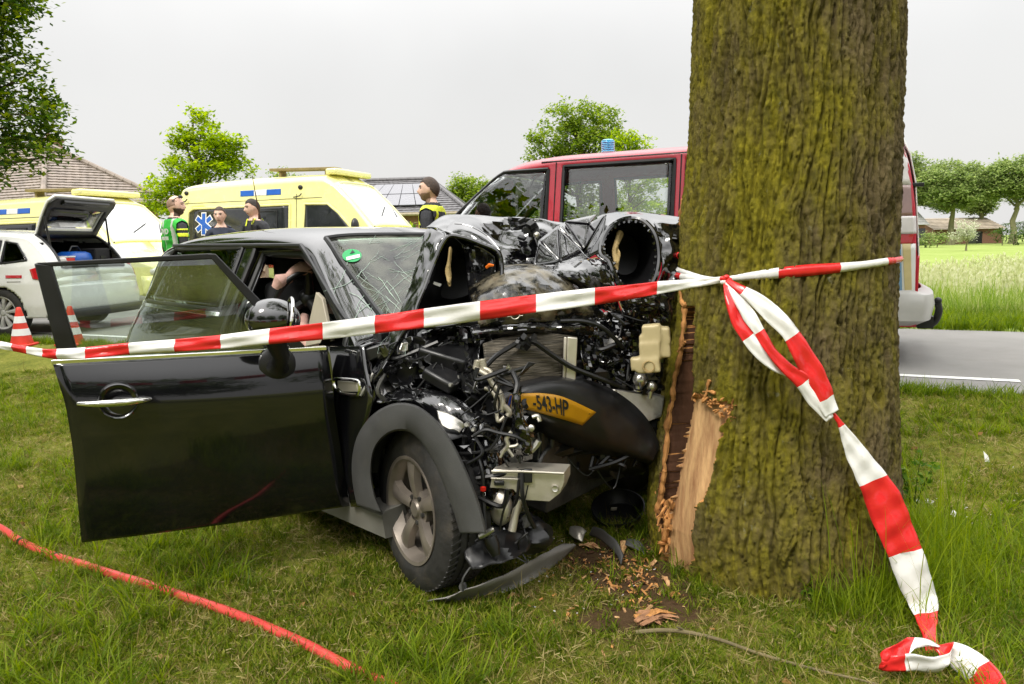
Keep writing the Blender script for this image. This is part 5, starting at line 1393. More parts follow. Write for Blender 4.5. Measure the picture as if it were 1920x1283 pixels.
# big black lower bumper with the number plate
sheet('front_bumper', [
    [(942, 722, 2.86), (985, 712, 2.85), (1040, 705, 2.86), (1100, 714, 2.90), (1150, 734, 2.95), (1192, 764, 2.98), (1222, 802, 2.99), (1236, 840, 2.98)],
    [(940, 736, 2.74), (985, 724, 2.72), (1040, 718, 2.74), (1098, 730, 2.80), (1144, 752, 2.87), (1184, 782, 2.92), (1214, 816, 2.95), (1232, 848, 2.96)],
    [(938, 756, 2.70), (985, 750, 2.69), (1034, 754, 2.71), (1088, 768, 2.77), (1134, 788, 2.84), (1174, 812, 2.90), (1206, 836, 2.94), (1228, 856, 2.96)],
    [(938, 776, 2.71), (985, 778, 2.70), (1030, 792, 2.72), (1080, 810, 2.78), (1126, 828, 2.85), (1166, 842, 2.91), (1198, 852, 2.95), (1224, 864, 2.97)],
    [(945, 800, 2.86), (990, 806, 2.86), (1030, 820, 2.87), (1080, 838, 2.92), (1126, 850, 2.96), (1166, 856, 3.0), (1198, 862, 3.02), (1222, 870, 3.03)]], 'grey_plastic' if False else 'plastic', 6, .01, 7, 51, solid=.005, auto=45, label='black front bumper bent into an arch')
ptop = cr([LD(*p) for p in ((956, 740, 2.675), (985, 738, 2.672), (1020, 738, 2.682), (1060, 746, 2.705), (1118, 773, 2.79))], 8)
pbot = cr([LD(*p) for p in ((950, 764, 2.675), (985, 768, 2.672), (1028, 779, 2.687), (1060, 788, 2.715), (1092, 798, 2.77))], 8)
def PL(u, v, off=0):
    k = u * (len(ptop) - 1); i = min(int(k), len(ptop) - 2); f = k - i
    return pbot[i].lerp(pbot[i + 1], f).lerp(ptop[i].lerp(ptop[i + 1], f), v) + (CI3 @ Vector((0, -1, .1))) * off
mb = MB(); mb.grid([[PL(k / 24, j / 4) for k in range(25)] for j in range(5)]); pt = part('number_plate', mb, 'plateyellow', solid=.003, label=None) if False else part('number_plate', mb, 'plateyellow', solid=.003)
mb = MB(); mb.grid([[PL(.005 + .055 * k / 3, .05 + .9 * j / 3, .004) for k in range(4)] for j in range(4)]); part('country_strip', mb, 'eublue', pt)
mb = MB(); add_text(mb, '-543-HP', 1.0, lambda u, v: PL(.56 + u * .130, .50 + v * 1.0, .005), bold=.02); part('lettering', mb, 'ink', pt, smooth=False)
mb = MB(); add_text(mb, '*', .5, lambda u, v: PL(.955 + u * .07, .70 + v * .6, .005)); part('stamp', mb, 'ink', pt, smooth=False)
mb = MB()
for k in range(12): mb.tube([PL(k / 12, 1.0, .003), PL((k + 1) / 12, 1.0, .003)], .0015, 4)
# lower crash structures
mb = MB()
q = [LD(a, b, d) for a, b, d in ((1098, 722, 2.97), (1160, 732, 3.0), (1246, 745, 3.03), (1240, 782, 3.02), (1205, 795, 3.0), (1160, 778, 2.98), (1110, 752, 2.96))]
mb.slab(q, CI3 @ Vector((.02, .10, 0))); mb.tube([LD(1152, 730, 2.97), LD(1150, 778, 2.96)], .012, 8); mb.tube([LD(1116, 726, 2.96), LD(1113, 750, 2.95)], .006, 6)
part('crash_beam', mb, 'alu', bevel=.006)
for (c, s_) in (((1200, 712, 2.97), .03), ((1222, 725, 2.98), .022)):
    mb = MB(); mb.ball(LD(*c), s_, 12, 8); mb.tube([LD(c[0], c[1], c[2]), LD(c[0] - 4, c[1] + 22, c[2])], [s_ * .5, s_ * .4], 10); part('fitting', mb, 'bolt')
# washer bottle
mb = MB(); bc = 2.83
rb = Matrix.Rotation(R(30), 3, 'Z') @ Matrix.Rotation(R(-6), 3, 'Y')
for (a, b, dx, dy, dz) in ((1222, 624, .075, .07, .070), (1219, 655, .085, .075, .062), (1216, 684, .095, .08, .060), (1192, 682, .04, .05, .055), (1246, 628, .045, .07, .066), (1248, 657, .04, .07, .055), (1207, 650, .03, .05, .10)):
    mb.box(LD(a, b, bc), (dx * .93, dy, dz * .93), rb)
bo = part('washer_bottle', mb, 'beige', smooth=False); q = bo.modifiers.new('fuse', 'REMESH'); q.mode = 'VOXEL'; q.voxel_size = .005; q.use_smooth_shade = True
q = bo.modifiers.new('smooth', 'SMOOTH'); q.iterations = 13; q.factor = .55
mb = MB(); tow = CI3 @ Vector((-.05, -1, .15)); mb.lathe([(.024, -.01), (.024, .004), (.020, .005), (.019, -.005), (0, -.006)], LD(1216, 688, bc - .042), tow, 20); part('bottle_neck', mb, 'tan', bo)
# bumper bracket
mb = MB()
q = [(924, 880), (978, 882), (1058, 886), (1058, 905), (1050, 925), (1030, 941), (984, 938), (972, 930), (962, 918), (918, 915), (922, 895)]
mb.slab([LD(a, b, 2.56 - .0006 * (a - 920) * 0) for a, b in q], CI3 @ Vector((.03, .10, 0)))
mb.tube([LD(921, 884, 2.545), LD(975, 884, 2.545), LD(1058, 888, 2.545)], .006, 6); mb.tube([LD(920, 897, 2.548), LD(972, 899, 2.548)], .004, 6)
bk = part('bumper_bracket', mb, 'steel', bevel=.006)
mb = MB(); mb.box(LD(936, 906, 2.553), (.035, .014, .016), (0, 0, .7)); mb.box(LD(990, 892, 2.55), (.03, .014, .05), (0, 0, .7)); part('bracket_slot', mb, 'plastic', bk, bevel=.003, kind='stuff')
mb = MB(); [mb.lathe([(0, .004), (.006, .004), (.011, .006), (.013, -.01)], LD(a, b, 2.553), CI3 @ Vector((-.2, -1, .1)), 16) for a, b in ((1041, 916), (991, 893))]; part('bracket_bolt', mb, 'bolt', bk, kind='stuff')
mb = MB()
mb.ball(LD(938, 950, 2.60), (.05, .04, .07), 18, 12); mb.tube([LD(973, 936, 2.56), LD(966, 965, 2.56), LD(960, 996, 2.55)], [.013, .014, .015], 12)
part('tow_housing', mb, 'steel')
mb = MB()
mb.tube(cr([LD(960, 925, 2.56), LD(945, 955, 2.54), (LD(937, 995, 2.54))], 5), .004, 6); mb.tube(cr([LD(978, 880, 2.55), LD(980, 930, 2.53), LD(990, 965, 2.54), LD(1002, 990, 2.56)], 5), .008, 8)
mb.tube([LD(918, 1008, 2.50), LD(924, 1024, 2.49), LD(930, 1042, 2.48)], [.026, .026, .016], 10)
mb.tube(cr([LD(897, 860, 2.58), LD(905, 890, 2.56), LD(906, 940, 2.55), LD(912, 1000, 2.52)], 5), .008, 8)
part('loose_cable', mb, 'hose')
mb = MB(); mb.tube([LD(900, 1006, 2.49), LD(912, 1000, 2.48), LD(926, 992, 2.48)], [.010, .012, .008], 8); part('white_connector', mb, 'bolt')
mb = MB(); mb.box(LD(906, 917, 2.54), (.014, .014, .014)); part('red_clip', mb, 'redplastic')
sheet('splash_guard', [[(876, 1000, 2.6), (905, 985, 2.62), (960, 985, 2.66), (1000, 1000, 2.7)], [(870, 1040, 2.52), (905, 1020, 2.55), (955, 1020, 2.58), (990, 1030, 2.62)], [(885, 1070, 2.47), (912, 1062, 2.48), (945, 1055, 2.5), (968, 1045, 2.55)]], 'plastic', 5, .03, 9, 55)
mb = MB(); mb.ball(LD(990, 1000, 2.74), (.11, .09, .08), 22, 16); mb.v = [tuple(Vector(p) + (Vector(p) - LD(990, 1000, 2.74)).normalized() * .05 * float(-abs(pn(np.array([[p[0] * 13, p[1] * 13, p[2] * 13]]))[0]))) for p in mb.v]; part('fog_light_shell', mb, 'plastic')
sheet('underside_duct', [[(1000, 860, 2.95), (1060, 850, 3.0), (1130, 850, 3.05), (1215, 858, 3.1)], [(1010, 890, 2.98), (1060, 885, 3.03), (1130, 880, 3.1), (1210, 880, 3.15)], [(1020, 905, 3.05), (1070, 900, 3.1), (1140, 895, 3.2), (1205, 892, 3.25)]], 'plastic', 5, .03, 8, 57)
# small debris of the engine bay: wires and broken bits
mb = MB(); rs_ = np.random.default_rng(61)
def regpt(reg): return rs_.uniform(reg[0], reg[1]), rs_.uniform(reg[2], reg[3]), rs_.uniform(reg[4], reg[5])
for reg, n in (((715, 880, 640, 760, 2.78, 2.95), 20), ((860, 985, 690, 880, 2.57, 2.72), 30), ((1080, 1235, 590, 720, 2.92, 3.05), 16), ((880, 990, 880, 1040, 2.55, 2.68), 22), ((1000, 1200, 830, 880, 2.98, 3.08), 16), ((900, 1000, 610, 700, 2.8, 2.95), 10)):
    for k in range(n):
        a = regpt(reg); b = (a[0] + rs_.normal() * 40, a[1] + rs_.normal() * 34, a[2] + rs_.normal() * .03)
        b = (min(max(b[0], reg[0]), reg[1]), min(max(b[1], reg[2]), reg[3]), b[2]); m_ = ((a[0] + b[0]) / 2 + rs_.normal() * 14, (a[1] + b[1]) / 2 + abs(rs_.normal()) * 16, (a[2] + b[2]) / 2 - .02)
        mb.tube(cr([LD(*a), LD(*m_), LD(*b)], 5), rs_.choice([.003, .004, .006, .009]), 6, mi=int(rs_.choice([0, 0, 0, 0, 1, 2])))
part('wiring', mb, ['hose', 'darksteel', 'plastic'], kind='stuff')
mb = MB()
for reg, n in (((715, 890, 640, 770, 2.76, 2.95), 60), ((870, 1000, 690, 890, 2.58, 2.72), 60), ((1090, 1235, 590, 740, 2.94, 3.06), 50), ((880, 990, 930, 1040, 2.56, 2.68), 26), ((1000, 1210, 830, 880, 2.98, 3.08), 20)):
    for k in range(n):
        a = regpt(reg); c = LD(*a); m1 = Vector(rs_.normal(size=3)).normalized(); m2 = m1.orthogonal().normalized(); m3 = m1.cross(m2); nn_ = rs_.integers(4, 7); sz = rs_.uniform(.010, .030) * rs_.choice([1, 1, 1.7]); el = rs_.uniform(.3, .9)
        mb.slab([c + m1 * (math.cos(6.283 * j / nn_) * sz * rs_.uniform(.6, 1.2)) + m2 * (math.sin(6.283 * j / nn_) * sz * el * rs_.uniform(.5, 1.2)) + m3 * (sz * .25 * rs_.normal()) for j in range(nn_)], m3 * .003, mi=int(rs_.choice([0, 0, 0, 3, 3, 1, 1, 2], p=[.2, .2, .15, .15, .1, .08, .08, .04])))
part('broken_fragments', mb, ['plastic', 'darksteel', 'alu', 'black_paint'], kind='stuff', smooth=False)
sheet('crumpled_inner_panel', [
    [(1084, 604, 2.98), (1120, 600, 3.0), (1160, 602, 3.02), (1205, 606, 3.04), (1256, 612, 3.05)], [(1086, 640, 2.94), (1120, 642, 2.97), (1160, 645, 3.0), (1200, 650, 3.02), (1250, 655, 3.05)],
    [(1090, 680, 2.94), (1124, 684, 2.98), (1160, 690, 3.0), (1200, 698, 3.03), (1246, 700, 3.06)], [(1096, 714, 2.98), (1128, 722, 3.0), (1160, 730, 3.03), (1200, 740, 3.06), (1244, 744, 3.08)]], 'black_paint', 7, .05, 12, 71)
sheet('crumpled_inner_panel', [
    [(712, 664, 2.94), (750, 640, 2.96), (800, 622, 2.97), (850, 612, 2.96), (905, 612, 2.9)], [(722, 690, 2.92), (760, 672, 2.93), (806, 656, 2.93), (856, 648, 2.92), (900, 648, 2.88)],
    [(730, 716, 2.90), (768, 704, 2.90), (812, 694, 2.90), (858, 690, 2.86), (898, 692, 2.80)], [(745, 734, 2.88), (780, 730, 2.87), (820, 728, 2.84), (862, 734, 2.78), (896, 742, 2.72)]], 'dusty_paint', 7, .055, 13, 73)
sheet('crumpled_inner_panel', [
    [(880, 612, 2.86), (940, 606, 2.84), (1000, 602, 2.85), (1060, 598, 2.9), (1120, 596, 2.95)], [(884, 626, 2.80), (944, 618, 2.79), (1004, 614, 2.80), (1060, 612, 2.86), (1116, 612, 2.93)], [(890, 640, 2.84), (948, 630, 2.83), (1004, 626, 2.84), (1060, 626, 2.89), (1112, 630, 2.95)]], 'dusty_paint', 7, .02, 15, 75)
sheet('crumpled_inner_panel', [
    [(884, 800, 2.62), (905, 790, 2.62), (930, 800, 2.66), (950, 820, 2.7)], [(896, 850, 2.60), (916, 846, 2.60), (938, 850, 2.64), (960, 860, 2.68)], [(906, 900, 2.58), (922, 896, 2.58), (944, 900, 2.62), (964, 900, 2.66)], [(912, 960, 2.57), (930, 950, 2.58), (948, 955, 2.6), (966, 950, 2.64)]], 'black_paint', 6, .03, 16, 77)
sheet('front_left_wing', [[(1130, 590, 3.5), (1180, 580, 3.5), (1230, 585, 3.5), (1275, 600, 3.48)], [(1130, 680, 3.5), (1180, 680, 3.5), (1230, 680, 3.5), (1270, 690, 3.45)], [(1130, 790, 3.5), (1180, 790, 3.5), (1230, 790, 3.5), (1262, 780, 3.45)]], 'plastic', 5, .05, 8, 63)
# ---------------------------------------------------------------- trees behind the viewpoint (seen only in reflections)
for (x, y, h, sd, lb) in ((-5.5, -10, 7.5, 71, 'roadside tree across the lawn from the open driver door'), (3.5, -12, 8.5, 72, 'roadside tree across the lawn from the big mossy trunk'), (11.5, -5, 8, 74, 'roadside tree on the lawn right of the big mossy trunk'), (-9.5, 1.0, 6.5, 75, 'low crowned lawn tree left of the red hose'), (-12.8, 7.4, 8.0, 76, 'low crowned tree of the road row beyond the left traffic cone')):
    tree('lawn_tree', lb, (x, y, 0), 2, .3, [(0, 0, h * .62, 4.2, 4.2, h * .30), (1.8, .4, h * .42, 3.2, 2.8, h * .18), (-2.0, -.4, h * .45, 3.2, 2.8, h * .18)], 330, 56, (.35, .35, .25), .24, 'oakleaf', seed=sd, limbs=16)
# ---------------------------------------------------------------- red van
MAT['redpaint'] = mat('red_paint', (.50, .008, .03), .3, coat=.7, var=.08, rv=.04)
MAT['whitepaint'] = mat('white_paint', (.74, .74, .72), .25, coat=.9, var=.04, dirt=((.42, .37, .28), .2, 3))
MAT['yellowpaint'] = mat('yellow_paint', (.84, .80, .33), .25, coat=.9, var=.05)
MAT['bluepaint'] = mat('blue_sticker', (.01, .10, .45), .35, var=.08)
MAT['silver'] = mat('silver_plastic', (.46, .45, .43), .4, var=.1, dirt=((.2, .17, .13), .2, 6))
MAT['gold'] = mat('gold_stripe', (.6, .5, .25), .4); MAT['paleblue'] = mat('pale_blue_stripe', (.16, .30, .46), .4)
MAT['tailred'] = mat('tail_lamp_red', (.5, .01, .015), .15, coat=1)
MAT['tailwhite'] = mat('tail_lamp_clear', (.7, .66, .66), .15, coat=1)
MAT['maroon'] = mat('maroon_paint', (.26, .15, .13), .2, coat=1)
MAT['beacon'] = mat('blue_beacon', (.015, .42, .80), .15, coat=1, var=.3, vs_=40)
MAT['vanglass'] = glass('van_glass', (.95, .97, .96), 1.75)
MAT['rearglass'] = glass('tinted_van_glass', (.30, .32, .33), 1.7)
RV = thing('red_van', 'red fire service van with a blue roof beacon parked on the road behind the wreck', 'van', (3.665, 6.88, .23), (0, 0, R(155)))
v_top = smooth_pl([(-.02, .5), (0, 1.0), (.04, 1.5), (.13, 1.86), (.32, 1.94), (1, 1.965), (2.6, 1.97), (3.3, 1.955), (3.68, 1.88), (4.0, 1.66), (4.52, 1.20), (4.68, 1.10), (5.02, .96), (5.13, .72), (5.15, .5)], 8)
def v_hw(x, z):
    b = float(np.interp(z, [.2, .45, .7, 1.15, 1.25, 1.85], [.88, .945, .95, .945, .935, .83]))
    t = max(0, (x - 4.4) / .75); return b * math.sqrt(max(.05, 1 - .55 * min(1, t) ** 2.2)) * (1 - .03 * max(0, (.3 - x) / .3))
VB = Body(0, 5.15, v_top, v_hw, lambda x: .34, lambda x: float(np.interp(x, [0, .3, 3.6, 4.5, 5.15], [.10, .12, .12, .08, .15])), .5)
VW = {'front': [(3.22, 1.80), (3.22, 1.24), (4.40, 1.24), (4.08, 1.55), (3.90, 1.70), (3.72, 1.80)], 'mid': [(1.98, 1.24), (3.06, 1.24), (3.06, 1.82), (1.98, 1.82)], 'rear': [(.36, 1.28), (1.86, 1.24), (1.86, 1.82), (.44, 1.80)]}
VWS = [(-.78, 4.46), (.78, 4.46), (.70, 3.80), (-.70, 3.80)]
def vcut(x, y, z, roof):
    for k in VW.values():
        if pin(x, z, k): return True
    if roof and pin(y, x, VWS): return True
    for c in (.95, 4.2):
        if (x - c) ** 2 + (z - .32) ** 2 < .37 ** 2: return True
    return False
mb = MB(); VB.shell(mb, 190, 70, vcut); obj('body', mb, 'redpaint', RV, solid=.02)
for k, po in VW.items():
    for sg in (-1, 1):
        mb = MB(); VB.side(mb, po, sg, -.004, 10, 12); w_ = obj('window', mb, 'rearglass' if k == 'rear' else 'vanglass', RV, solid=.004)
        mb = MB(); VB.rim(mb, po, sg, .020 if k != 'rear' else .024, -.004); obj('seal', mb, 'plastic', w_)
mb = MB(); VB.over(mb, VWS, -.004); w_ = obj('windscreen', mb, 'vanglass', RV, solid=.004); mb = MB(); VB.rim_over(mb, VWS, .02, -.002); obj('seal', mb, 'plastic', w_)
mb = MB()
for x in (3.14, 1.92): mb.tube([(x, v_hw(x, z) + .001, z) for z in (.4, .8, 1.2, 1.5, 1.86)], .006, 5)
mb.tube([(x, v_hw(x, 1.845) - .012, 1.872) for x in np.linspace(.3, 3.3, 20)], .010, 6); mb.tube([(x, v_hw(x, 1.0) + .002, 1.0) for x in np.linspace(.2, 4.2, 20)], .012, 6)
obj('panel_gap', mb, 'ink', RV, kind='stuff')
mb = MB()
for y in (-.42, .42):
    for x in (3.05, 2.15, 1.2):
        mb.box((x, y, .85), (.14, .48, .62), (0, -.15, 0)); mb.box((x + .22, y, .56), (.46, .48, .14)); mb.box((x - .06, y, 1.22), (.09, .26, .16), (0, -.15, 0))
obj('seats', mb, 'fabric', RV, bevel=.04, kind='stuff')
mb = MB(); mb.box((2.5, 0, .42), (4.4, 1.7, .06)); mb.box((4.3, 0, 1.02), (.36, 1.6, .24)); obj('interior', mb, 'plastic', RV, bevel=.03)
mb = MB(); c = Vector((3.92, .42, 1.22)); ax_ = Vector((-.7, 0, .7)).normalized(); u_ = ax_.orthogonal().normalized(); v_ = ax_.cross(u_)
mb.tube([c + (u_ * math.cos(t) + v_ * math.sin(t)) * .19 for t in np.linspace(0, 6.2832, 33)], .016, 8, caps=False); mb.tube([c, c - ax_ * .3], .03, 8); mb.tube([c - u_ * .19, c, c + u_ * .19], .02, 6)
obj('steering_wheel', mb, 'plastic', RV)
mb = MB(); mb.box((3.76, .0, 1.66), (.04, .26, .075)); mb.tube([(3.78, 0, 1.70), (3.72, 0, 1.82)], .012, 6); obj('rear_view_mirror', mb, 'plastic', RV, bevel=.02)
mb = MB(); mb.lathe([(.0, .03), (.075, .03), (.078, 0), (.0, 0)], (2.80, .25, 1.965), (0, 0, 1), 24); obj('beacon_base', mb, 'silver', RV)
mb = MB(); prof = [(.070, .03)]
for k in range(6): prof += [(.072, .035 + k * .018), (.066, .044 + k * .018)]
prof += [(.066, .145), (.05, .155), (0, .157)]
mb.lathe(prof, (2.80, .25, 1.965), (0, 0, 1), 24); obj('beacon', mb, 'beacon', RV)
for x, y in ((.95, .93), (4.2, .93), (.95, -.93), (4.2, -.93)):
    make_wheel(RV, (x, y, .33), (0, 1 if y > 0 else -1, 0), .33, .21, .21, 5, tread=False)
mb = MB(); rows = []
for k in range(25):
    a = math.pi * (k / 24 - .5); y = .95 * math.sin(a); x = .06 - .24 * max(0, math.cos(a)) ** .35
    rows.append([(x + .10, y * .96, .36), (x + .02, y, .40), (x, y * 1.01, .52), (x + .015, y * 1.0, .60), (x + .10, y * .98, .645)])
rows.insert(0, [(p[0] + .55, p[1] * 1.01, p[2]) for p in rows[0]]); rows.append([(p[0] + .55, p[1] * 1.01, p[2]) for p in rows[-1]])
mb.grid([r_[::-1] for r_ in rows]); obj('rear_bumper', mb, 'silver', RV, solid=.01)
mb = MB(); mb.tube(cr([(.1, 0, .36), (-.10, 0, .34), (-.17, 0, .36), (-.20, 0, .45), (-.19, 0, .52)], 5), [.035] * 9 + [.03] * 8 + [.028] * 4, 10); mb.ball((-.19, 0, .54), .03); mb.box((-.10, 0, .36), (.12, .16, .10)); obj('tow_hook', mb, 'plastic', RV)
for o_ in list(RV.children):
    if o_.name.startswith('tow_hook'):
        for v in o_.data.vertices: v.co.y += .62
mb = MB()
VB.side(mb, [(-.0, .56), (.42, .56), (.42, 1.02), (.012, 1.02)], 1, .004); obj('stripe_base', mb, 'whitepaint', RV, solid=.004)
for k, (a, m_) in enumerate(((.02, 'gold'), (.09, 'paleblue'), (.20, 'paleblue'))):
    mb = MB(); VB.side(mb, [(a, .57), (a + .05, .57), (a + .09, 1.02), (a + .03, 1.02)], 1, .009); obj('stripe', mb, m_, RV, solid=.003)
mb = MB(); VB.side(mb, [(.004, 1.02), (.34, 1.02), (.34, 1.10), (.010, 1.10)], 1, .006); VB.side(mb, [(.01, 1.10), (.34, 1.10), (.34, 1.24), (.02, 1.24)], 1, .012, mi=1)
obj('tail_lamp', mb, ['tailred', 'tailwhite'], RV, solid=.015)
mb = MB(); VB.side(mb, [(.012, 1.24), (.34, 1.24), (.36, 1.488), (.036, 1.488)], 1, .006); obj('rear_corner_panel', mb, 'maroon', RV, solid=.01)
mb = MB(); VB.side(mb, [(.03, 1.49), (.36, 1.49), (.40, 1.90), (.16, 1.90)], 1, .006); obj('rear_corner_glass', mb, 'tailwhite', RV, solid=.006)
mb = MB(); mb.grid([[(x - .018, y * v_hw(.02, z) * .985, z) for y in (1, .6, 0, -.6, -1)] for (x, z) in ((-.002, .60), (.0, .95), (.028, 1.30), (.045, 1.52), (.09, 1.74), (.15, 1.88))]); obj('rear_door', mb, 'whitepaint', RV, solid=.01)
mb = MB(); mb.box((.02, .84, 1.49), (.10, .06, .03)); obj('hinge', mb, 'ink', RV, bevel=.006)
mb = MB(); mb.ball((4.33, 1.06, 1.12), (.07, .10, .12)); mb.tube([(4.33, 1.02, 1.10), (4.33, .92, 1.08)], .03, 8); obj('mirror', mb, 'plastic', RV)
mb = MB(); mb.ball((5.06, .66, .82), (.10, .16, .11)); mb.ball((5.06, -.66, .82), (.10, .16, .11)); obj('headlights', mb, 'tailwhite', RV, kind='stuff')
MAT['glare_white'] = mat('windscreen_sky_glare', (.78, .79, .8), .12, coat=1, var=.06)  # blown-out sky glare on the ambulance windscreens, put into the base colour as white
# ---------------------------------------------------------------- ambulances
def ambulance(label, loc, rotz, H, seed):
    q = H / 2.72
    t = thing('ambulance', label, 'ambulance', loc, (0, 0, rotz), 'yellow ambulances')
    top = smooth_pl([(-.02, 1.8 * q), (0, 2.3 * q), (.05, 2.52 * q), (.25, 2.66 * q), (1.5, 2.72 * q), (3.6, 2.74 * q), (4.05, 2.66 * q), (4.45, 2.30 * q), (5.2, 1.50 * q), (5.36, 1.36 * q), (6.0, 1.12 * q), (6.18, .85 * q), (6.2, .5)], 8)
    def hw(x, z):
        b = float(np.interp(z, [.25, .6, 1.2 * q, 1.4 * q, 2.5 * q], [.93, .99, 1.0, .985, .86])); s_ = max(0, (x - 5.2) / 1.0)
        return b * math.sqrt(max(.05, 1 - .5 * min(1, s_) ** 2.2))
    B = Body(0, 6.2, top, hw, lambda x: .28, lambda x: float(np.interp(x, [0, .3, 4.0, 4.6, 6.2], [.16, .22, .22, .10, .16])) * q, .5)
    wsc = [(-.84, 5.12), (.84, 5.12), (.74, 4.22), (-.74, 4.22)]
    WL = [(.22, 1.28 * q), (3.08, 1.28 * q), (3.08, 2.08 * q), (.42, 2.08 * q), (.28, 2.0 * q)]
    WC = [(3.42, 1.42 * q), (4.75, 1.42 * q), (4.32, 1.86 * q), (4.05, 2.06 * q), (3.46, 2.08 * q)]
    def cut(x, y, z, roof):
        return any((x - c) ** 2 + (z - .34) ** 2 < .40 ** 2 for c in (1.2, 5.15)) or pin(x, z, WL) or pin(x, z, WC) or (roof and pin(y, x, wsc))
    mb = MB(); B.shell(mb, 150, 60, cut); obj('body', mb, 'yellowpaint', t, solid=.02)
    for sg in (-1, 1):
        for po in (WL, WC):
            mb = MB(); B.side(mb, po, sg, -.002); w_ = obj('window', mb, 'darkpane', t, solid=.006)
            mb = MB(); B.rim(mb, po, sg, .03, .0); obj('seal', mb, 'yellowpaint', w_)
        mb = MB(); B.rim(mb, [(2.15, 1.5 * q), (2.75, 1.5 * q), (2.75, 1.95 * q), (2.15, 1.95 * q)], sg, .012, .006); obj('sliding_pane_frame', mb, 'plastic', t)
        for k, (a0, a1, m_) in enumerate(((1.75, 2.12, 'bluepaint'), (2.12, 2.46, 'paperwhite'), (2.46, 2.84, 'bluepaint'))):
            mb = MB(); B.side(mb, [(a0, 2.30 * q), (a1, 2.30 * q), (a1, 2.43 * q), (a0, 2.43 * q)], sg, .006); obj('roof_stripe', mb, m_, t, solid=.003)
        mb = MB(); B.side(mb, [(.15, .95 * q), (5.1, .95 * q), (5.1, 1.15 * q), (.15, 1.15 * q)], sg, .006); obj('side_stripe', mb, 'bluepaint', t, solid=.003)
        mb = MB(); B.side(mb, [(.15, .70 * q), (4.7, .70 * q), (4.7, .93 * q), (.15, .93 * q)], sg, .006); obj('side_stripe', mb, 'redplastic', t, solid=.003)
        def star(cx, cz, r_, of):
            for (rr, wd, mi, oo) in ((r_ * 1.10, r_ * .30, 'paperwhite', of), (r_ * 1.0, r_ * .20, 'bluepaint', of + .005)):
                mb = MB()
                for a in (90, 35, 145):
                    dx, dz = math.cos(R(a)), math.sin(R(a)); nx_, nz_ = -dz, dx
                    pts = [(cx + dx * s1 * rr + nx_ * s2 * wd, cz + dz * s1 * rr + nz_ * s2 * wd) for s1, s2 in ((-1, -1), (1, -1), (1, 1), (-1, 1))]
                    mb.slab([(x, sg * (B.side_y(x, z) + oo + .0012 * (a % 7)), z) for x, z in pts], (0, -sg * .003, 0))
                obj('star_of_life', mb, mi, t, smooth=False)
        star(.74, 1.72 * q, .24, .012); star(4.95, 1.38 * q, .15, .012)
        for po in ([(x, z) for x in (3.25,) for z in np.linspace(.5, 2.3 * q, 8)], [(x, z) for x in (1.62,) for z in np.linspace(.5, 1.25 * q, 5)], [(x, z) for x in (4.9,) for z in np.linspace(.6, 1.35 * q, 5)], [(x, 2.2 * q) for x in np.linspace(.2, 3.9, 12)]):
            mb = MB(); mb.tube([(x, sg * (B.side_y(x, z) + .001), z) for x, z in po], .007, 5); obj('panel_gap', mb, 'ink', t)
        mb = MB(); mb.box((3.5, sg * (B.side_y(3.5, 1.2 * q) + .02), 1.2 * q), (.2, .04, .05)); obj('door_handle', mb, 'ink', t, bevel=.01)
        for x in (.22, 3.35):
            mb = MB(); mb.ball((x, sg * (B.side_y(x, 2.44 * q) + .01), 2.44 * q), (.06, .03, .05)); obj('marker_lamp', mb, 'ink', t)
            mb = MB(); mb.tube([(x - .16, sg * (B.side_y(x, 2.24 * q) + .03), 2.23 * q), (x + .02, sg * (B.side_y(x, 2.24 * q) + .06), 2.25 * q), (x + .05, sg * (B.side_y(x, 2.24 * q) + .03), 2.30 * q)], .014, 6); obj('step_handle', mb, 'ink', t)
        mb = MB(); mb.ball((6.02, sg * .62, .86 * q), (.16, .22, .13)); obj('headlight', mb, 'tailwhite', t)
        mb = MB(); mb.ball((4.85, sg * 1.16, 1.55 * q), (.08, .11, .18)); mb.tube([(4.85, sg * 1.1, 1.45 * q), (4.85, sg * .95, 1.4 * q)], .03, 6); obj('mirror', mb, 'plastic', t)
        for x in (1.2, 5.15): make_wheel(t, (x, sg * .98, .345), (0, sg, 0), .345, .22, .2, 5, tread=False)
    mb = MB(); B.over(mb, wsc, -.002); w_ = obj('windscreen', mb, 'glare_white', t, solid=.006); mb = MB(); B.rim_over(mb, wsc, .03, .0); obj('seal', mb, 'yellowpaint', w_)
    mb = MB(); mb.tube([(4.95, -.2, top(4.95) + .02), (4.75, .3, top(4.75) + .03)], .012, 5); mb.tube([(4.95, .5, top(4.95) + .02), (4.7, .7, top(4.75) + .03)], .012, 5); obj('wiper', mb, 'ink', t, kind='stuff')
    mb = MB(); mb.box((4.05, 0, 2.76 * q), (.28, 1.5, .13)); obj('light_bar', mb, 'yellowpaint', t, bevel=.04)
    mb = MB(); mb.box((3.2, -.45, 2.86 * q), (1.7, .30, .06), (0, .03, 0)); [mb.box((x, -.45, 2.77 * q), (.06, .2, .16)) for x in (2.6, 3.8)]; obj('roof_awning', mb, mat('brown_board', (.22, .17, .07), .6), t, bevel=.01)
    mb = MB(); rows = []
    for k in range(21):
        a = math.pi * (k / 20 - .5); y = .98 * math.sin(a); x = 5.95 + .30 * max(0, math.cos(a)) ** .4
        rows.append([(x - .06, y * .97, .28), (x, y, .34), (x, y, .55), (x - .05, y * .98, .66)])
    mb.grid(rows); obj('front_bumper', mb, 'yellowpaint', t, solid=.01)
    mb = MB(); mb.box((6.17, 0, .85 * q), (.06, .8, .16)); obj('grille', mb, 'ink', t, bevel=.02)
    mb = MB(); mb.lathe([(0, .02), (.055, .02), (.06, 0)], (6.20, 0, .98 * q), (1, 0, 0), 20); obj('badge', mb, 'chrome', t)
    return t
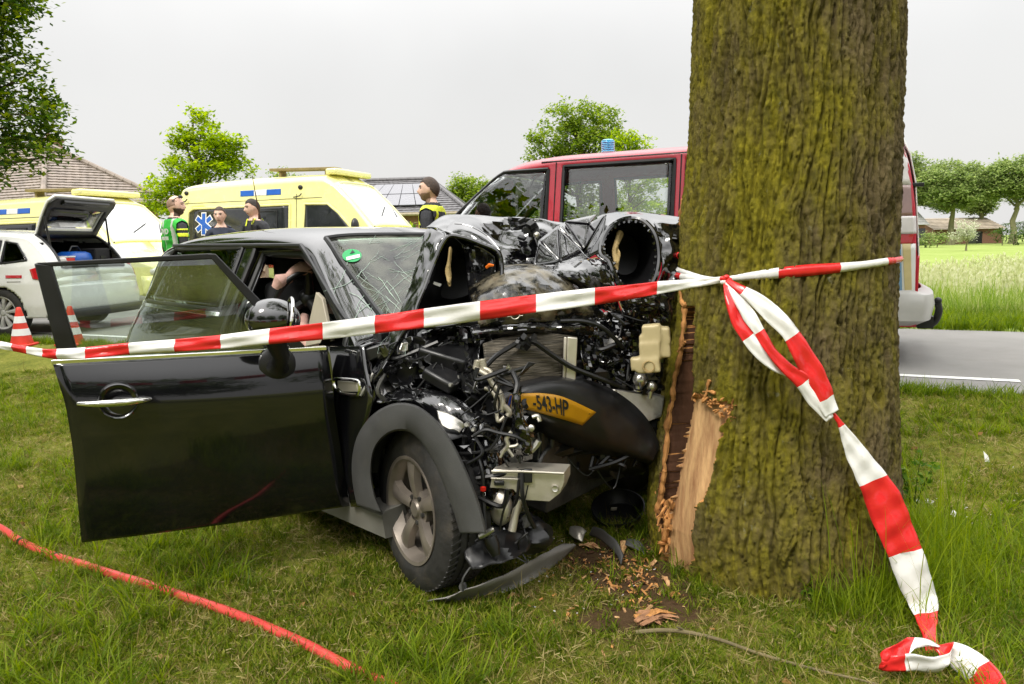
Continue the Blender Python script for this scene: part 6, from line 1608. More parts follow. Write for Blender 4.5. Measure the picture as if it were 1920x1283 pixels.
ambulance('large yellow ambulance with a blue star on its dark side window, nearest the roof board', (-7.39, 18.54, .19), R(-20), 2.72, 1)
a2 = R(-22); fx, fy = (296 - 960) / 1400 * 14.6, 14.6
h_ = Vector((math.cos(a2), math.sin(a2))); l_ = Vector((-math.sin(a2), math.cos(a2)))
o2 = Vector((fx, fy)) - h_ * 6.2 + l_ * .9
ambulance('lower yellow ambulance behind the white car with its open tailgate', (o2.x, o2.y, .17), a2, 2.34, 2)
# ---------------------------------------------------------------- white estate car, tailgate open
cx0 = (102 - 960) / 1400 * 9.75
wo = Vector((cx0, 9.75)) + Vector((.15, .989)) * .87
WCAR = thing('white_car', 'white estate car with its tailgate raised at the left edge of the road', 'car', (wo.x, wo.y, .225), (0, 0, R(171.4)))
c_top = smooth_pl([(-.02, .5), (0, .78), (.05, .95), (.16, 1.13), (.36, 1.31), (.6, 1.375), (1.4, 1.43), (2.2, 1.43), (2.7, 1.36), (3.2, 1.10), (3.42, .99), (4.1, .84), (4.38, .66), (4.4, .4)], 8)
def c_hw(x, z):
    b = float(np.interp(z, [.2, .4, .7, .92, 1.0, 1.45], [.84, .88, .885, .86, .83, .64])); t_ = max(0, (x - 3.6) / .8); t2 = max(0, (.35 - x) / .35)
    return b * math.sqrt(max(.05, 1 - .5 * min(1, t_) ** 2.2)) * (1 - .06 * t2 ** 2)
CB = Body(0, 4.4, c_top, c_hw, lambda x: .24, lambda x: float(np.interp(x, [0, .3, 2.6, 3.2, 4.4], [.06, .09, .09, .06, .12])), .45)
CW = [[(.36, 1.0), (.74, .96), (.74, 1.25), (.56, 1.22)], [(.80, .955), (1.62, .95), (1.62, 1.29), (.80, 1.26)], [(1.72, .95), (3.0, .95), (2.62, 1.21), (2.4, 1.28), (1.72, 1.295)]]
CWS = [(-.68, 3.22), (.68, 3.22), (.56, 2.62), (-.56, 2.62)]
TGO = [(-.62, .03), (.62, .03), (.56, .42), (-.56, .42)]
def ccut(x, y, z, roof):
    if any(pin(x, z, k) for k in CW): return True
    if roof and (pin(y, x, CWS) or pin(y, x, TGO)): return True
    return any((x - c) ** 2 + (z - .31) ** 2 < .355 ** 2 for c in (.78, 3.45))
mb = MB(); CB.shell(mb, 170, 64, ccut); obj('body', mb, 'whitepaint', WCAR, solid=.015)
for po in CW:
    for sg in (-1, 1):
        mb = MB(); CB.side(mb, po, sg, -.003); w_ = obj('window', mb, 'rearglass', WCAR, solid=.004); mb = MB(); CB.rim(mb, po, sg, .014, 0); obj('seal', mb, 'plastic', w_)
mb = MB(); CB.over(mb, CWS, -.003); obj('windscreen', mb, 'rearglass', WCAR, solid=.004)
mb = MB(); CB.rim_over(mb, TGO, .022, 0); obj('tailgate_seal', mb, 'plastic', WCAR)
mb = MB(); mb.box((1.0, 0, .82), (1.9, 1.2, .04)); mb.box((1.05, .66, .95), (1.6, .03, .56)); mb.box((1.05, -.66, .95), (1.6, .03, .56)); mb.box((1.7, 0, .95), (.16, 1.28, .7)); mb.box((2.6, 0, .6), (1.8, 1.4, .3)); obj('cargo_bay', mb, 'fabric', WCAR)
# tailgate: hinge line at the roof, swung up
hx, hz_ = .43, 1.30; ux_, uz_ = -.58, .66; L_ = .66
def TG(y, s_, off=0): return Vector((hx + ux_ * s_ * L_ - uz_ * off * -1 * 0 + (.40 * off), y, hz_ + uz_ * s_ * L_ + .86 * off + .10 * math.sin(s_ * 2.2)))
def tgw(s_): return lerp(.56, .66, s_) * (1 - .12 * max(0, s_ - .8) / .2)
def tframe(off, inner, m_, nm, par, th_=.02):
    mb = MB(); S_ = np.linspace(0, 1, 15)
    for sg in (-1, 1):
        for i in range(14):
            for j in range(6):
                s0, s1 = S_[i], S_[i + 1]; y0, y1 = j / 6, (j + 1) / 6
                cm, ym = (s0 + s1) / 2, (y0 + y1) / 2
                if .16 < cm < .66 and ym < inner: continue
                q = [TG(sg * y0 * tgw(s0), s0, off), TG(sg * y1 * tgw(s0), s0, off), TG(sg * y1 * tgw(s1), s1, off), TG(sg * y0 * tgw(s1), s1, off)]
                mb.add(q, [(0, 1, 2, 3) if sg > 0 else (3, 2, 1, 0)])
    return obj(nm, mb, m_, par, solid=th_, weld=True)
tg = tframe(.05, .82, 'whitepaint', 'tailgate', WCAR, .03); tframe(.0, .80, 'plastic', 'tailgate_lining', tg, .02)
mb = MB(); mb.grid([[TG(y * tgw(s_) * .86, s_, .06) for y in (-1, -.5, 0, .5, 1)] for s_ in (.15, .4, .68)]); obj('rear_window', mb, 'rearglass', tg, solid=.004)
mb = MB(); mb.box(TG(0, .90, -.03), (.08, .9, .05), (0, .45, 0)); [mb.box(TG(y, .93, -.045), (.05, .1, .02), (0, .45, 0), mi=1) for y in (-.1, .15)]; obj('handle_trim', mb, ['plastic', 'tailwhite'], tg, bevel=.01)
for sg in (-1, 1):
    mb = MB(); mb.tube([(.20, sg * .58, 1.12), TG(sg * .60, .48, -.02)], .014, 8); obj('gas_strut', mb, 'plastic', WCAR)
    mb = MB(); CB.side(mb, [(.0, .72), (.26, .76), (.30, .88), (.05, .95)], sg, .012); obj('tail_lamp', mb, 'tailred', WCAR, solid=.02)
    for x in (.78, 3.45): make_wheel(WCAR, (x, sg * .87, .315), (0, sg, 0), .32, .20, .215, 10, 'silver', spoke_w=.03, tread=False)
mb = MB(); rows = []
for k in range(21):
    a = math.pi * (k / 20 - .5); y = .88 * math.sin(a); x = .10 - .20 * max(0, math.cos(a)) ** .4
    rows.append([(x + .04, y * .97, .25), (x, y, .30), (x - .01, y, .50), (x + .02, y * .99, .64), (x + .12, y * .97, .70)])
mb.grid([r_[::-1] for r_ in rows], mi=0); obj('rear_bumper', mb, 'whitepaint', WCAR, solid=.01)
mb = MB(); rows = []
for k in range(21):
    a = math.pi * (k / 20 - .5); y = .885 * math.sin(a); x = .09 - .20 * max(0, math.cos(a)) ** .4; rows.append([(x, y, .22), (x - .012, y, .34)])
mb.grid([r_[::-1] for r_ in rows]); CB.side(mb, [(1.15, .24), (3.05, .24), (3.05, .34), (1.15, .34)], 1, .008); CB.side(mb, [(1.15, .24), (3.05, .24), (3.05, .34), (1.15, .34)], -1, .008)
obj('lower_trim', mb, 'plastic', WCAR, solid=.012)
mb = MB(); CB.side(mb, [(.42, .77), (.66, .77), (.66, .81), (.42, .81)], 1, .005); CB.side(mb, [(.44, .72), (.64, .72), (.64, .735), (.44, .735)], 1, .005, mi=1); obj('door_decal', mb, ['tailred', 'silver'], WCAR, solid=.002)
W2 = MW['white_car']
def cargo(name, label, cat, p, d_, m_, rot=0, bevel=.02):
    q = W2 @ Vector(p); t = thing(name, label, cat, q, (0, 0, R(171.4) + rot))
    mb = MB(); mb.box((0, 0, d_[2] / 2), d_); o_ = obj('case', mb, m_, t, bevel=bevel)
    return t
t = cargo('blue_bag', 'bright blue bag lying in the open boot of the white car', 'bag', (.34, .0, .845), (.34, .50, .26), 'bluepaint', .2, .09)
mb = MB(); mb.tube([(-.02, -.16, .26), (-.02, -.08, .33), (-.02, .08, .33), (-.02, .16, .26)], .012, 6); obj('handle', mb, 'plastic', t)
t = cargo('red_case', 'small red case between the white and blue bags in the open boot', 'case', (.26, .27, .845), (.2, .16, .18), 'redplastic', .1)
mb = MB(); mb.box((0, 0, .19), (.21, .17, .02)); obj('lid', mb, 'paperwhite', t)
t = cargo('white_case', 'white case at the left end of the open boot', 'case', (.26, .45, .845), (.2, .18, .18), 'paperwhite', -.1)
mb = MB(); mb.box((0, 0, .13), (.205, .185, .02)); obj('latch_band', mb, 'silver', t)
t = cargo('black_crate', 'big black crate at the right end of the open boot', 'crate', (.40, -.42, .845), (.4, .32, .30), 'fabric', 0)
mb = MB(); mb.box((-.205, 0, .17), (.01, .12, .04)); obj('handle', mb, 'plastic', t)
# ---------------------------------------------------------------- traffic cones
MAT['conered'] = mat('cone_red', (.62, .03, .012), .5, var=.12)
MAT['conewhite'] = mat('cone_reflective', (.74, .74, .74), .35, var=.06)
def cone(label, px, d, src=None):
    p = at(px, d)
    if src: c = copy_tree(src); c.location = p; c['label'] = label; return c
    t = thing('traffic_cone', label, 'traffic cone', p, group='red and white traffic cones')
    H_ = .46
    rad = lambda z: lerp(.125, .026, (z - .02) / (H_ - .02))
    mb = MB(); zs = [.02, .12, .20, .29, .36, .46]
    prof = [(rad(.02), .02), (rad(.46), .46), (.02, .47), (0, .47)]
    mb.lathe([(rad(z), z) for z in np.linspace(.02, .46, 12)] + [(.018, .468), (0, .468)], (0, 0, 0), (0, 0, 1), 28); obj('cone_body', mb, 'conered', t)
    for a, b in ((.13, .21), (.28, .36)):
        mb = MB(); mb.lathe([(rad(z) + .002, z) for z in (a, (a + b) / 2, b)], (0, 0, 0), (0, 0, 1), 28); obj('reflective_band', mb, 'conewhite', t, solid=.001)
    mb = MB(); mb.box((0, 0, .015), (.29, .29, .03)); obj('base', mb, 'conered', t, bevel=.012)
    return t
c1 = cone('traffic cone in front of the rear wheel of the white car', 22, 8.95)
cone('traffic cone seen through the glass of the open car door', 119, 8.9, c1)
# ---------------------------------------------------------------- people
MAT['skin'] = mat('skin', (.74, .48, .37), .5, var=.08, vs_=20)
MAT['police_black'] = mat('dark_uniform', (.018, .019, .024), .75, var=.3, vs_=18, bump=.3, bs=90)
MAT['navy'] = mat('navy_jacket', (.022, .028, .05), .75, var=.3, vs_=18, bump=.3, bs=90)
MAT['vestgreen'] = mat('green_vest', (.03, .42, .04), .7, var=.14, vs_=9, bump=.3, bs=40)
MAT['reflect'] = mat('reflective_tape', (.52, .54, .50), .4)
MAT['hivis'] = mat('hi_vis_yellow', (.72, .80, .03), .55)
MAT['boot'] = mat('boot_leather', (.012, .011, .010), .45)
MAT['hairdark'] = mat('dark_hair', (.025, .016, .011), .6, var=.5, vs_=60, bump=.6, bs=200)
MAT['hairbrown'] = mat('brown_hair', (.055, .032, .02), .6, var=.4, vs_=60, bump=.6, bs=200)
MAT['stubble'] = mat('shaved_hair', (.26, .16, .11), .7, var=.2, vs_=90)
MAT['beardbrown'] = mat('brown_beard', (.07, .04, .022), .7, var=.5, vs_=90, bump=.6, bs=220)
MAT['eyewhite'] = mat('eye_dark', (.05, .035, .03), .2)
MAT['lip'] = mat('lips', (.40, .17, .14), .5)
def skin_mesh(verts, edges, radii, root=0, sub=1):
    me = bpy.data.meshes.new('skel'); me.from_pydata(verts, edges, [])
    o = bpy.data.objects.new('skel', me); COL.objects.link(o)
    m = o.modifiers.new('s', 'SKIN'); s_ = o.modifiers.new('u', 'SUBSURF'); s_.levels = sub
    for v, r_ in zip(me.skin_vertices[0].data, radii): v.radius = r_ if hasattr(r_, '__len__') else (r_, r_); v.use_root = False
    me.skin_vertices[0].data[root].use_root = True
    dg = bpy.context.evaluated_depsgraph_get(); e = o.evaluated_get(dg); m2 = e.to_mesh()
    V_ = [v.co.copy() for v in m2.vertices]; F_ = [tuple(p.vertices) for p in m2.polygons]
    e.to_mesh_clear(); bpy.data.objects.remove(o); return V_, F_
def head_mesh():
    V_, F_ = [], []; n, m = 48, 36; g = lambda x, s_: math.exp(-(x / s_) ** 2)
    for i in range(m + 1):
        ph = math.pi * i / m
        for j in range(n):
            t = 2 * math.pi * j / n
            x, y, z = .076 * math.sin(ph) * math.cos(t), .095 * math.sin(ph) * math.sin(t), .118 * math.cos(ph)
            if z < -.03: k = 1 - .30 * min(1, (-.03 - z) / .09); x *= k
            if y < 0:
                if z < -.02: y -= .010 * min(1, (-.02 - z) / .06)
                y -= .030 * g(x, .013) * g(z + .022, .020) * (y < -.04) + .010 * g(x, .010) * g(z - .005, .022) * (y < -.04)
                y += .013 * (g(x - .032, .016) + g(x + .032, .016)) * g(z - .012, .012)
                y -= .005 * g(abs(x) - .03, .02) * g(z - .034, .010)
                y -= .006 * g(x, .022) * (g(z + .058, .006) + g(z + .070, .006)) * (y < -.04); y += .006 * g(x, .02) * g(z + .064, .0035)
                y -= .010 * g(x, .022) * g(z + .098, .014)
            else: y += .008 * g(z - .02, .06)
            V_.append(Vector((x, y, z)))
    F_ = [(i * n + j, (i + 1) * n + j, (i + 1) * n + (j + 1) % n, i * n + (j + 1) % n) for i in range(m) for j in range(n)]
    mb = MB(); mb.v = [tuple(v) for v in V_]; mb.f = F_; mb.m = [0] * len(F_)
    for sg in (-1, 1): mb.ball((sg * .077, .008, -.004), (.010, .020, .033), 12, 8, rot=Matrix.Rotation(sg * .25, 3, 'Z'))
    return mb.v, mb.f
def person(label, loc, height, yaw, head_yaw=0, head_tilt=0, arms=None, top='police_black', trousers='police_black', hair=('short', 'hairdark'), beard=None, extra=None, slim=1.0, group='police and ambulance staff'):
    t = thing('person', label, 'person', loc, (0, 0, yaw), group); s = height / 1.76
    A = arms or [((.24, .03, 1.13), (.23, -.07, .88)), ((-.24, .03, 1.13), (-.23, -.07, .88))]
    V_ = [(0, 0, .95), (0, -.005, 1.08), (0, -.01, 1.27), (0, .012, 1.44), (0, .0, 1.52), (0, -.005, 1.57)]
    E_ = [(0, 1), (1, 2), (2, 3), (3, 4), (4, 5)]; Rr = [(.15 * slim, .115), (.135 * slim, .105), (.165 * slim, .115), (.10, .075), (.056 * slim, .058), (.055, .055)]
    for sg, (el, wr) in zip((1, -1), A):
        b = len(V_); V_ += [(sg * .175 * slim, .01, 1.40), tuple((Vector((sg * .18, .01, 1.4)) + Vector(el)) / 2), el, tuple((Vector(el) + Vector(wr)) / 2), wr]
        E_ += [(2, b), (b, b + 1), (b + 1, b + 2), (b + 2, b + 3), (b + 3, b + 4)]; Rr += [.078 * slim, .062 * slim, .050, .045, .031]
        E_[-5] = (3, b)
        b = len(V_); V_ += [(sg * .095, 0, .86), (sg * .10, -.01, .68), (sg * .10, -.015, .48), (sg * .105, .015, .28), (sg * .105, .025, .10), (sg * .11, -.06, .045), (sg * .115, -.14, .035)]
        E_ += [(0, b)] + [(b + i, b + i + 1) for i in range(6)]; Rr += [.095, .085, .062, .056, .046, .042, .036]
    bv, bf = skin_mesh(V_, E_, Rr, 0, 1)
    hv, hf = head_mesh(); HC = Vector((0, -.022, 1.645)); HM = Matrix.Rotation(head_yaw, 3, 'Z') @ Matrix.Rotation(head_tilt, 3, 'X')
    hv = [HC + HM @ Vector(p) for p in hv]
    mb = MB(); mb.add(bv, bf); mb.add(hv, hf)
    me = bpy.data.meshes.new('tmp'); me.from_pydata(mb.v, [], mb.f); o = bpy.data.objects.new('tmp', me); COL.objects.link(o)
    q = o.modifiers.new('r', 'REMESH'); q.mode = 'VOXEL'; q.voxel_size = .0085; q2 = o.modifiers.new('s', 'SMOOTH'); q2.iterations = 2; q2.factor = .4
    dg = bpy.context.evaluated_depsgraph_get(); e = o.evaluated_get(dg); m2 = e.to_mesh()
    V2 = [v.co.copy() for v in m2.vertices]; F2 = [tuple(p.vertices) for p in m2.polygons]; N2 = [v.normal.copy() for v in m2.vertices]
    e.to_mesh_clear(); bpy.data.objects.remove(o)
    HI = HM.inverted()
    def reg(c):
        h = HI @ (c - HC)
        wr = any((c - Vector(w_)).length < .035 or (Vector(w_) - Vector(e_)).normalized().dot(c - Vector(w_)) > -.01 and (c - Vector(w_)).length < .2 for (e_, w_) in A)
        if wr: return 2
        if c.z > 1.505 - (.03 if c.y < 0 else 0): return 2
        if c.z < .10: return 3
        if c.z < .95 and abs(c.x) < .21: return 1
        return 0
    mb = MB(); mats = [top, trousers, 'skin', 'boot', 'lip']
    cs = [sum((V2[i] for i in f), Vector()) / len(f) for f in F2]
    rg = [reg(c) for c in cs]
    for i, c in enumerate(cs):
        if rg[i] == 2 and c.z > 1.5:
            h = HI @ (c - HC)
            if abs(h.x) < .024 and -.075 < h.z < -.054 and h.y < -.06: rg[i] = 4
    V3 = [v * s for v in V2]
    mb.add(V3, F2); mb.m = rg
    # hands: palm, four fingers and a thumb, slightly curled
    for sg, (el, wr) in zip((1, -1), A):
        el, wr = Vector(el), Vector(wr); d = (wr - el).normalized(); sd = Vector((sg, 0, 0)); sd = (sd - d * sd.dot(d)).normalized(); fw = d.cross(sd) * -sg
        if fw.y > 0: fw = -fw
        hb = MB()
        hb.tube([wr - d * .01, wr + d * .03, wr + d * .085], [.026, .036, .034], 10, flat=1)
        for k in range(4):
            b = wr + d * .08 + fw * (.027 - .018 * k); ln = (.066, .078, .072, .056)[k]
            hb.tube([b, b + d * ln * .45 - sd * .006, b + d * ln * .8 - sd * .018, b + d * ln - sd * .032], [.0092, .0088, .008, .006], 7)
        b = wr + d * .025 + fw * .026; hb.tube([b, b + fw * .03 + d * .025, b + fw * .034 + d * .06 - sd * .01], [.012, .0105, .008], 7)
        mb.add([Vector(v) * s for v in hb.v], hb.f, 2)
    obj('body', mb, mats, t, auto=60)
    def shell(nm, pred, off, m_, mi=None, par=None):
        keep = [i for i, c in enumerate(cs) if pred(c, HI @ (c - HC))]
        idx = {}; vs = []; fs = []
        for i in keep:
            for v in F2[i]:
                if v not in idx: idx[v] = len(vs); vs.append((V2[v] + N2[v] * off) * s)
            fs.append(tuple(idx[v] for v in F2[i]))
        if not fs: return None
        m_b = MB(); m_b.v = [tuple(v) for v in vs]; m_b.f = fs; m_b.m = [mi(cs[i], HI @ (cs[i] - HC)) if mi else 0 for i in keep]
        return obj(nm, m_b, m_, par if par is not None else t, auto=60, solid=.004, solid_off=-1)
    kind, hm = hair
    hl = {'short': lambda c, h: c.z > 1.5 and h.z > (.066 if h.y < -.045 else .066 - (h.y + .045) * 1.15) and (abs(h.x) < .083), 'bald': None,
          'tied': lambda c, h: c.z > 1.5 and h.z > (.072 if h.y < -.05 else .072 - (h.y + .05) * 1.3)}[kind]
    if hl: shell('hair', hl, .0045, hm)
    else: shell('shaved_hair', lambda c, h: c.z > 1.5 and h.y > -.01 and h.z > .0 - h.y * .3 and h.z < .075, .0015, 'stubble')
    if kind == 'tied':
        m_b = MB(); m_b.ball((HC + HM @ Vector((0, .105, .05))) * s, (.035, .03, .035)); obj('hair_bun', m_b, hm, t)
    if beard: shell('beard', lambda c, h: c.z > 1.5 and h.z < -.035 and h.y < .012 and h.z > -.125 and not (abs(h.x) < .02 and -.075 < h.z < -.055 and h.y < -.08) and h.z < -.03 - max(0, (-.05 - h.y)) * .35, .003, beard)
    m_b = MB()
    for sg in (-1, 1):
        m_b.ball((HC + HM @ Vector((sg * .031, -.079, .012))) * s, (.010, .006, .006), 10, 6)
        m_b.tube([(HC + HM @ Vector((sg * a, b, c))) * s for a, b, c in ((.014, -.094, .030), (.032, -.089, .036), (.048, -.074, .031))], .0038, 6)
    obj('eyes', m_b, 'eyewhite', t)
    if extra: extra(t, s, shell, HC, HM, A)
    return t
def vest(c, h): return .86 < c.z < 1.475 and abs(c.x) < .205 - (.02 if c.z > 1.3 else 0)
# 1: officer in a green vest, seen from behind, face in profile to the right
def ex1(t, s, shell, HC, HM, A):
    v = shell('vest', lambda c, h: vest(c, h), .016, ['vestgreen', 'reflect'], mi=lambda c, h: 1 if (.085 < abs(c.x) < .125 and c.z > .98) or .96 < c.z < 1.01 else 0)
    for (tx, z, sz) in (('OVD', 1.335, .085), ('POLITIE', 1.255, .048)):
        m_b = MB(); add_text(m_b, tx, sz, lambda u, w_: Vector((-u, .150 - (u * u) * 1.3, z + w_)) * s, bold=.004); obj('vest_lettering', m_b, 'reflect', v, smooth=False, solid=.003)
    shell('sleeve_band', lambda c, h: abs(c.x) > .175 and (1.27 < c.z < 1.31 or 1.345 < c.z < 1.365), .004, 'hivis')
    m_b = MB()
    for sg in (-1, 1): m_b.tube([(HC + HM @ Vector(p)) * s for p in ((sg * .078, .02, .05), (sg * .078, -.03, .085), (sg * .06, -.07, .10))], .005, 6); m_b.ball((HC + HM @ Vector((sg * .038, -.060, .105))) * s, (.03, .012, .02))
    obj('sunglasses', m_b, 'ink', t)
p = at(332, 9.0)
person('bearded bald man in a green vest with sunglasses on his head, back turned to us', (p.x, p.y, p.z), 1.74, R(140), R(-42), 0, None, 'police_black', 'police_black', ('bald', 'stubble'), 'beardbrown', ex1)
# 2: woman facing us
p = at(417, 10.0)
def ex2(t, s, shell, HC, HM, A):
    shell('jacket_collar', lambda c, h: 1.43 < c.z < 1.50 and abs(c.x) < .13 and c.y > -.02, .014, 'navy')
    m_b = MB(); m_b.box(Vector((.09, -.135, 1.30)) * s, (.08, .01, .05), (0, 0, .3)); obj('name_patch', m_b, 'reflect', t)
person('woman in a dark navy jacket with tied back hair looking down towards us', (p.x, p.y, p.z), 1.66, R(8), R(-4), R(8), None, 'navy', 'navy', ('tied', 'hairbrown'), None, ex2, slim=.9)
# 3: officer looking left
p = at(480, 10.1)
def ex3(t, s, shell, HC, HM, A):
    shell('shoulder_stripe', lambda c, h: c.z > 1.40 and .05 < abs(c.x) < .075 and c.z < 1.49, .012, 'hivis')
    shell('chest_stripe', lambda c, h: 1.22 < c.z < 1.26 and abs(c.x) < .2, .012, 'hivis')
    m_b = MB(); m_b.box(Vector((.13, -.15, 1.36)) * s, (.05, .03, .12)); m_b.tube([Vector((.13, -.15, 1.42)) * s, Vector((.14, -.14, 1.50)) * s], .008, 6); obj('radio', m_b, 'plastic', t, bevel=.006)
person('dark haired man in black police jacket looking left beside the woman', (p.x, p.y, p.z), 1.76, R(-30), R(-22), R(10), None, 'police_black', 'police_black', ('short', 'hairdark'), None, ex3)
# 4: officer in profile to the left, next to the red van
p = at(812, 7.35)
def ex4(t, s, shell, HC, HM, A):
    shell('vest', lambda c, h: vest(c, h), .014, ['police_black', 'hivis'], mi=lambda c, h: 1 if (.10 < abs(c.x) < .135 and c.z > 1.0) or (c.z > 1.425) or 1.0 < c.z < 1.05 else 0)
    shell('collar', lambda c, h: 1.44 < c.z < 1.51, .010, 'police_black')
person('brown haired man in a black vest with yellow edging, in profile by the red van', (p.x, p.y, p.z), 1.75, R(-105), R(16), 0, None, 'police_black', 'police_black', ('short', 'hairbrown'), 'stubble', ex4)
# ---------------------------------------------------------------- grass
def bladeset(n, h0, h1, spread, wd, bend, seed, seg=3, upright=0.0):
    rs_ = np.random.default_rng(seed); V_, F_ = [], []
    for k in range(n):
        a = rs_.uniform(0, 2 * np.pi); rr = spread * np.sqrt(rs_.random()); bx, by = rr * np.cos(a), rr * np.sin(a)
        h = rs_.uniform(h0, h1); d = rs_.uniform(0, 2 * np.pi); bd = bend * rs_.uniform(.3, 1.2) * h; w_ = wd * rs_.uniform(.7, 1.3)
        px_, py_ = -np.sin(d) * w_ / 2, np.cos(d) * w_ / 2
        b0 = len(V_)
        for s_ in range(seg):
            t = s_ / seg; x, y, z = bx + np.cos(d) * bd * t * t, by + np.sin(d) * bd * t * t, h * (t - .25 * bend * t * t) - .004
            ww = (1 - .55 * t)
            V_ += [(x - px_ * ww, y - py_ * ww, z), (x + px_ * ww, y + py_ * ww, z)]
            if s_: q = b0 + 2 * s_; F_.append((q - 2, q - 1, q + 1, q))
        V_.append((bx + np.cos(d) * bd, by + np.sin(d) * bd, h * (1 - .25 * bend)))
        q = b0 + 2 * (seg - 1); F_.append((q, q + 1, q + 2))
    return V_, F_
def proto(name, V_, F_, m):
    me = bpy.data.meshes.new(name); me.from_pydata([tuple(p) for p in V_], [], F_); me.materials.append(MAT[m])
    return bpy.data.objects.new(name, me)
MAT['blade_green'] = leafmat('grass_blades', [(.055, .09, .005), (.125, .185, .010), (.20, .25, .016), (.32, .30, .06)], .4, .5, True)
MAT['blade_lush'] = leafmat('lush_grass_blades', [(.065, .115, .006), (.14, .21, .010), (.235, .295, .017)], .45, .45, True)
MAT['blade_dry'] = leafmat('dry_grass_blades', [(.18, .14, .04), (.30, .25, .09), (.42, .35, .16)], .3, .7, True)
MAT['blade_field'] = leafmat('meadow_blades', [(.13, .22, .03), (.24, .33, .05), (.42, .44, .18)], .5, .5, True)
MAT['seedhead'] = leafmat('seed_heads', [(.42, .45, .22), (.56, .57, .34), (.64, .64, .46)], .45, .7, True)
MAT['weedleaf'] = leafmat('weed_leaves', [(.05, .12, .012), (.1, .2, .02), (.2, .27, .03)], .4, .45, True)
def scatter(name, pts, scl, prot, seed=0, tilt=.25, label=None):
    rs_ = np.random.default_rng(seed); n = len(pts)
    me = bpy.data.meshes.new(name); me.vertices.add(n); me.vertices.foreach_set('co', np.asarray(pts, np.float32).ravel())
    a = me.attributes.new('rot', 'FLOAT_VECTOR', 'POINT')
    rot = np.stack([rs_.normal(0, tilt, n), rs_.normal(0, tilt, n), rs_.uniform(0, 6.283, n)], -1).astype(np.float32); a.data.foreach_set('vector', rot.ravel())
    b = me.attributes.new('scl', 'FLOAT', 'POINT'); b.data.foreach_set('value', np.asarray(scl, np.float32))
    me.update()
    o = bpy.data.objects.new(name, me); COL.objects.link(o); o['kind'] = 'stuff'
    if label: o['label'] = label
    ng = bpy.data.node_groups.new(name, 'GeometryNodeTree')
    ng.interface.new_socket('Geometry', in_out='INPUT', socket_type='NodeSocketGeometry'); ng.interface.new_socket('Geometry', in_out='OUTPUT', socket_type='NodeSocketGeometry')
    N = ng.nodes.new; L = ng.links.new
    gi, go = N('NodeGroupInput'), N('NodeGroupOutput')
    iop = N('GeometryNodeInstanceOnPoints'); oi = N('GeometryNodeObjectInfo'); oi.inputs['Object'].default_value = prot; oi.inputs['As Instance'].default_value = True
    r_ = N('GeometryNodeInputNamedAttribute'); r_.data_type = 'FLOAT_VECTOR'; r_.inputs['Name'].default_value = 'rot'
    s_ = N('GeometryNodeInputNamedAttribute'); s_.data_type = 'FLOAT'; s_.inputs['Name'].default_value = 'scl'
    L(gi.outputs[0], iop.inputs['Points']); L(oi.outputs['Geometry'], iop.inputs['Instance'])
    L(r_.outputs[0], iop.inputs['Rotation']); L(s_.outputs[0], iop.inputs['Scale']); L(iop.outputs[0], go.inputs[0])
    o.modifiers.new('scatter', 'NODES').node_group = ng
    return o
def zat(p):
    x, y = p[:, 0], p[:, 1]; n = NX * x + NY * y
    z = gz(x, y); b = np.exp(-((np.maximum(0, np.abs(x) - 6)) / 3) ** 2) * (n < 5.7)
    return z + b * (.012 * fbm(np.stack([x * 1.7, y * 1.7, 0 * x], -1), 3) + .006 * pn(np.stack([x * 7, y * 7, 0 * x + 3], -1)))
def area(n, y0, y1, seed, margin=1.0, power=1.0):
    rs_ = np.random.default_rng(seed)
    y = y0 + (y1 - y0) * rs_.random(n) ** power
    x = (rs_.random(n) * 2 - 1) * (y * .72 + margin)
    return np.stack([x, y], -1)
def wheelfree(p):
    k = np.hypot(p[:, 0] - 1.16, p[:, 1] - TY) > .46
    return k
SOIL = [(*G(1180, 1090).xy, .26, .22), (*G(1250, 1135).xy, .17, .13), (*G(1150, 1040).xy, .28, .2), (*G(1150, 1165).xy, .2, .11)]
def soilmask(p):
    m_ = np.zeros(len(p))
    for (x, y, a, b) in SOIL: m_ = np.maximum(m_, np.clip(1.25 - ((p[:, 0] - x) / a) ** 2 - ((p[:, 1] - y) / b) ** 2, 0, 1))
    return m_
def kit(n_, y0, y1, seed, nmax, power=1.0, margin=1.0, soil=.92):
    p = area(n_, y0, y1, seed, margin, power); rs_ = np.random.default_rng(seed + 1)
    n = NX * p[:, 0] + NY * p[:, 1]
    k = wheelfree(p) & (n < nmax + .05 * np.sin(p[:, 0] * 9)) & (rs_.random(len(p)) > soilmask(p) * soil)
    return p[k]
p = kit(95000, 1.15, 7.6, 100, 5.97, power=1.5)
dn = fbm(np.stack([p[:, 0] * 1.4, p[:, 1] * 1.4, 0 * p[:, 0]], -1), 3)
rs_ = np.random.default_rng(5)
lush = dn > -.05
pz = np.column_stack([p, zat(p)])
sc = rs_.uniform(.6, 1.25, len(p)) * (1 + .25 * np.clip(dn, -1, 1))
scatter('grass', pz[lush], sc[lush], proto('blades', *bladeset(11, .014, .042, .022, .0036, .9, 1), 'blade_green'), 1, .35, 'short mown grass of the verge')
q = ~lush
scatter('sparse_grass', pz[q], sc[q] * .85, proto('blades', *bladeset(9, .012, .04, .024, .003, 1.1, 2), 'blade_green'), 2, .5, 'thin short grass in worn patches')
p = kit(27000, 1.15, 7.6, 110, 5.95, power=1.4)
scatter('dry_grass', np.column_stack([p, zat(p) + .004]), np.random.default_rng(6).uniform(.6, 1.4, len(p)), proto('blades', *bladeset(7, .02, .05, .03, .0028, 1.9, 3), 'blade_dry'), 3, 1.0, 'dry mown clippings lying in the grass')
p = kit(12000, 1.15, 7.2, 120, 5.95, power=1.3)
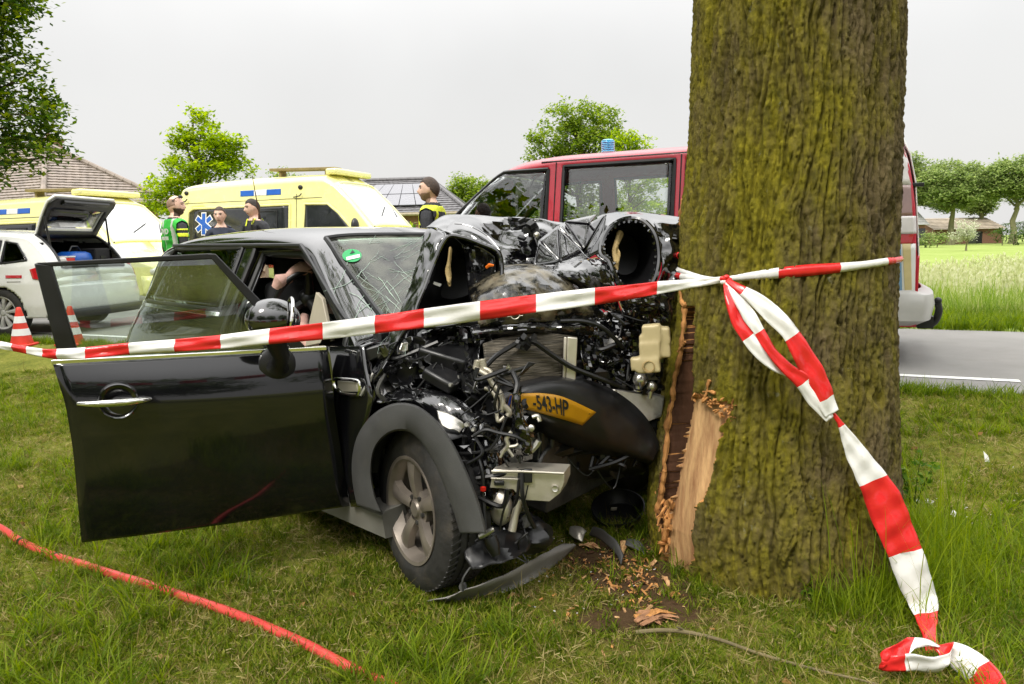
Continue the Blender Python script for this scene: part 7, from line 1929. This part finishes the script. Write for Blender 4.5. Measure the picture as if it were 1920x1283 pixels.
d2 = fbm(np.stack([p[:, 0] * 1.1 + 7, p[:, 1] * 1.1, 0 * p[:, 0]], -1), 3)
k = d2 > .12; p = p[k]
scatter('lush_grass', np.column_stack([p, zat(p)]), np.random.default_rng(7).uniform(.6, 1.35, len(p)), proto('blades', *bladeset(12, .035, .11, .022, .0042, .85, 4), 'blade_lush'), 4, .25, 'taller green tufts in the verge')
# long grass round the foot of the big tree and along the road
rs_ = np.random.default_rng(8); L_ = []
for k in range(1100):
    a = rs_.uniform(-2.1, .3); r_ = .47 + abs(rs_.normal(0, .12)); L_.append((1.22 + r_ * np.cos(a) * 1.05, TY + r_ * np.sin(a)))
L_ = np.array(L_); kk = (L_[:, 0] > .98 + .25 * rs_.random(len(L_))) ; L_ = L_[kk]
scatter('long_grass', np.column_stack([L_, zat(L_)]), rs_.uniform(.4, 1.0, len(L_)), proto('blades', *bladeset(6, .10, .26, .03, .0045, .75, 5), 'blade_lush'), 5, .2, 'long grass growing round the foot of the big tree')
q = np.stack([rs_.uniform(1.15, 2.3, 900), rs_.uniform(1.75, 3.2, 900)], -1)
q = q[(np.hypot(q[:, 0] - 1.16, q[:, 1] - TY) > .48) & ((q[:, 0] - .72 * q[:, 1]) > -.45 + .25 * rs_.random(900)) & ((np.hypot(q[:, 0] - 1.27, q[:, 1] - 2.16) > .20) & (np.hypot(q[:, 0] - 1.30, q[:, 1] - 1.95) > .17))]
scatter('long_grass', np.column_stack([q, zat(q)]), rs_.uniform(.4, 1.0, len(q)), proto('blades', *bladeset(9, .06, .17, .035, .0042, .95, 55), 'blade_lush'), 55, .3, 'lush long grass in the lower right corner')
L2 = L_[::14]
scatter('tall_grass', np.column_stack([L2, zat(L2)]), rs_.uniform(.6, 1.2, len(L2)), proto('blades', *bladeset(3, .30, .55, .03, .004, .55, 6, 5), 'blade_lush'), 6, .12, 'tall grass stalks in front of the big trunk')
s_ = rs_.uniform(-6, 12, 3800); n = 5.93 + np.abs(rs_.normal(0, .10, 3800)) * -1
E_ = np.stack([NX * n - NY * s_, NY * n + NX * s_], -1)
scatter('roadside_grass', np.column_stack([E_, zat(E_)]), rs_.uniform(.4, 1.1, len(E_)), proto('blades', *bladeset(10, .05, .14, .03, .005, .7, 7), 'blade_lush'), 7, .25, 'grass fringe along the near road edge')
n = rs_.uniform(9.95, 12.2, 6500); s_ = rs_.uniform(-10, .6, 6500)
E_ = np.stack([NX * n - NY * s_, NY * n + NX * s_], -1)
scatter('roadside_grass', np.column_stack([E_, gz(E_[:, 0], E_[:, 1])]), rs_.uniform(.5, 1.3, len(E_)), proto('blades', *bladeset(10, .08, .24, .05, .008, .7, 8), 'blade_lush'), 8, .25, 'fresh green grass along the far road edge')
# meadow
n = 11.6 + 32 * rs_.random(26000) ** 1.5; s_ = -22 + 24 * rs_.random(26000)
s_ = s_ - (n - 11) * .45
E_ = np.stack([NX * n - NY * s_, NY * n + NX * s_], -1)
z_ = gz(E_[:, 0], E_[:, 1])
scatter('meadow_grass', np.column_stack([E_, z_]), rs_.uniform(.55, 1.15, len(E_)), proto('blades', *bladeset(9, .25, .6, .12, .011, .5, 9, 4), 'blade_field'), 9, .15, 'tall meadow grass across the road')
V_, F_ = bladeset(5, .5, .75, .10, .006, .35, 10, 4)
rs2 = np.random.default_rng(11)
for k in range(5):
    x, y, z = V_[9 * k + 8]
    for j in range(6):
        b0 = len(V_); c = np.array((x, y, z - .02 * j)); d_ = rs2.normal(size=3) * .014; u = np.array((0, 0, .028))
        V_ += [tuple(c - d_), tuple(c + u), tuple(c + d_), tuple(c - u)]; F_.append((b0, b0 + 1, b0 + 2, b0 + 3))
k = (n > 12.5) & (n < 24) & (rs_.random(len(n)) < .42)
scatter('meadow_seed_heads', np.column_stack([E_[k], z_[k]]), rs_.uniform(.6, 1.1, k.sum()), proto('blades', V_, F_, 'seedhead'), 10, .12, 'pale seed heads over the meadow grass')
# ---------------------------------------------------------------- barrier tape
MAT['tapered'] = mat('red_tape', (.66, .022, .022), .2, var=.08, vs_=14, bump=.12, bs=30, spec=.5)
MAT['tapewhite'] = mat('white_tape', (.76, .75, .73), .2, var=.05, vs_=14, bump=.12, bs=30, spec=.5)
TAPE = thing('barrier_tape', 'red and white barrier tape strung past the wreck and knotted round the big trunk', 'barrier tape', (1.0, 2.5, 0))
def ribbon(name, pts, bounds, first, curl=.010, tw=None, label=None, n=6, jit=.0030, slant=0):
    """pts: (px, py, d, half width in px, tilt of the width away from vertical, in degrees); bounds = stripe borders as positions 0..len-1"""
    C_ = cr([P(a, b, d) for a, b, d, *_ in pts], n); k = len(C_); m_ = len(pts) - 1
    mb = MB(); rows = []
    for i in range(k):
        u = i / (k - 1) * m_; j = min(int(u), m_ - 1); f = u - j
        hwp = lerp(pts[j][3], pts[j + 1][3], f); ang = R(lerp(pts[j][4], pts[j + 1][4], f)); depth = lerp(pts[j][2], pts[j + 1][2], f)
        yaw = R(lerp(pts[j][5] if len(pts[j]) > 5 else 0, pts[j + 1][5] if len(pts[j + 1]) > 5 else 0, f))
        wv = (_U * math.cos(ang) + _R * math.sin(ang)) * (hwp * depth / FPX); wv = wv + _F * (wv.length * math.tan(yaw))
        w_ = wv.length
        row = []
        for q in range(9):
            s_ = q / 4 - 1
            row.append(C_[i] + wv * s_ - _F * (curl * (1 - s_ * s_) + min(w_, .03) / .03 * jit * (1.2 * math.asin(math.sin(2.2 * s_ + i * .23)) + .8 * math.asin(math.sin(4.5 * s_ - i * .17)) + .6 * math.asin(math.sin(i * .61 + 1.5 * s_)))))
        rows.append(row)
    V_ = [p for r_ in rows for p in r_]; F_, M_ = [], []
    for i in range(k - 1):
        for q in range(8):
            u = (i + .5) / (k - 1) * m_; c = sum(1 for b in bounds if b < u) + (0 if first == 'r' else 1)
            F_.append((i * 9 + q, i * 9 + q + 1, i * 9 + q + 10, i * 9 + q + 9)); M_.append(c % 2)
    mb.add(V_, F_); mb.m = M_
    o = obj(name, mb, ['tapered', 'tapewhite'], TAPE, world=True, solid=.0004)
    if label: o['label'] = label
    return o
def tb(xs, pts):
    """picture columns of stripe borders -> ribbon positions"""
    px = [p[0] for p in pts]; return [float(np.interp(x, px, range(len(px)))) for x in xs]
SP = [(-120, 632, 2.12, 8, 0), (-40, 640, 2.14, 8, 0), (0, 647, 2.15, 7, 0, 20), (40, 655, 2.16, 7, 0, -20), (80, 662, 2.17, 8, 0, 0), (110, 664, 2.18, 10, 0), (160, 662, 2.20, 11, 0), (243, 654, 2.22, 11, 0), (328, 648, 2.25, 12, 0), (414, 641, 2.28, 13, 0), (505, 631, 2.31, 15, 0), (605, 621, 2.34, 16, 0), (703, 609, 2.37, 17, 0),
      (795, 597, 2.40, 18, 0), (900, 583, 2.43, 18, 0), (1005, 569, 2.46, 17, 0), (1115, 556, 2.49, 16, 0), (1180, 548, 2.51, 14, 0), (1232, 540, 2.53, 12, 0), (1290, 533, 2.56, 9, 0), (1330, 528, 2.575, 7, 0), (1362, 523, 2.585, 5, 0)]
ribbon('tape_span', SP, tb([-60, 0, 22, 50, 80, 107, 160, 243, 328, 414, 505, 605, 703, 795, 900, 1005, 1115, 1232], SP), 'w', .004, n=12)
# round the trunk: on its surface
def wrap(name, lst, bounds, first, hwp, off=.012, ext=None):
    pts = [thit(a, b, off) for a, b in lst]; C_ = cr(pts, 6); k = len(C_); m_ = len(lst) - 1
    if ext: C_ = C_ + ext
    kk = len(C_); mb = MB(); F_, M_ = [], []
    for i in range(kk):
        u = min(i / (k - 1) * m_, m_); hw_ = float(np.interp(u, range(len(hwp)), hwp)) * C_[i].y / FPX
        cx_, r_ = trunk_c(C_[i].z); rad = Vector((C_[i].x - cx_, C_[i].y - TY, 0)).normalized()
        for q in range(4): s_ = q / 1.5 - 1; mb.v.append(tuple(C_[i] + Vector((0, 0, 1)) * hw_ * s_ + rad * (.006 * (1 - s_ * s_) + .002 * math.sin(i * 2.1 + q))))
    for i in range(kk - 1):
        u = (i + .5) / (k - 1) * m_; c = sum(1 for b in bounds if b < u) + (0 if first == 'r' else 1)
        for q in range(3): F_.append((i * 4 + q, i * 4 + q + 1, i * 4 + q + 5, i * 4 + q + 4)); M_.append(c % 2)
    mb.f = F_; mb.m = M_
    return obj(name, mb, ['tapered', 'tapewhite'], TAPE, world=True, solid=.0004)
WR_ = [(1358, 524), (1410, 518), (1460, 512), (1515, 507), (1575, 502), (1620, 497), (1660, 491), (1676, 489)]
pe_ = thit(1676, 489, .012); cx_, r_ = trunk_c(pe_.z); r_ += .012
a0 = math.atan2(pe_.y - TY, pe_.x - cx_); a1 = math.atan2(thit(1272, 512, .01).y - TY, thit(1272, 512, .01).x - cx_)
ext = [Vector((cx_ + r_ * math.cos(a), TY + r_ * math.sin(a), pe_.z + .02 * k / 20)) for k, a in enumerate(np.linspace(a0 + .04, a1 + 2 * math.pi if a1 < a0 else a1, 30))]
wrap('tape_wrap', WR_, [2, 4, 6.1], 'w', [4, 8, 10, 11, 9, 7, 7, 6], ext=ext)
wrap('tape_wrap', [(1270, 507), (1290, 514), (1320, 522), (1356, 526)], [], 'w', [6, 6, 5, 4])
wrap('tape_wrap', [(1268, 517), (1290, 522), (1320, 525), (1356, 527)], [.55], 'r', [6, 7, 6, 4], off=.02)
mb = MB(); kc = P(1360, 525, 2.575)
for k in range(5):
    a = k * 1.3; mb.ball(kc + Vector((.012 * math.cos(a), -.004, .010 * math.sin(a))), (.011, .008, .009), 12, 8, mi=k % 2 * (k > 2))
obj('tape_knot', mb, ['tapered', 'tapewhite'], TAPE, world=True)
LS = [(1360, 526, 2.575, 4, 80), (1368, 560, 2.53, 9, 75), (1382, 598, 2.50, 13, 62), (1404, 632, 2.48, 14, 52), (1428, 664, 2.47, 13, 48), (1455, 690, 2.465, 9, 48), (1482, 706, 2.47, 2, 48)]
ribbon('tape_loop', LS, [3.0], 'r', .003, n=9)
LB = [(1362, 526, 2.57, 4, 70), (1384, 560, 2.52, 10, 55), (1404, 592, 2.49, 13, 55), (1424, 622, 2.475, 10, 55), (1446, 658, 2.46, 10, 55), (1474, 690, 2.452, 12, 50), (1504, 714, 2.447, 15, 50), (1530, 750, 2.443, 16, 52), (1556, 786, 2.44, 9, 52)]
ribbon('tape_loop', LB, [3.0, 6.1], 'w', .003, n=9)
RS = [(1362, 524, 2.57, 4, 60), (1385, 540, 2.53, 8, 40), (1412, 558, 2.50, 13, 42), (1445, 586, 2.475, 17, 47), (1480, 622, 2.46, 17, 55), (1504, 664, 2.45, 20, 62), (1526, 704, 2.445, 21, 64), (1543, 740, 2.44, 21, 64), (1560, 776, 2.438, 15, 60)]
ribbon('tape_loop', RS, [1.3, 4.2, 7.2], 'r', .003, n=9)
TL = [(1562, 776, 2.45, 4, 60), (1574, 792, 2.45, 5, 62), (1588, 818, 2.45, 12, 64), (1606, 850, 2.445, 20, 66), (1628, 886, 2.44, 28, 68), (1650, 925, 2.435, 33, 70), (1668, 965, 2.43, 36, 72), (1684, 1005, 2.42, 36, 74), (1700, 1045, 2.41, 34, 76), (1716, 1090, 2.40, 33, 76), (1730, 1128, 2.39, 30, 78), (1738, 1158, 2.33, 22, 80), (1743, 1190, 2.25, 15, 84), (1748, 1224, 2.19, 13, 88)]
ribbon('tape_tail', TL, [1.3, 4.4, 7.8, 10.7], 'r', .003, n=10)
def gd(py, z): return (1.31 - z) * 1400 / (py - 443)
CO = [(1750, 1212, gd(1212, 0.170), 14, 90), (1724, 1208, gd(1208, 0.180), 18, 62, 15), (1694, 1219, gd(1219, 0.170), 25, 30, 20), (1664, 1231, gd(1231, 0.160), 21, 20, 10), (1650, 1241, gd(1241, 0.140), 16, 0, 0), (1676, 1244, gd(1244, 0.145), 17, -4, -10), (1710, 1242, gd(1242, 0.150), 20, -4, -15), (1750, 1247, gd(1247, 0.150), 20, 4, -15), (1776, 1240, gd(1240, 0.160), 24, 18, -10), (1774, 1216, gd(1216, 0.170), 20, 50, 0), (1756, 1208, gd(1208, 0.170), 10, 88, 0)]
ribbon('tape_coil', CO, [1.6, 5.6, 8.2], 'w', .004, n=8)
CE = [(1774, 1216, gd(1216, 0.150), 18, 40, 0), (1800, 1232, gd(1232, 0.140), 27, 42, 0), (1826, 1252, gd(1252, 0.135), 31, 46, 0), (1850, 1280, gd(1280, 0.130), 33, 52, 0), (1868, 1314, gd(1314, 0.120), 35, 56, 0), (1880, 1354, gd(1354, 0.110), 35, 60, 0)]
ribbon('tape_coil', CE, [2.3, 4.6], 'w', .004, n=8)
# ---------------------------------------------------------------- red hose
MAT['redhose'] = mat('red_hose', (.60, .065, .055), .32, var=.12, vs_=14, bump=.15, bs=25, dirt=((.30, .16, .08), .22, 9), spec=.5)
HP = [(-160, 920), (-60, 962), (0, 990), (40, 1016), (100, 1042), (160, 1060), (215, 1078), (290, 1100), (360, 1124), (430, 1148), (500, 1176), (580, 1212), (650, 1249), (740, 1290), (830, 1340)]
t = thing('red_hose', 'red fire hose snaking across the lawn at the lower left', 'hose', G(360, 1124))
mb = MB(); mb.tube(cr([G(a, b, .014) + Vector((0, 0, .0)) for a, b in HP], 8), .0172, 12); obj('hose_line', mb, 'redhose', t, world=True)
mb = MB()
for (a, b, c, d) in ((38, 1015, 42, 1017), (104, 1043, 108, 1044)): mb.tube([G(a, b, .014), G(c, d, .014)], .0182, 12)
obj('hose_band', mb, 'plastic', t, world=True, kind='stuff')
MAT['trimgrey'] = mat('dusty_trim_plastic', (.23, .22, .205), .65, var=.2, vs_=9, bump=.12, bs=200, dirt=((.16, .13, .09), .35, 9))
# ---------------------------------------------------------------- wreckage on the ground
def gsheet(name, label, cat, rows, m, n=5, amp=.006, solid=.004, seed=0, part_name=None, group=None):
    R1 = [cr([G(a, b, h) for a, b, h in r_], n) for r_ in rows]; cols = [cr([r_[j] for r_ in R1], n) for j in range(len(R1[0]))]
    G_ = [[cols[j][i] for j in range(len(cols))] for i in range(len(cols[0]))]
    if amp:
        G_ = [[p + Vector((0, -.4, 1)) * amp * float(pn(np.array([[p.x * 14 + seed, p.y * 14, p.z * 14]]))[0]) for p in r_] for r_ in G_]
    mb = MB(); mb.grid(G_)
    base = G(rows[0][0][0], rows[0][0][1]); t = thing(name, label, cat, base, group=group)
    obj(part_name or 'panel', mb, m, t, world=True, solid=solid, auto=40); return t
tp = gsheet('bumper_trim', 'long grey plastic strip torn off the bumper lying before the front wheel', 'car part', [
    [(800, 1128, .01), (850, 1129, .008), (905, 1122, .008), (960, 1106, .008), (1010, 1082, .008), (1058, 1046, .01)],
    [(812, 1126, .03), (858, 1122, .03), (910, 1112, .03), (962, 1094, .03), (1010, 1070, .03), (1070, 1036, .03)],
    [(830, 1124, .055), (866, 1113, .07), (914, 1098, .09), (960, 1080, .09), (1012, 1052, .08), (1080, 1022, .06)],
    [(846, 1118, .06), (872, 1108, .09), (918, 1090, .11), (958, 1072, .11), (1004, 1046, .10), (1056, 1020, .08)]], 'trimgrey', 5, .006, seed=3)
mb = MB(); mb.tube(cr([G(868, 1108, .09), G(868, 1086, .14), G(884, 1062, .18), G(906, 1044, .2)], 6), .008, 8, flat=.5); mb.lathe([(.006, .01), (.014, .01), (.015, -.01)], G(868, 1100, .10), (0, -1, .3), 12); obj('mounting_lug', mb, 'grey_plastic', tp, world=True)
c = G(1166, 985); t = thing('headlight_bowl', 'round black headlight housing lying by the split trunk', 'car part', c)
ax_ = Vector((-.15, -.35, .92)).normalized(); mb = MB(); mb.lathe([(0, .01), (.06, .012), (.10, .035), (.122, .085), (.126, .10), (.120, .10), (.112, .07), (.09, .04), (0, .022)], c + Vector((0, .06, -.01)), ax_, 40); obj('bowl', mb, 'plastic', t, world=True)
mb = MB(); mb.box(c + Vector((-.03, .055, .06)), (.028, .004, .02), (.6, 0, .1)); obj('label_tag', mb, 'creamtrim', t, world=True)
gsheet('broken_bracket', 'bent grey plastic bracket among wood splinters left of the trunk', 'car part', [
    [(1104, 1000, .05), (1124, 1010, .05), (1146, 1030, .04), (1164, 1058, .02)], [(1112, 990, .09), (1132, 996, .10), (1156, 1016, .08), (1168, 1046, .04)], [(1116, 1000, .05), (1138, 1008, .06), (1160, 1030, .05), (1172, 1050, .02)]], 'grey_plastic', 5, .02, seed=5)
gsheet('plastic_fragment', 'flat dark plastic fragment at the foot of the split bark', 'car part', [
    [(1172, 1022, .03), (1190, 1030, .02), (1210, 1040, .01)], [(1176, 1010, .04), (1194, 1014, .04), (1208, 1028, .02)], [(1180, 1012, .03), (1196, 1018, .03), (1212, 1034, .01)]], 'grey_plastic', 4, .01, seed=6)
gsheet('clear_lens', 'broken clear lamp lens at the tip of the long torn strip', 'car part', [
    [(1066, 1002, .04), (1080, 1010, .04), (1092, 1016, .03)], [(1068, 990, .06), (1084, 994, .07), (1096, 1002, .05)], [(1072, 988, .06), (1088, 990, .06), (1100, 998, .04)]], 'steel', 4, .012, seed=7)
MAT['chunkwood'] = mat('torn_reddish_wood', (.34, .17, .085), .85, var=.5, vs_=22, stretch=(.4, 1, 1), bump=.8, bs=60)
def chunk(name, label, pts, seed, m='splinter', cat='wood', group=None, hh=.018):
    """irregular lump through pixel outline on the ground"""
    q = [G(a, b, .006) for a, b in pts]; t = thing(name, label, cat, G(*pts[0]), group=group); mb = MB()
    rs_ = np.random.default_rng(seed); n = len(q); far_ = max(((a - b).length, i, j) for i, a in enumerate(q) for j, b in enumerate(q)); A_, B_ = q[far_[1]], q[far_[2]]; ctr = sum(q, Vector()) / n; L0 = (A_ - B_).length
    for k in range(9):
        a = A_.lerp(q[rs_.integers(n)], .45 * rs_.random()) + Vector((0, 0, hh * .5 * rs_.random())); b = B_.lerp(q[rs_.integers(n)], .45 * rs_.random()) + Vector((0, 0, hh * .4 * rs_.random())); w_ = L0 * rs_.uniform(.05, .12)
        mb.tube([a, a.lerp(b, .5) + Vector((0, 0, hh * rs_.uniform(.2, .9))), b], [w_ * .5, w_, w_ * .15], 5, flat=.45)
    obj('torn_wood', mb, m, t, world=True, smooth=False, kind='stuff')
    return t
t = thing('wood_chunk', 'large reddish torn wood chunk on the soil before the trunk, beside the twig', 'wood', G(1230, 1168)); mb = MB(); rs_ = np.random.default_rng(101)
for k in range(26):
    a = G(rs_.uniform(1188, 1215), rs_.uniform(1146, 1172), .008 + .03 * rs_.random()); b = G(rs_.uniform(1232, 1274), rs_.uniform(1144, 1172), .004 + .022 * rs_.random()); m_ = a.lerp(b, .45) + Vector((0, 0, .008 + .012 * rs_.random())); w_ = rs_.uniform(.006, .016)
    mb.tube([a, m_, b], [w_ * .7, w_, w_ * .2], 5, flat=.5, mi=int(rs_.choice([0, 0, 1])))
obj('torn_wood', mb, ['chunkwood', 'splinter'], t, world=True, smooth=False, kind='stuff')
chunk('wood_chunk', 'pale splinter of wood beside the bent grey bracket', [(1084, 1030), (1110, 1036), (1126, 1030), (1118, 1022), (1100, 1020), (1086, 1024)], 2, 'wood')
chunk('wood_chunk', 'orange wood splinter standing against the bent grey bracket', [(1158, 1034), (1168, 1040), (1178, 1030), (1172, 1018), (1160, 1018)], 3, 'wood', hh=.025)
chunk('wood_chunk', 'small yellow wood chip on the grass in front of the torn strip', [(948, 1124), (962, 1126), (974, 1120), (966, 1116), (952, 1118)], 4, 'wood')
chunk('wood_chunk', 'yellow wood lump at the foot of the bare wood', [(1238, 1092), (1250, 1104), (1258, 1104), (1252, 1088), (1242, 1084)], 5, 'wood')
mb = MB(); rs_ = np.random.default_rng(81)
for k in range(520):
    if k % 3 == 0: px, py = rs_.normal(1150, 50), rs_.normal(1060, 30)
    elif k % 3 == 1: px, py = rs_.normal(1210, 40), rs_.normal(1090, 35)
    else: px, py = rs_.normal(1130, 110), rs_.normal(1090, 60)
    if px > 1235 and py < 1110 or py < 985: continue
    p = G(px, py, .008); s_ = rs_.uniform(.002, .008) * (2.2 if rs_.random() < .08 else 1); mb.box(p, (s_ * rs_.uniform(1.5, 5), s_, s_ * .35), tuple(rs_.uniform(-.6, .6, 2)) + (rs_.uniform(0, 6),), mi=int(rs_.choice([0, 0, 1, 2])))
o = obj('wood_chips', mb, ['splinter', 'wood', 'redwood'], kind='stuff'); o['label'] = 'orange wood chips scattered over the soil left of the trunk'
t = thing('twig', 'long bare twig lying on the grass in front of the trunk', 'twig', G(1400, 1215)); mb = MB()
mb.tube(cr([G(a, b, .014 + h) for a, b, h in ((1192, 1186, 0), (1240, 1182, .01), (1290, 1186, .012), (1350, 1200, .006), (1430, 1228, .004), (1530, 1256, .006), (1600, 1272, .01), (1680, 1292, .0))], 6), [.008 - .005 * k / 42 for k in range(43)], 8); mb.tube([G(1286, 1185, .02), G(1276, 1178, .04), G(1268, 1176, .05)], [.005, .004, .002], 6)
obj('stem', mb, mat('twig_bark', (.15, .12, .06), .85, var=.3), t, world=True)
t = thing('plant_stalk', 'pale bent plant stalk at the right edge beside the coiled tape', 'plant', G(1900, 1262)); mb = MB()
mb.tube(cr([G(1868, 1264, .0), G(1890, 1260, .02), P(1908, 1248, 2.3), P(1914, 1232, 2.3), P(1904, 1218, 2.32)], 6), .005, 7); obj('stem', mb, mat('pale_stalk', (.42, .46, .24), .6), t, world=True)
mb = MB(); rs_ = np.random.default_rng(83)
for k in range(170):
    px, py = (rs_.uniform(820, 1230), rs_.uniform(1010, 1150)) if k % 2 else (rs_.uniform(1690, 1915), rs_.uniform(860, 1080))
    p = G(px, py, .012); s_ = rs_.uniform(.002, .006); mb.box(p, (s_ * 1.6, s_, s_ * .4), tuple(rs_.uniform(-.7, .7, 3)), mi=int(rs_.random() < .4))
o = obj('broken_glass', mb, ['conewhite', 'plastic'], kind='stuff', smooth=False); o['label'] = 'crumbs of broken glass and plastic in the grass'
# white shards right of the trunk
sh_ = [(1742, 944, 9, 3, 'white plastic shard nearest the trunk in the lawn to its right'), (1722, 943, 4, 3, 'tiny white shard touching the tall grass right of the trunk'), (1788, 968, 5, 5, 'upright white shard between the two long shards in the right lawn'), (1808, 1013, 16, 4, 'long white shard in the middle of the right lawn'), (1838, 1047, 9, 9, 'broad white shard with a folded tip, nearest us in the right lawn'), (1850, 868, 3, 12, 'thin white splinter standing in the grass below the road')]
for k, (a, b, w_, h_, lb) in enumerate(sh_):
    p = G(a, b); s_ = p.y / FPX; t = thing('plastic_shard', lb, 'plastic shard', p, (0, 0, random.uniform(-.5, .5)), 'white shards in the right lawn'); mb = MB()
    mb.slab([(-w_ * s_, 0, .004), (w_ * s_ * .3, -.02, .0), (w_ * s_, .0, h_ * s_), (0, .025, h_ * s_ * 1.6)], (0, .003, .004)); obj('shard', mb, 'conewhite', t)
# weeds
def weed(label, px, py, h, n, seed, sp=.10, lf=.05):
    p = G(px, py); t = thing('weed_plant', label, 'plant', p, group='weeds round the trunk'); rs_ = np.random.default_rng(seed); mb = MB(); V_ = []
    for k in range(n):
        a = rs_.uniform(0, 6.28); hh = h * rs_.uniform(.5, 1); e = Vector((math.cos(a) * sp * rs_.random(), math.sin(a) * sp * rs_.random(), hh)); mb.tube([(0, 0, -.01), e * .5 + Vector((0, 0, .02)), e], [.003, .0025, .001], 5)
        for j in range(4):
            q = e * lerp(.5, 1, j / 3); V_.append((q.x, q.y, q.z))
    obj('stems', mb, 'hedgeleaf', t, kind='stuff')
    v, f = leaves(np.array(V_), (.012, .012, .01), 4, lf, rs_, .6, .5); npobj('leaves', v, f, 'weedleaf', t, smooth=False)['kind'] = 'stuff'
MAT['weedleaf'] = leafmat('weed_leaves_', [(.05, .12, .012), (.1, .2, .02), (.2, .27, .03)], .4, .45, False)
weed('broad leaved weed growing at the right foot of the trunk', 1592, 1010, .16, 5, 1, .09, .055)
weed('small yellowish weed growing in the grass in front of the trunk', 1530, 1130, .08, 4, 2, .06, .05)
weed('leafy weed between the black bumper and the split trunk', 1196, 905, .32, 9, 3, .16, .05)
weed('tall thin weed at the right edge of the trunk', 1712, 960, .30, 5, 4, .10, .04)
mb = MB(); V_ = []
rs_ = np.random.default_rng(91); q = area(160, 1.3, 4.5, 92)
v, f = leaves(np.column_stack([q, zat(q) + .014]), (.004, .004, .002), 1, .04, rs_, .8, .7)
o = npobj('leaf_litter', v, f, leafmat('dead_leaves', [(.14, .07, .02), (.26, .15, .05), (.34, .24, .10)], .2, .7), smooth=False); o['kind'] = 'stuff'; o['label'] = 'small dead leaves in the grass'
